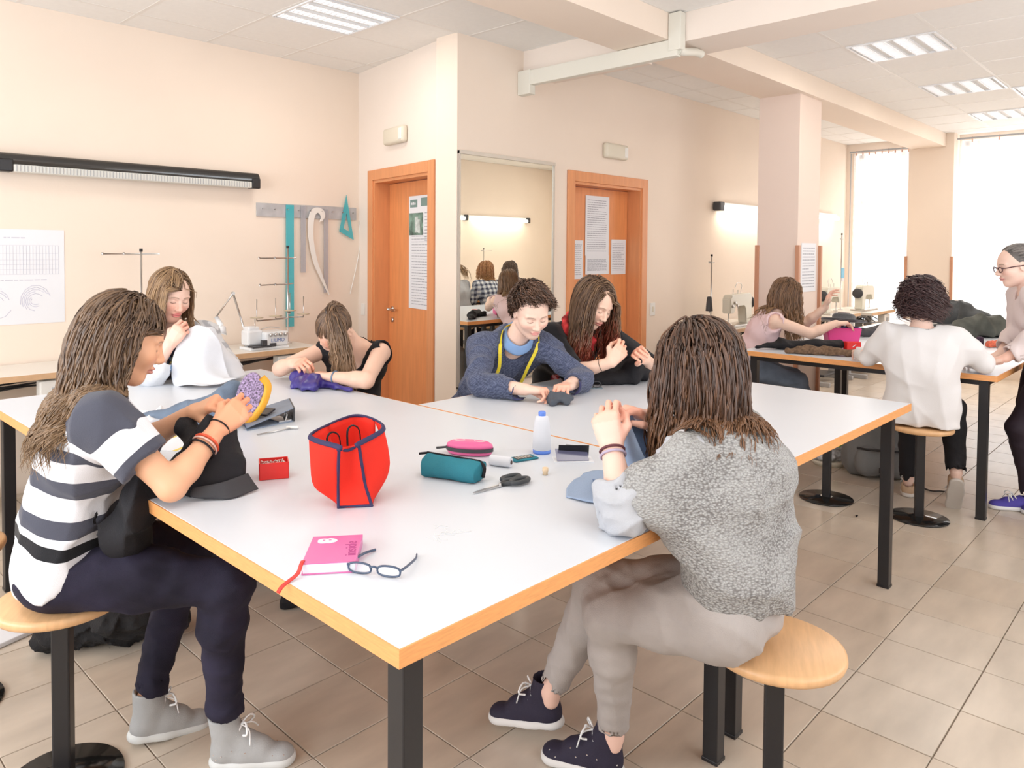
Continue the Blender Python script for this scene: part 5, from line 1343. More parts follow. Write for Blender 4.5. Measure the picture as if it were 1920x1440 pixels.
# 8 ---- woman in the white cardigan
def longcard(S, e):
    p, n, L, F, mid, ax = e['pel'], e['neck'], e['Lc'], e['Fc'], e['mid'], e['axis']
    for q in (-1, 1):
        S.cap(p + L * q * .05 - UP * .06 - F * .03, p + L * q * .105 - UP * .12 - F * .05, .10, .085, .05); S.cap(mid(.4) + L * q * .07, p + L * q * .085 - F * .02, .105, .115, .06)
    S.cap(mid(.5) - L * .07, mid(.5) + L * .07, .112, None, .05, flat=(F, .9)); S.cap(mid(.72) - L * .065, mid(.72) + L * .065, .130, None, .05, flat=(F, .85)); S.cap(p, mid(.5), .13, .12, .06)
    for sh, el, wr in ((e['shL'], e['elL'], e['wrL']), (e['shR'], e['elR'], e['wrR'])):
        S.cap(mid(.90), sh, .072, .060, .05); S.cap(sh, el, .058, .052, .05); S.cap(el, wr, .050, .042, .03, open_b=True); S.cap(mid(.5), sh * .5 + el * .5, .09, .06, .07)
        S.cap(wr, wr + nrm(wr - el) * .05, .036, None, .003, 's')
    S.cap(n - ax * .03, n + ax * .12, .064, .09, .004, 's'); S.cut(A_([0, 0, .555]), -UP); S.cap(p + F * .10 - UP * .15, p + F * .16 + UP * .3, .07, None, .02, 's')
P8 = dict(base=(4.83, 1.245, 0), s=1.02, pel=(4.83, 1.245, .66), neck=(4.835, 1.255, 1.095), head=(4.875, 1.268, 1.262), hrot=(12, 12, 0), yaw=14, cyaw=14, bend=.035, shw=.168,
    elL=(4.835, 1.535, .905), wrL=(4.985, 1.640, .915), handL=((.8, .35, -.1), (0, -.1, -1), 'relax'),
    elR=(5.010, .985, .915), wrR=(5.170, 1.090, .905), handR=((.85, .4, -.05), (0, 0, -1), 'relax'),
    skin=(.84, .58, .48), seed=19, fine=.006, face=False,
    legs=dict(knL=(5.20, 1.40, .60), knR=(5.20, 1.17, .60), anL=(5.26, 1.42, .10), anR=(5.10, 1.12, .24)),
    clothes=[dict(kind='trousers', name='trousers', mat=M_blkf, e=.004, h=.010, seed=5, rr=(.09, .068, .052), to=1.0, fold=.002),
             dict(kind='shape', name='cardigan', mat=mat('white_fine_knit', (.74, .72, .72), .9, bump=.15, bscale=400, sheen=.2), fn=longcard, h=.008, fold=.006, ff=11, seed=6, label='long loose white cardigan')],
    hair=dict(len=.11, n=1500, r=.0031, part=0, side=.8, back=.3, side2=.30, back2=.1, wave=.040, wfreq=26, vol=.24, hairline=.3, steps=14,
              cols=[(.022, .012, .014), (.075, .036, .036), (.10, .05, .05)]), haircol=False)
t8, f8 = person('person', 'woman with short dark curly hair in long white cardigan, seated from behind', P8)
shoe(t8, f8['org'], (5.19, 1.40, .0), 15, 0, upper=(.50, .34, .22), sole=(.6, .55, .5), high=False, nm='beige_shoe', laces=(.6, .45, .3))
shoe(t8, f8['org'], (5.06, 1.105, .20), 20, 62, upper=(.50, .34, .22), sole=(.55, .42, .25), high=False, nm='beige_shoe', laces=(.6, .45, .3))

# 9 ---- standing woman at the right edge
P9 = dict(base=(5.445, 0.815, 0.000), s=1.02, pel=(5.520, 0.730, 0.900), neck=(5.455, 0.845, 1.325), head=(5.413, 0.905, 1.468), hrot=(122, 12, 0), yaw=118, cyaw=112, bend=.02, shw=.165,
    elL=(5.275, 0.745, 1.070), wrL=(5.180, 0.905, 0.935), handL=((-.15, .9, -.35), (.1, -.2, -1), 'relax'),
    elR=(5.585, 0.915, 1.060), wrR=(5.345, 0.960, 0.940), handR=((-.75, .45, -.35), (.0, -.1, -1), 'relax'),
    skin=(.86, .60, .50), seed=23, fine=.0055, closed=False,
    legs=dict(knL=(5.385, 0.855, 0.500), knR=(5.565, 0.855, 0.500), anL=(5.445, 0.795, 0.100), anR=(5.545, 0.695, 0.100)),
    clothes=[dict(kind='trousers', name='trousers', mat=mat('aubergine_trousers', (.022, .012, .022), .75, bump=.2), e=.006, h=.009, seed=5, rr=(.095, .075, .058), to=.98),
             dict(kind='top', name='long_sleeved_top', mat=mat('pale_pink_grey_jersey', (.72, .62, .61), .85, bump=.2), sleeve=1.85, se=.012, e=.014, hem=.03, neck=.062, fold=.004, seed=12, h=.008, label='pale pink-grey long-sleeved top')],
    hair=dict(len=.14, n=924, r=.0031, tie=(-.10, 0, .03), tiedir=(-1, 0, 0), wave=.004, vol=.0, hairline=.45, back=1, side=.1,
              cols=[(.10, .09, .085), (.26, .23, .21), (.3, .26, .22)]))
t9, f9 = person('person', 'woman with glasses standing at the right edge of the photo, hands on the table', P9)
glasses(t9, f9, mat('dark_red_frames', (.06, .01, .02), .3), 1.02, .0028)
M_ls = (.70, .70, .72)
shoe(t9, f9['org'], (5.470, .790, .0), 122, 0, upper=(.08, .06, .36), sole=(.78, .78, .78), high=False, nm='canvas_shoe')
shoe(t9, f9['org'], (5.505, .635, .0), 125, 0, upper=(.08, .06, .36), sole=(.78, .78, .78), high=False, nm='canvas_shoe')

# 10-12 ---- three people the mirror shows
def seated(x, y, lab, topm, hair, yaw=-90, pitch=20, skin=(.85, .6, .48), seed=1, color=None, turn=0):
    a = R(yaw); F = A_([cos(a), sin(a), 0]); L = A_([-sin(a), cos(a), 0]); b = A_([x, y, 0.])
    p = b + UP * .655; n = b + F * .08 + UP * 1.11
    J = dict(base=(x, y, 0), pel=p, neck=n, head=n + F * .06 + UP * .15, hrot=(yaw + turn, pitch, 0), yaw=yaw, bend=.04, shw=.16,
        elL=n + L * .22 + F * .05 - UP * .22, wrL=n + L * .14 + F * .28 - UP * .18, handL=(F - L * .3, -UP, 'relax'), elR=n - L * .22 + F * .05 - UP * .22, wrR=n - L * .14 + F * .28 - UP * .18, handR=(F + L * .3, -UP, 'relax'),
        skin=skin, seed=seed, fine=.007, face=False, legs=dict(knL=p + F * .38 + L * .09 - UP * .06, knR=p + F * .38 - L * .09 - UP * .06, anL=b + F * .36 + L * .09 + UP * .12, anR=b + F * .36 - L * .09 + UP * .12),
        clothes=[dict(kind='trousers', name='jeans', mat=M_denim, e=.004, h=.014, seed=5), dict(kind='top', name='shirt', mat=topm, sleeve=1.8, se=.012, e=.014, hem=.06, fold=.004, seed=seed, h=.010, color=color)], hair=hair)
    stool('round wooden stool under ' + lab.split(' seen')[0].split(',')[0], x, y); return person('person', lab, J)
seated(6.72, .52, 'girl with ponytail in light grey top, reflected at the left of the mirror', M_gj, dict(len=.26, n=528, r=.0031, tie=(-.105, 0, .03), tiedir=(-1, 0, 0), wave=.004, vol=.02, hairline=.45, back=1, side=.1, cols=[(.25, .15, .08), (.50, .33, .18), (.6, .42, .25)]), yaw=-95, turn=-35, seed=51)
def c_plaid(pel, ax, Lc, Fc, env):
    def fn(V):
        P = V - pel; c = np.tile((.05, .055, .09), (len(V), 1)); a = (np.floor(P @ ax * 34) % 2) > .5; b = (np.floor(P @ Lc * 34) % 2) > .5
        c[a ^ b] = (.30, .33, .40); c[a & b] = (.70, .72, .74); return c
    return fn
seated(7.10, .70, 'woman with reddish blond hair in plaid shirt, reflected in the middle of the mirror', M_fab, dict(len=.20, n=572, r=.0031, side=.8, back=.3, wave=.01, vol=.2, cols=[(.28, .11, .04), (.55, .28, .12), (.6, .35, .15)]), yaw=-80, seed=52, color=c_plaid)
seated(7.75, .55, 'girl with long dark hair in dark top, reflected right of the plaid shirt', M_blkf, dict(len=.34, n=572, r=.0031, side=.8, back=.3, wave=.006, vol=.14, cols=[(.04, .022, .015), (.14, .08, .05), (.16, .09, .06)]), yaw=-85, seed=53)
# ================================================================ things on the tables
TZ = .8505
def bundle(name, label, cat, caps, m, base, fold=.006, ff=14, h=.006, seed=1, cutz=TZ, group=None, color=None, flatz=None):
    S = Shape()
    for c in caps: S.cap(c[0], c[1], c[2], c[3], c[4] if len(c) > 4 else .03, flat=(UP, flatz) if flatz else None)
    if cutz: S.cut((0, 0, cutz), -UP)
    V, Q = S.mesh(h, disp=folds(seed, fold, ff))
    if cutz: V[:, 2] = np.maximum(V[:, 2], cutz)
    o = mesh_obj(name, [(V, Q)], m, None, base, color); o.location = base
    return tag(o, label, cat, group)
M_redf = mat('red_felt', (.80, .035, .02), .8, bump=.15, bscale=200, spec=.2); M_navyp = mat('navy_piping', (.028, .024, .085), .7)
# red felt bag, open at the top
bs = [A_(p) for p in ((1.132, 1.673, TZ), (1.203, 1.621, TZ), (1.300, 1.735, TZ), (1.228, 1.790, TZ))]
tp_ = [A_(p) for p in ((1.098, 1.620, 1.030), (1.145, 1.600, 1.034), (1.245, 1.628, 1.050), (1.285, 1.820, 1.050), (1.090, 1.745, 1.035))]
t = thing('fabric_bag', 'open red felt bag with navy piping standing on the front table', 'bag', tuple(bs[0]))
o0 = bs[0]
def quad_sheet(rows, th=.003, wr=.002, n=14, seed=1):
    bm = sheet([[Vector(p) for p in r] for r in rows], n, n, th, wr, 26, seed)
    for v in bm.verts: v.co -= Vector(o0)
    return bm
c_ = (bs[0] + bs[2]) / 2
gm = [(bs[0] + tp_[0]) / 2 + A_([.012, .022, -.02]), (bs[1] + tp_[1]) / 2 + A_([.010, .018, -.02])]
finish('gusset', quad_sheet([[tp_[0], (tp_[0] + tp_[1]) / 2 + A_([.012, .02, -.01]), tp_[1]], [gm[0], (gm[0] + gm[1]) / 2 + A_([.012, .02, 0]), gm[1]], [bs[0], (bs[0] + bs[1]) / 2, bs[1]]]), M_redf, t)
bl = (bs[0] + tp_[4]) / 2 + A_([-.035, -.005, -.02])
finish('side_panel', quad_sheet([[tp_[0], tp_[4], tp_[4] * .45 + tp_[3] * .55 + A_([-.02, .01, 0])], [gm[0], bl, bl * .3 + bs[3] * .7 + A_([.0, .0, .08])], [bs[0], (bs[0] * .7 + bs[3] * .3), bs[3]]], seed=2), M_redf, t)
br = (bs[1] + tp_[2]) / 2 + A_([.035, .0, -.01])
finish('side_panel', quad_sheet([[tp_[1], tp_[2], tp_[2] * .45 + tp_[3] * .55 + A_([.03, .0, 0])], [gm[1], br, br * .3 + bs[2] * .7 + A_([.02, .0, .08])], [bs[1], (bs[1] * .6 + bs[2] * .4), bs[2]]], seed=3), M_redf, t)
finish('back_panel', quad_sheet([[tp_[4] * .45 + tp_[3] * .55 + A_([-.02, .01, 0]), tp_[3], tp_[2] * .45 + tp_[3] * .55 + A_([.03, .0, 0])], [bs[3], (bs[2] + bs[3]) / 2, bs[2]]], seed=4), M_redf, t)
finish('base', quad_sheet([[bs[0], bs[1]], [bs[3], bs[2]]], th=.004, wr=0), M_redf, t)
for k, pts in enumerate(([tp_[0], gm[0], bs[0]], [tp_[1], gm[1], bs[1]])):
    bm = BM(); tube(bm, spline([Vector(p - o0) for p in pts], 14), .0042, 6); finish('piping', bm, M_navyp, t)
bm = BM(); tube(bm, [Vector(p - o0) + Vector((0, 0, .003)) for p in (bs[0], bs[1])], .0042, 6); finish('piping', bm, M_navyp, t)
rim = spline([Vector(p - o0) for p in (tp_[0] + A_([.004, .012, -.008]), tp_[0], tp_[4], tp_[4] * .45 + tp_[3] * .55 + A_([-.02, .01, 0]), tp_[3], tp_[2] * .45 + tp_[3] * .55 + A_([.03, .0, 0]), tp_[2], tp_[1], tp_[1] + A_([.002, .012, -.008]))], 60)
bm = BM(); tube(bm, rim, .0042, 6, flat=1.8); finish('rim_piping', bm, M_navyp, t)
bm = BM(); tube(bm, spline([Vector(p - o0) for p in (tp_[0] + A_([.004, .012, -.008]), (tp_[0] + tp_[1]) / 2 + A_([.012, .02, -.018]), tp_[1] + A_([.002, .012, -.008]))], 12), .0045, 6); finish('gusset_binding', bm, M_navyp, t)
for d_, l_ in ((A_([.03, .10, .0]), 'black handle loop inside the rim'), (A_([.085, .085, .012]), 'black handle loop at the back of the rim')):
    bm = BM(); b0 = tp_[0] + d_ - o0; tube(bm, spline([Vector(b0 + A_(q)) for q in ((0, 0, -.04), (.004, .006, .0), (.02, .006, .012), (.036, -.002, .0), (.04, -.006, -.04))], 14), .005, 6, flat=.4); finish('handle', bm, M_blkf, t)

# red pin box
t = thing('pin_box', 'small red box full of pins beside the red felt bag', 'box', (1.152, 2.045, TZ), math.atan2(2.015 - 2.054, 1.188 - 1.111))
M_redp = mat('red_plastic', (.80, .03, .025), .3); a, b_, h_ = .043, .032, .050; bm = BM()
box(bm, -a, a, -b_, b_, 0, .006, bev=.002); box(bm, -a, a, -b_, -b_ + .003, .004, h_, bev=.001); box(bm, -a, a, b_ - .003, b_, .004, h_, bev=.001); box(bm, -a, -a + .003, -b_, b_, .004, h_, bev=.001); box(bm, a - .003, a, -b_, b_, .004, h_, bev=.001)
finish('container', bm, M_redp, t)
rg = random.Random(3)
for q in range(60):
    bm = BM(); x, y = rg.uniform(-.036, .036), rg.uniform(-.026, .026); an = rg.random() * 6; z = .036 + rg.random() * .008
    x1_, y1_ = max(-.038, min(.038, x + .026 * cos(an))), max(-.028, min(.028, y + .026 * sin(an)))
    tube(bm, [(x, y, z), (x1_, y1_, z - .003)], .0007, 3); bmesh.ops.create_icosphere(bm, subdivisions=1, radius=.0022, matrix=Matrix.Translation((x, y, z)))
    finish('pin', bm, mat('pearl_pins', (.85, .75, .72), .3), t)
bm = BM(); box(bm, -a + .004, a - .004, -b_ + .004, b_ - .004, .006, .034); finish('pin_heap', bm, mat('pin_heap', (.55, .40, .38), .5, var=.5, vscale=300), t)

# pink notebook, with cover lettering
nbM = Matrix.Translation((.840, 1.379, TZ)) @ Matrix.Rotation(math.atan2(1.303 - 1.371, .922 - .832), 4, 'Z')
t = thing('notebook', 'pink notebook with a red ribbon near the front table corner', 'notebook', (.840, 1.379, TZ), math.atan2(1.303 - 1.371, .922 - .832))
M_pinkc = mat('pink_book_cover', (.66, .16, .38), .35, spec=.5); w_, d_ = .113, .155
bm = BM(); prism(bm, [(0, 0), (w_, 0), (w_ + .012, d_), (.012, d_)], 0, .002); prism(bm, [(0, .004), (w_, .004), (w_ + .012, d_), (.012, d_)], .0205, .0225); prism(bm, [(w_ - .003, .004), (w_, .004), (w_ + .012, d_), (w_ + .009, d_)], .001, .0215); finish('cover', bm, M_pinkc, t)
bm = BM(); prism(bm, [(.003, .003), (w_ - .001, .003), (w_ + .008, d_ - .003), (.014, d_ - .003)], .002, .0205); finish('pages', bm, mat('page_edges', (.80, .80, .86), .7, bump=.3, bscale=400, stretch=(1, 1, 30)), t)
bm = BM(); V = spline([(.002, .02, .0235), (.0, .0, .0235), (-.006, -.015, .010), (-.025, -.035, .002), (-.034, -.052, .0), (-.040, -.060, -.008)], 14); tube(bm, V, .0045, 4, flat=.15); finish('ribbon', bm, mat('red_ribbon', (.78, .05, .04), .5), t)
bm = BM()
prism(bm, [(.045 + (.020 + .0035 * abs(cos(1.5 * q))) * cos(q), .126 + (.012 + .004 * abs(sin(2 * q))) * sin(q)) for q in np.arange(32) * pi / 16], .0225, .0230)
em = finish('white_emblem', bm, M_paper, t); bm = BM()
for x in (.038, .052): prism(bm, [(x + .0035 * cos(q), .129 + .003 * sin(q)) for q in np.arange(10) * pi / 5], .0230, .0233)
finish('emblem_dots', bm, mat('pink_book_cover', (.66, .16, .38)), em)
fc = bpy.data.curves.new('cover_lettering', 'FONT'); fc.body = 'inside'; fc.size = .036; fc.extrude = .0003; fm = word_mesh(fc); fm.materials.clear(); fm.materials.append(mat('dark_pink_print', (.42, .05, .22), .4))
o = bpy.data.objects.new('cover_lettering', fm); COL.objects.link(o); o.parent = t; o.location = (.112, .035, .0229); o.rotation_euler = (0, 0, pi / 2)

# folded spectacles
def spectacles(lab, loc, rz, m, s=1.):
    t = thing('spectacles', lab, 'glasses', loc, rz)
    for q in (-1, 1):
        bm = BM(); tube(bm, [(q * .033 + .026 * cos(a) * s, .004, .013 + .011 * np.sign(sin(a)) * abs(sin(a)) ** .6) for a in np.arange(20) * pi / 10], .0022, 6, close=True); r = finish('lens_rim', bm, m, t)
        bm = BM(); lathe(bm, [(.0245, -.0006), (.0245, .0006)], 20, Matrix.Translation((q * .033, .004, .013)) @ Matrix.Scale(.42, 4, (0, 0, 1)) @ Matrix.Rotation(pi / 2, 4, 'X')); finish('lens', bm, mat('spectacle_lens', (.85, .9, .95), .05, alpha=.2), r)
        bm = BM(); tube(bm, spline([(q * .060, .002, .018), (q * .062, .03, .015), (q * .060, .09, .008), (q * .050, .125, .003)], 14), .0020, 6, flat=1.6); finish('temple', bm, m, t)
    bm = BM(); tube(bm, spline([(-.010, .004, .016), (0, .002, .020), (.010, .004, .016)], 8), .0022, 6); finish('bridge', bm, m, t)
    return t
spectacles('dark blue framed spectacles lying on the corner of the pink notebook', (.945, 1.268, TZ), math.atan2(1.209 - 1.336, 1.002 - .949) + .12, mat('blue_black_frame', (.05, .075, .13), .3))

def scissors(lab, loc, rz, L_=.17, sc=1., half=None):
    t = thing('scissors', lab, 'scissors', loc, rz, None)
    for q in (-1, 1):
        bm = BM(); prism(bm, [(0, 0), (.02, q * -.004), (-.0, q * .006), (-.09, q * .002), (-.095, 0)], .002 + (q > 0) * .002, .0038 + (q > 0) * .002); bl_ = finish('blade', bm, M_metal, t)
        bm = BM(); c = (.055, q * .017)
        tube(bm, [(c[0] + .030 * cos(a_), c[1] + .0135 * sin(a_), .009) for a_ in np.arange(20) * pi / 10], .0065, 8, close=True); tube(bm, [(.005, 0, .006), (.03, q * .012, .008)], [.005, .007], 8); finish('handle', bm, mat('charcoal_rubber', (.045, .05, .055), .45), t)
    bm = BM(); lathe(bm, [(.004, 0), (.004, .008), (.002, .009)], 12); finish('pivot_screw', bm, M_metal, t); t.scale = (sc,) * 3
    return t
scissors('grey-handled tailor scissors before the teal pencil case', (1.570, 1.497, TZ), math.atan2(1.49 - 1.50, 1.68 - 1.465), sc=1.12)
scissors('small scissors with a dark handle, half hidden behind the red bag', (1.335, 2.065, TZ), math.atan2(-.09, -.08) + .25, sc=.62)

# teal pencil case
M_teal = mat('teal_canvas', (.028, .20, .26), .75, bump=.3, bscale=300, var=.12, vscale=14, spec=.3)
pA, pB = A_([1.500, 1.740, TZ + .032]), A_([1.562, 1.572, TZ + .032]); S = Shape(); dd = nrm(pB - pA); nn = np.cross(dd, UP)
for q in (-1, 1): S.cap(pA + nn * q * .017 - UP * .008, pB + nn * q * .017 - UP * .008, .026, .026, .012, open_a=True, open_b=True); 
S.cap(pA + UP * .010, pB + UP * .006, .026, .022, .02, open_a=True, open_b=True); S.cut((0, 0, TZ), -UP)
o = mesh_obj('case_body', [S.mesh(.0035, disp=folds(3, .0018, 30))], M_teal, None, pA); t = thing('pencil_case', 'teal canvas pencil case in the middle of the front table', 'pencil case', tuple(pA)); o.parent = t
bm = BM(); tube(bm, [Vector(q) for q in (nrm(nn) * .0 + UP * .036, (pB - pA) + UP * .030)], .003, 6); tube(bm, spline([Vector(q) for q in ((pB - pA) + UP * .028, (pB - pA) + UP * .012 + dd * .014, (pB - pA) - UP * .018 + dd * .010)], 8), .005, 6); tube(bm, spline([Vector(q) for q in (UP * .034, UP * .03 - dd * .02, UP * .028 - dd * .028)], 8), .004, 6); finish('zip', bm, M_blkf, t)
# pink glasses case
M_pk = mat('pink_hard_case', (.80, .14, .34), .35); pc = A_([1.750, 1.812, TZ]); t = thing('glasses_case', 'pink hard glasses case with dark zip behind the teal pencil case', 'glasses case', tuple(pc), math.atan2(1.742 - 1.864, 1.775 - 1.698))
bm = BM(); n = 32
def oval(z, a, b2): return [bm.verts.new((a * cos(q) * (1 + .0), b2 * sin(q), z)) for q in np.arange(n) * 2 * pi / n]
R_ = [oval(z, a, b2) for z, a, b2 in ((.0, .064, .026), (.004, .074, .034), (.014, .080, .039))]; R_[0]
for a1, b1 in zip(R_, R_[1:]):
    for j in range(n): bm.faces.new((a1[j], a1[(j + 1) % n], b1[(j + 1) % n], b1[j])).smooth = True
bm.faces.new(R_[0][::-1]); bm.faces.new(R_[-1]); finish('lower_shell', bm, M_pk, t)
bm = BM(); R_ = [oval(z, a, b2) for z, a, b2 in ((.0142, .082, .041), (.026, .082, .041))]
for j in range(n): bm.faces.new((R_[0][j], R_[0][(j + 1) % n], R_[1][(j + 1) % n], R_[1][j]))
bm.faces.new(R_[0][::-1]); bm.faces.new(R_[1]); tube(bm, [(-.08, .0, .02), (-.115, -.006, .016)], .004, 6); finish('zip_band', bm, M_dkgrey, t)
bm = BM(); R_ = [oval(z, a, b2) for z, a, b2 in ((.0262, .081, .040), (.036, .078, .037), (.044, .066, .028), (.047, .045, .016))]
for a1, b1 in zip(R_, R_[1:]):
    for j in range(n): bm.faces.new((a1[j], a1[(j + 1) % n], b1[(j + 1) % n], b1[j])).smooth = True
bm.faces.new(R_[0][::-1]); bm.faces.new(R_[-1]); lid = finish('lid', bm, M_pk, t)
for q in (-1, 1):
    bm = BM(); tube(bm, [(q * .034 + .018 * cos(a), .012 * sin(a), .0465) for a in np.arange(18) * pi / 9], .0016, 5, close=True); lathe(bm, [(.016, .044), (.016, .0468)], 18, Matrix.Translation((q * .034, 0, 0)) @ Matrix.Scale(.68, 4, (0, 1, 0))); finish('oval_mark', bm, mat('pale_pink_print', (.80, .55, .60), .5), lid)

# thread cones, reel, small card, cork
t = thing('thread_cone', 'tall white thread cone with blue top, upright near the table seam', 'thread cone', (1.940, 1.655, TZ))
bm = BM(); lathe(bm, [(.030, .0), (.031, .012), (.026, .014)], 28); lathe(bm, [(.010, .118), (.012, .122), (.013, .138), (.010, .142)], 20); finish('blue_core', bm, mat('blue_plastic_core', (.12, .25, .75), .4), t)
bm = BM(); lathe(bm, [(.026, .008), (.032, .014), (.031, .06), (.026, .108), (.021, .124), (.012, .127)], 32); finish('wound_thread', bm, mat('white_thread', (.82, .84, .90), .7, bump=.5, bscale=600, stretch=(1, 1, 8)), t)
t = thing('thread_reel', 'white thread reel lying on its side beside the teal card', 'thread reel', (1.722, 1.640, TZ + .0165), math.atan2(1.605 - 1.668, 1.737 - 1.714))
bm = BM(); lathe(bm, [(.016, -.036), (.0165, -.030), (.0165, .030), (.015, .036)], 24, Matrix.Rotation(pi / 2, 4, 'Y')); finish('wound_thread', bm, mat('white_thread', (.8, .8, .8), .7), t)
bm = BM(); lathe(bm, [(.0065, -.038), (.0065, .038)], 14, Matrix.Rotation(pi / 2, 4, 'Y')); finish('core', bm, mat('dark_brown_core', (.06, .03, .025), .6), t)
t = thing('needle_card', 'small teal card holding needles beside the white thread cone', 'card', (1.835, 1.645, TZ), math.atan2(0.0, 1) - .25)
bm = BM(); box(bm, -.047, .047, -.025, .025, 0, .006, bev=.004); finish('card', bm, M_teal, t)
bm = BM(); box(bm, -.033, .033, -.015, .015, .006, .0068); wn_ = finish('window', bm, M_dkgrey, t)
for q in range(6): bm = BM(); box(bm, -.028 + q * .010, -.022 + q * .010, -.012, .012, .0068, .0082, bev=.0006); finish('needle_pack', bm, mat('needle_pack', (.45, .40, .36), .5), t)
t = thing('cork_stub', 'tiny pale cork stub standing right of the grey scissors', 'cork', (1.755, 1.482, TZ)); bm = BM(); lathe(bm, [(.008, 0), (.008, .010), (.0095, .012), (.009, .022)], 16); finish('stub', bm, mat('pale_cork', (.78, .60, .40), .7), t)
# open wallet
t = thing('wallet', 'small dark wallet propped open on a white paper near the thread cone', 'wallet', (1.945, 1.525, TZ), math.atan2(1.478 - 1.569, 1.993 - 1.899))
bm = BM(); box(bm, -.065, .065, -.035, .03, 0, .003, M=TR((0, 0, 0), .0)); finish('white_paper', bm, M_paper, t)
bm = BM(); box(bm, -.055, .05, -.0015, .0015, 0, .050, M=TR((0, -.025, .004), .06, -.95)); finish('front_flap', bm, mat('slate_plastic', (.12, .12, .20), .2), t)
bm = BM(); box(bm, -.05, .05, -.0015, .0015, 0, .052, M=TR((.004, .020, .004), -.05, .5)); finish('back_flap', bm, mat('black_vinyl', (.02, .02, .022), .15), t)
t = thing('clear_clip', 'small clear plastic clip lying behind the wallet', 'clip', (2.06, 1.63, TZ), .4); bm = BM(); box(bm, -.016, .016, -.006, .006, 0, .006, bev=.002); box(bm, -.004, .004, -.014, .014, .005, .010, bev=.001); finish('clip', bm, M_clear, t)

# binder with a phone, slim pen, small scissors
t = thing('binder', 'grey-blue ring binder lying behind the red felt bag', 'binder', (1.40, 2.66, TZ), 0)
prf = lambda x: .006 + .042 * x
F0, F1, B1_, B0_ = A_([-.03, -.03]), A_([.18, -.01]), A_([.265, .17]), A_([.06, .20]); bm = BM()
vb = [bm.verts.new((*p, 0)) for p in (F0, F1, B1_, B0_)]; vt = [bm.verts.new((*p, .004)) for p in (F0, F1, B1_, B0_)]
bm.faces.new(vb[::-1]); bm.faces.new(vt)
for j in range(4): bm.faces.new((vb[j], vb[(j + 1) % 4], vt[(j + 1) % 4], vt[j]))
finish('lower_cover', bm, mat('binder_board', (.22, .27, .36), .45, var=.2, vscale=12), t); bm = BM()
zs = (.010, .052, .052, .010); vb = [bm.verts.new((*p, z)) for p, z in zip((F0, F1, B1_, B0_), zs)]; vt = [bm.verts.new((*p, z + .003)) for p, z in zip((F0, F1, B1_, B0_), zs)]
bm.faces.new(vb[::-1]); bm.faces.new(vt)
for j in range(4): bm.faces.new((vb[j], vb[(j + 1) % 4], vt[(j + 1) % 4], vt[j]))
finish('upper_cover', bm, mat('binder_board', (.22, .27, .36), .45), t)
bm = BM(); vb = [bm.verts.new((*p, z)) for p, z in ((F1, 0), (B1_, 0), (B1_, .055), (F1, .055))]; vt = [bm.verts.new(v.co + Vector((.005, -.003, 0))) for v in vb]
bm.faces.new(vb[::-1]); bm.faces.new(vt)
for j in range(4): bm.faces.new((vb[j], vb[(j + 1) % 4], vt[(j + 1) % 4], vt[j]))
finish('spine', bm, M_dkgrey, t)
bm = BM(); tube(bm, [(.15, .0, .005), (.158, .0, .03), (.148, .0, .042)], .003, 6); tube(bm, [(.172, .05, .005), (.18, .05, .03), (.17, .05, .042)], .003, 6); box(bm, .12, .175, -.004, .09, .004, .008); finish('ring_mechanism', bm, M_metal, t)
tag(finish('phone', (lambda b: (box(b, -.033, .033, -.055, .055, 0, .008, bev=.003), b)[1])(BM()), mat('black_phone_glass', (.012, .014, .02), .08)), 'black phone lying on the grey-blue binder', 'phone').location = (1.475, 2.73, TZ + .040)
bpy.data.objects['phone'].rotation_euler = (.0, -.2, .5)
t = thing('slim_scissors', 'thin silver scissors with a white grip before the binder', 'scissors', (1.45, 2.54, TZ), .08)
bm = BM(); tube(bm, [(-.09, 0, .003), (.05, .0, .004)], [.001, .003], 6); finish('blade', bm, M_metal, t); bm = BM(); tube(bm, [(-.085, .012, .003), (.05, -.004, .006)], [.001, .003], 6); finish('blade', bm, M_metal, t)
bm = BM(); tube(bm, [(.045, .012, .006), (.075, -.022, .006)], .006, 8); finish('grip', bm, M_white, t)
# lilac glitter pad with orange strap
def xf(o, x, z, c, ax, n): return A_(c) + A_(ax) * x + UP * z
c = A_([1.420, 2.700, .955]); axr = nrm([.55, -.45, 0]); lean = nrm([.10, -.05, 1]); nrmv = np.cross(axr, lean)
t = thing('glitter_pad', 'upright oval lilac glitter pad with orange-yellow strap behind the binder', 'pad', (1.40, 2.72, TZ))
bm = BM(); ring = [(c + axr * .048 * cos(q) * (1.1 if sin(q) > 0 else .8) + lean * .105 * sin(q)) for q in np.arange(28) * 2 * pi / 28]
va = [bm.verts.new(Vector(p - nrmv * .008) - Vector((1.40, 2.72, TZ))) for p in ring]; vb = [bm.verts.new(Vector(p + nrmv * .008) - Vector((1.40, 2.72, TZ))) for p in ring]; bm.faces.new(va[::-1]); bm.faces.new(vb)
for j in range(28): bm.faces.new((va[j], va[(j + 1) % 28], vb[(j + 1) % 28], vb[j]))
bmesh.ops.recalc_face_normals(bm, faces=bm.faces[:]); finish('pad', bm, mat('lilac_glitter', (.50, .38, .60), .35, var=.9, vscale=160, metal=.2), t)
bm = BM(); tube(bm, spline([Vector(p - A_([1.40, 2.72, TZ])) for p in (c + axr * .035 + lean * .085, c + axr * .062 + lean * .05, c + axr * .055 - lean * .01, c + axr * .030 - lean * .06, c + axr * .0 - lean * .10)], 20), .015, 8, flat=1.0); finish('strap', bm, mat('orange_yellow_strap', (.88, .42, .03), .5), t)

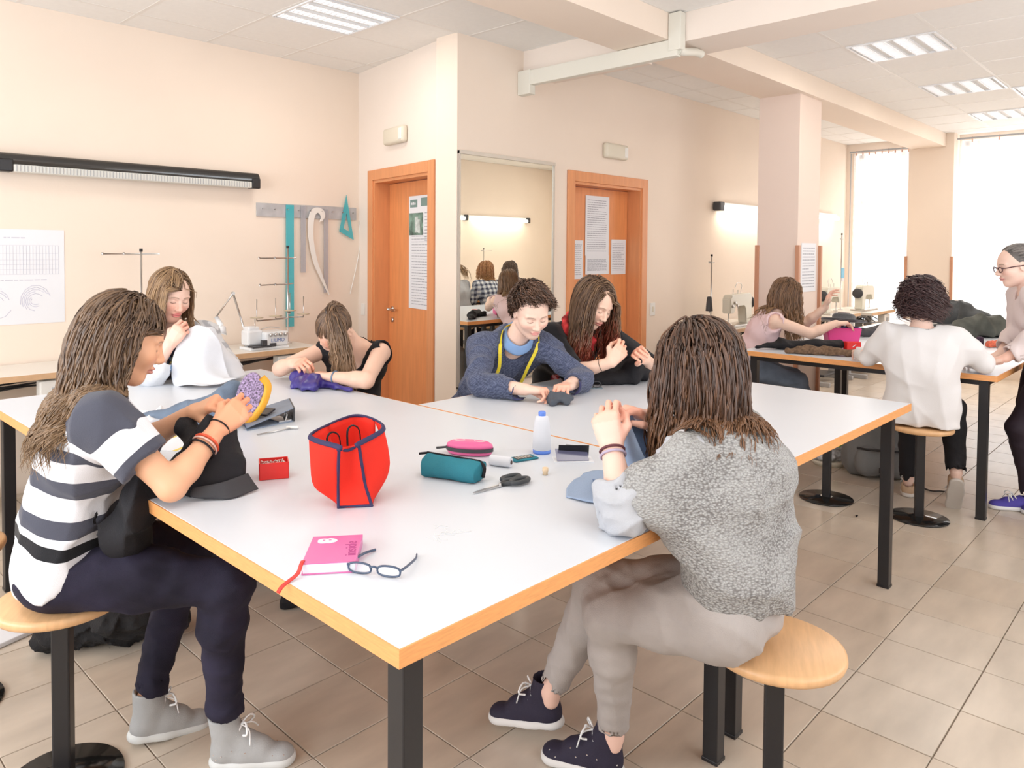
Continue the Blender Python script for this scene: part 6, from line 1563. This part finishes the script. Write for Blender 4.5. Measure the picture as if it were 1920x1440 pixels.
bundle('denim_bag', 'pale blue denim cloth heaped behind the striped girl\'s hands', 'cloth', [((1.13, 2.98, .87), (1.24, 2.90, .89), .03, .05), ((1.24, 2.90, .89), (1.37, 2.80, .93), .05, .06), ((1.37, 2.80, .93), (1.40, 2.80, .98), .055, .045), ((1.20, 2.86, .86), (1.34, 2.72, .87), .03, .04)], M_denimk, (1.28, 2.86, TZ), fold=.008, ff=16, seed=3)
bundle('white_cloth', 'crumpled white cloth lying behind the hands of the striped girl', 'cloth', [((1.14, 3.02, .87), (1.22, 3.02, .875), .035, .03), ((1.12, 2.93, .86), (1.18, 2.95, .87), .03, .03)], mat('white_cotton', (.78, .77, .80), .85, bump=.2), (1.16, 3.0, TZ), fold=.008, ff=26, seed=4)
t = thing('paper_sheet', 'paper sheet with a yellow band lying between the arms of the striped girl', 'paper', (1.09, 2.66, TZ), .5)
bm = BM(); box(bm, -.09, .09, -.12, .12, 0, .0012); finish('sheet', bm, M_paper, t); bm = BM(); box(bm, -.09, .09, -.10, -.085, .0012, .0018); box(bm, -.09, .09, .03, .05, .0012, .0018); finish('yellow_band', bm, mat('yellow_print', (.82, .62, .12), .6), t)
# chalk marks
bm = BM(); rg = random.Random(9)
for q in range(7):
    x, y = 1.215 + rg.uniform(-.05, .05), 1.355 + rg.uniform(-.035, .035); tube(bm, spline([(x + rg.uniform(-.02, .02), y + rg.uniform(-.02, .02), TZ + .0003) for _ in range(5)], 12), .0009, 4, flat=.4)
tag(finish('chalk_mark', bm, mat('white_chalk', (.85, .85, .85), .9)), 'faint white chalk scribble on the front table', 'chalk mark')

# ---------------------------------------------------------------- cloth in people's hands
S_ = [((0.993, 2.087, 1.015), (0.988, 2.062, 0.930), .040, .068), ((0.988, 2.062, 0.930), (0.963, 2.062, 0.885), .068, .085), ((1.018, 2.012, 0.930), (1.008, 2.007, 0.870), .045, .04), ((0.908, 2.122, 0.900), (0.870, 2.120, 0.875), .06, .05),
      ((0.870, 2.120, 0.875), (0.785, 2.135, 0.830), .045, .055), ((0.785, 2.135, 0.830), (0.765, 2.150, 0.750), .055, .065), ((0.765, 2.150, 0.750), (0.790, 2.200, 0.700), .065, .05), ((0.958, 2.222, 0.900), (0.908, 2.142, 0.880), .05, .06), ((0.948, 2.182, 1.000), (0.978, 2.102, 0.960), .03, .06)]
bundle('black_garment', 'black garment held by the striped girl, hanging over the table edge', 'garment', S_, M_blkf, (.95, 2.06, TZ), fold=.016, ff=13, seed=7, cutz=None, h=.006)
bm = sheet([[(.885, 2.005, .885), (.95, 1.965, .895), (1.035, 1.98, .900)], [(.875, 1.995, .865), (.95, 1.95, .868), (1.045, 1.965, .872)], [(.905, 1.975, .8545), (.96, 1.935, .855), (1.050, 1.95, .857)]], 20, 10, .003, .003, 24, 5)
o = finish('waistband', bm, mat('charcoal_cloth', (.035, .035, .04), .7, bump=.3), bpy.data.objects['black_garment']); o.location = (-.95, -2.06, -TZ)
M_bluec = mat('blue_grey_chambray', (.17, .23, .36), .8, bump=.3, bscale=350, var=.12, vscale=10, spec=.25); M_bluel = mat('pale_chambray', (.30, .38, .52), .8, bump=.3, bscale=350, spec=.2)
cl = thing('blue_cloth', 'blue-grey cloth sewn by the girl in the grey knit', 'cloth', (1.75, 1.20, TZ))
def add_sheet(rows, m, par, nm, seed, nu=30, nv=30, wr=.005, wf=22, th=.003):
    bm = sheet(rows, nu, nv, th, wr, wf, seed)
    for v in bm.verts: v.co -= Vector(par.location); 
    return finish(nm, bm, m, par)
add_sheet([[(1.660, 1.150, 1.100), (1.672, 1.142, 1.100), (1.690, 1.140, 1.098)], [(1.665, 1.180, 1.02), (1.72, 1.150, 1.03), (1.77, 1.095, 1.02)], [(1.690, 1.210, .93), (1.76, 1.170, .95), (1.82, 1.08, .93)], [(1.72, 1.26, .875), (1.80, 1.20, .88), (1.88, 1.12, .875)], [(1.80, 1.34, .858), (1.88, 1.27, .858), (1.95, 1.20, .858)]], M_bluec, cl, 'hanging_part', 3, wr=.012, wf=15)
add_sheet([[(1.662, 1.145, 1.095), (1.650, 1.125, 1.09), (1.66, 1.11, 1.08)], [(1.69, 1.14, .99), (1.66, 1.10, .98), (1.67, 1.06, .98)], [(1.72, 1.15, .90), (1.68, 1.08, .89), (1.70, 1.03, .89)]], M_bluel, cl, 'inner_fold', 5, wr=.010, wf=15)
add_sheet([[(1.84, 1.40, .856), (1.91, 1.36, .857), (2.0, 1.33, .856)], [(1.75, 1.37, .858), (1.82, 1.30, .866), (1.93, 1.24, .862)], [(1.69, 1.345, .8555), (1.71, 1.27, .862), (1.78, 1.18, .866)], [(1.63, 1.30, .8545), (1.64, 1.22, .856), (1.70, 1.13, .860)]], M_bluel, cl, 'cloth_on_table', 7, wr=.003)
M_whc = mat('white_cloth', (.74, .75, .79), .8, bump=.15, bscale=300, spec=.2)
cl = thing('white_cloth', 'white cloth held up by the smiling long-haired girl', 'cloth', (1.66, 3.72, TZ))
add_sheet([[(1.640, 3.770, 1.135), (1.680, 3.740, 1.150), (1.730, 3.720, 1.130)], [(1.600, 3.780, 1.06), (1.680, 3.710, 1.06), (1.775, 3.690, 1.05)], [(1.575, 3.790, .95), (1.665, 3.680, .95), (1.790, 3.660, .95)], [(1.560, 3.780, .875), (1.650, 3.640, .875), (1.80, 3.62, .870)], [(1.575, 3.700, .857), (1.65, 3.56, .858), (1.80, 3.56, .858)]], M_whc, cl, 'front_panel', 9, wr=.020, wf=13, nu=44, nv=44)
add_sheet([[(1.735, 3.735, 1.140), (1.770, 3.740, 1.13), (1.80, 3.76, 1.10)], [(1.76, 3.70, 1.0), (1.82, 3.71, .99), (1.87, 3.74, .98)], [(1.77, 3.66, .87), (1.85, 3.66, .865), (1.92, 3.70, .865)]], M_whc, cl, 'side_panel', 11, wr=.016, wf=13)
M_purp = mat('purple_satin', (.045, .03, .22), .35, bump=.2, var=.2, vscale=12)
bundle('purple_cloth', 'purple cloth in the hands of the girl with the ponytail', 'cloth', [((2.02, 3.33, .88), (2.03, 3.22, .885), .035, .040), ((2.03, 3.22, .885), (1.99, 3.15, .87), .040, .030), ((1.98, 3.28, .87), (1.97, 3.18, .865), .035, .03), ((2.08, 3.20, .87), (2.10, 3.0, .862), .03, .015), ((2.02, 3.35, .90), (2.035, 3.30, .93), .03, .012)], M_purp, (2.02, 3.22, TZ), fold=.006, ff=22, seed=6)
bundle('grey_cloth', 'small dark grey cloth in the hands of the boy', 'cloth', [((2.66, 2.10, .875), (2.60, 2.16, .870), .016, .024), ((2.60, 2.16, .87), (2.56, 2.12, .866), .022, .016), ((2.64, 2.14, .885), (2.62, 2.09, .862), .014, .012)], mat('slate_cloth', (.07, .08, .10), .8), (2.62, 2.13, TZ), fold=.004, ff=30, h=.0045, seed=8)
bundle('black_cloth', 'black cloth mound sewn by the girl with the red scarf', 'cloth', [((3.06, 2.44, .87), (3.24, 2.34, .90), .03, .06), ((3.24, 2.34, .90), (3.42, 2.26, .90), .06, .065), ((3.42, 2.26, .90), (3.48, 2.20, .88), .06, .04), ((3.24, 2.12, .985), (3.30, 2.20, .92), .010, .055), ((3.30, 2.2, .94), (3.40, 2.2, .90), .05, .05), ((3.1, 2.34, .87), (3.3, 2.2, .88), .03, .05)], M_blkf, (3.25, 2.3, TZ), fold=.007, ff=12, h=.007, seed=12)
t = thing('folded_glasses', 'dark spectacles on a small case lying right of the boy\'s hands', 'glasses', (3.03, 2.27, TZ), -.75)
bm = BM(); box(bm, -.06, .06, -.022, .022, 0, .005, bev=.002); finish('case', bm, mat('grey_blue_case', (.20, .26, .30), .5), t)
bm = BM()
for q in (-1, 1): tube(bm, [(q * .03 + .022 * cos(a), -.012, .021 + .015 * sin(a)) for a in np.arange(14) * 2 * pi / 14], .0022, 5, close=True)
tube(bm, [(-.01, -.012, .024), (.01, -.012, .024)], .002, 5); tube(bm, [(-.052, -.012, .026), (-.05, .06, .008)], .002, 5); tube(bm, [(.052, -.012, .026), (.05, .06, .008)], .002, 5); finish('frame', bm, M_dkgrey, t)
# red scarf of girl 6
S = Shape(); n6, ax6, F6, L6 = f6['neck'], f6['axis'], f6['Fc'], f6['Lc']
ps = [n6 + F6 * (.085 * cos(a) + .012) + L6 * .085 * sin(a) + ax6 * (.02 - .035 * cos(a)) for a in np.linspace(0, 2 * pi, 15)]
S.chain(ps, [.020] * 15, .015)
for q in (-1, 1): S.chain([n6 + F6 * .095 + L6 * q * .045 - ax6 * .02, f6['mid'](.75) + F6 * .135 + L6 * q * .055, f6['mid'](.5) + F6 * .155 + L6 * q * .06], [.022, .024, .02], .015)
mesh_obj('scarf', [S.mesh(.0055, disp=folds(5, .004, 30))], mat('red_scarf', (.68, .045, .05), .8, var=.7, vscale=26), bpy.data.objects[t6.name], f6['org'], label='red scarf')

# ---------------------------------------------------------------- things on the right tables
bundle('black_jacket', 'crumpled black cloth lying along the left end of the right table', 'cloth', [((5.10, 2.36, .87), (5.25, 2.24, .885), .015, .035), ((5.25, 2.24, .885), (5.45, 2.08, .88), .04, .035), ((5.45, 2.08, .88), (5.60, 1.98, .885), .04, .04), ((5.42, 2.14, .88), (5.62, 2.05, .875), .03, .03)], M_blkf, (5.35, 2.15, TZ), fold=.008, ff=18, h=.007, seed=13)
bundle('brown_cloth', 'brown ribbed cloth with black edge in front of the black cloth', 'cloth', [((5.06, 2.12, .865), (5.14, 2.00, .870), .02, .03), ((5.14, 2.00, .87), (5.20, 1.84, .87), .035, .035), ((5.20, 1.84, .87), (5.24, 1.72, .87), .035, .03)], mat('brown_rib_knit', (.20, .12, .07), .85, bump=.6, bscale=120, var=.5, vscale=60), (5.15, 1.92, TZ), fold=.007, ff=20, h=.007, seed=14)
t = thing('pink_basket', 'bright pink sewing basket in front of the girl in pink', 'basket', (5.86, 2.06, TZ), -.95)
M_hp = mat('hot_pink_plastic', (.85, .07, .32), .4); bm = BM()
prism(bm, [(-.10, 0), (.10, 0), (.125, .13), (-.125, .13)], -.07, .07, Matrix.Rotation(pi / 2, 4, 'X')); bmesh.ops.bevel(bm, geom=bm.edges[:], offset=.006, segments=2, affect='EDGES'); finish('basket_wall', bm, M_hp, t)
bm = BM(); box(bm, -.118, .118, -.062, .062, .128, .133); tube(bm, [(-.09, -.02, .135), (.02, .03, .15)], .008, 6); finish('basket_lining', bm, mat('violet_lining', (.12, .05, .30), .6, var=.5, vscale=30), t)
for k, (x, m_) in enumerate(((-.06, M_bluec), (.0, M_metal), (.05, M_redp))): bm = BM(); lathe(bm, [(.012, 0), (.016, .01), (.013, .035)], 14, Matrix.Translation((x, -.02 + .015 * k, .133))); finish('reel', bm, m_, t)
t = thing('red_box', 'small red carton in front of the pink basket', 'box', (5.62, 1.90, TZ), -.8); bm = BM(); box(bm, -.05, .05, -.03, .03, 0, .055, bev=.003); finish('carton', bm, M_redp, t); bm = BM(); tube(bm, [(-.012, -.031, .02), (.012, -.031, .038)], .003, 5); finish('white_mark', bm, M_paper, t)
t = thing('brimmed_hat', 'dark grey wide-brimmed hat resting on the pink basket', 'hat', (5.90, 2.06, 1.025), 0)
bm = BM(); lathe(bm, [(.155, .010), (.160, .004), (.12, .0), (.085, .006), (.080, .04), (.065, .055), (.02, .058)], 36, Matrix.Rotation(.15, 4, 'Y')); finish('felt', bm, mat('dark_grey_felt', (.075, .075, .085), .9, bump=.8, bscale=60, sheen=.4), t)
bm = BM(); lathe(bm, [(.045, .0), (.04, .008)], 20, Matrix.Translation((0.005, 0, .056)) @ Matrix.Rotation(.15, 4, 'Y')); finish('pale_top', bm, mat('taupe_felt', (.36, .30, .28), .9), t)
bundle('dark_cloth', 'flat dark grey cloth left of the woman in the white cardigan', 'cloth', [((6.48, 2.15, .875), (6.72, 2.0, .88), .04, .05), ((6.72, 2.0, .88), (6.92, 1.88, .865), .05, .02)], mat('dark_grey_cloth', (.06, .058, .065), .8), (6.7, 2.02, TZ), fold=.008, ff=14, h=.010, seed=15)
bundle('dark_bag', 'big dark heap of clothes at the window end of the far table', 'bag', [((8.15, 2.05, .90), (8.45, 1.85, .93), .08, .11), ((8.45, 1.85, .93), (8.62, 1.70, .90), .11, .08), ((8.35, 1.95, .98), (8.5, 1.82, 1.0), .09, .08), ((8.0, 2.12, .88), (8.15, 2.05, .90), .03, .07)], mat('charcoal_bag', (.045, .05, .055), .7, var=.5, vscale=7), (8.4, 1.9, TZ), fold=.020, ff=8, h=.012, seed=16)
bundle('dark_coat', 'dark grey-green folded coat in front of the heap of clothes', 'coat', [((7.05, 1.55, .91), (7.35, 1.35, .92), .09, .09), ((7.35, 1.35, .92), (7.50, 1.22, .90), .09, .05), ((7.1, 1.50, .97), (7.3, 1.37, .97), .07, .06)], mat('grey_green_coat', (.10, .105, .09), .8, var=.5, vscale=7), (7.2, 1.43, TZ), fold=.015, ff=9, h=.010, seed=17)
bundle('green_cloth', 'small lime green cloth at the far end of the right table', 'cloth', [((8.45, 1.42, .868), (8.6, 1.30, .868), .025, .02)], mat('lime_cloth', (.35, .65, .10), .8), (8.5, 1.36, TZ), fold=.006, ff=25, h=.008, seed=18)
bundle('striped_pouch', 'orange-red ribbed pouch near the standing woman', 'pouch', [((6.50, 1.24, .87), (6.68, 1.12, .875), .03, .035)], mat('orange_red_rib', (.72, .15, .08), .8, bump=1., bscale=90, var=.4, vscale=70), (6.6, 1.18, TZ), fold=.003, ff=40, h=.007, seed=19)
bundle('flat_pouch', 'flat slate spectacle pouch lying beyond the curly-haired woman', 'pouch', [((7.95, 1.95, .862), (8.10, 1.82, .862), .016, .014)], M_dkgrey, (8.0, 1.9, TZ), fold=.001, h=.007, seed=20)
t = thing('red_triangle_cloth', 'red cloth corner beside the left hand of the curly-haired woman', 'cloth', (5.30, 1.72, TZ)); bm = BM(); prism(bm, [(-.05, .10), (.08, -.08), (-.12, -.02)], 0, .006); finish('cloth', bm, M_redf, t)
t = thing('thread_cone', 'dark upright thread cone right of the curly-haired woman', 'thread cone', (5.53, 1.105, TZ)); bm = BM(); lathe(bm, [(.020, .024), (.024, .03), (.020, .16), (.012, .165)], 24); finish('wound_thread', bm, mat('aubergine_thread', (.05, .025, .06), .7, bump=.5, bscale=500), t); bm = BM(); lathe(bm, [(.020, 0), (.022, .01), (.018, .026)], 20); finish('blue_foot', bm, mat('blue_plastic_core', (.12, .25, .75), .4), t)
t = thing('blue_pen', 'blue marker lying behind the dark thread cone', 'pen', (6.35, 1.38, TZ + .008), -.6); bm = BM(); tube(bm, [(-.06, 0, 0), (.06, 0, 0)], .008, 10); finish('barrel', bm, mat('blue_pen', (.10, .25, .65), .4), t); bm = BM(); tube(bm, [(.06, 0, 0), (.085, 0, 0)], .009, 10); finish('cap', bm, M_dkgrey, t)

# ---------------------------------------------------------------- on the floor
t = thing('backpack', 'grey backpack standing on the floor beside the curly-haired woman\'s stool', 'backpack', (5.56, 1.68, 0), R(-62)); t.scale = (1.08, 1.0, 1.15)
S = Shape(); M_bp = mat('grey_backpack_cloth', (.19, .19, .19), .8, bump=.4, bscale=300, var=.1, vscale=12)
S.cap((-.10, 0, .10), (-.08, 0, .33), .11, .10, .08, flat=((0, 1, 0), .85)); S.cap((.10, 0, .10), (.08, 0, .33), .11, .10, .08, flat=((0, 1, 0), .85)); S.cap((-.08, 0, .32), (.08, 0, .32), .11, .11, .06, flat=((0, 1, 0), .8)); S.cap((-.1, 0, .12), (.1, 0, .12), .11, None, .06); S.cut((0, 0, .002), (0, 0, -1))
mesh_obj('main_pocket', [S.mesh(.010, disp=folds(3, .005, 14))], M_bp, t, (0, 0, 0))
S = Shape(); S.cap((-.09, -.10, .08), (-.09, -.10, .14), .055, None, .04, flat=((0, 1, 0), .8)); S.cap((.09, -.10, .08), (.09, -.10, .14), .055, None, .04, flat=((0, 1, 0), .8)); S.cap((-.09, -.10, .10), (.09, -.10, .10), .07, None, .05, flat=((0, 1, 0), .7)); S.cut((0, 0, .003), (0, 0, -1))
fp = mesh_obj('front_pocket', [S.mesh(.009)], M_bp, t, (0, 0, 0))
bm = BM(); tube(bm, spline([(-.15, -.10, .18), (-.08, -.155, .185), (.08, -.155, .185), (.15, -.10, .18)], 20), .007, 6); finish('zip', bm, M_black, fp)
bm = BM(); box(bm, -.035, .035, -.172, -.160, .055, .085, bev=.003); finish('badge', bm, M_black, fp); bm = BM(); box(bm, -.028, .028, -.1745, -.171, .062, .078); finish('badge_face', bm, M_grey, fp)
bm = BM(); tube(bm, spline([(-.10, -.05, .36), (-.06, -.08, .42), (.0, -.07, .44), (.08, -.05, .42), (.12, -.02, .34)], 18), .006, 6); finish('top_zip', bm, M_black, t)
for q in (-1, 1):
    bm = BM(); tube(bm, spline([(q * .07, .08, .38), (q * .12, .13, .30), (q * .17, .10, .15), (q * .15, .06, .03)], 16), .018, 6, flat=.3); finish('strap', bm, M_black, t)
bm = BM(); tube(bm, spline([(.15, -.02, .28), (.16, -.06, .22), (.155, -.06, .15)], 10), .004, 6); bmesh.ops.create_icosphere(bm, subdivisions=2, radius=.018, matrix=Matrix.Translation((.158, -.065, .13))); finish('key_ring', bm, M_metal, t)
bm = BM(); tube(bm, spline([(5.58, 1.52, .008), (5.50, 1.44, .012), (5.43, 1.34, .006), (5.46, 1.26, .010), (5.40, 1.16, .006)], 26), .012, 6, flat=.3); o = finish('loose_strap', bm, M_black); tag(o, 'loose black strap trailing on the floor from the backpack', 'strap')
t = thing('shoe_bag', 'clear bag with pale trainers and a lime cloth on the floor under the right table', 'bag', (5.62, 2.02, 0), R(-45))
bm = BM(); lathe(bm, [(.13, .0), (.15, .03), (.15, .035)], 24, Matrix.Scale(.7, 4, (0, 1, 0))); finish('cream_base', bm, M_cream, t)
S = Shape(); S.cap((-.07, 0, .08), (.07, 0, .08), .075, None, .03); S.cut((0, 0, .034), (0, 0, -1)); mesh_obj('bag_body', [S.mesh(.008, disp=folds(5, .010, 22))], mat('speckled_pale_bag', (.55, .55, .57), .5, var=.6, vscale=40), t, (0, 0, 0))
S = Shape(); S.cap((.0, 0, .17), (.08, 0, .20), .04, .05, .03); mesh_obj('lime_cloth', [S.mesh(.008, disp=folds(8, .010, 24))], mat('lime_cloth', (.35, .65, .10), .8), t, (0, 0, 0))
bm = BM(); tube(bm, spline([(0, 0, .005), (.012, .006, .006), (.026, .004, .004)], 8), .004, 6); o = finish('thread_scrap', bm, M_blkf); o.location = (4.585, 1.505, 0); tag(o, 'tiny dark scrap of cloth lying alone on the floor tiles', 'scrap')
bundle('dark_coat', 'fluffy black bag lying on the floor behind the striped girl\'s stool', 'bag', [((.84, 3.18, .06), (1.06, 3.06, .08), .06, .09), ((1.06, 3.06, .08), (1.22, 2.95, .09), .09, .07), ((1.0, 3.0, .12), (1.1, 2.96, .12), .06, .06)], mat('fluffy_black', (.012, .011, .012), .9, bump=1., bscale=120), (1.03, 3.07, 0), fold=.010, ff=30, cutz=.001, h=.008, seed=21)
bundle('dark_satchel', 'black bag on the floor under the long front table', 'bag', [((1.50, 3.45, .12), (1.70, 3.25, .14), .11, .12), ((1.70, 3.25, .14), (1.74, 3.05, .08), .10, .07)], M_blkf, (1.62, 3.3, 0), fold=.010, ff=12, cutz=.001, h=.010, seed=22)
bundle('dark_pouch', 'small black bag on the floor beneath the middle of the front table', 'bag', [((1.66, 2.84, .035), (1.82, 2.72, .04), .035, .04)], M_blkf, (1.74, 2.78, 0), fold=.006, ff=20, cutz=.001, h=.007, seed=23)
t = thing('white_bag', 'white paper lying on the floor behind the left stool', 'paper', (.70, 3.42, 0), .3); bm = BM(); box(bm, -.16, .16, -.10, .10, .001, .02, bev=.004); finish('paper_stack', bm, M_paper, t)
# a work table for the people in the mirror
work_table('white work table before the three people seen in the mirror', 6.3, 8.3, -.55, .22, [(6.38, -.47), (8.22, -.47), (6.38, .14), (8.22, .14)])
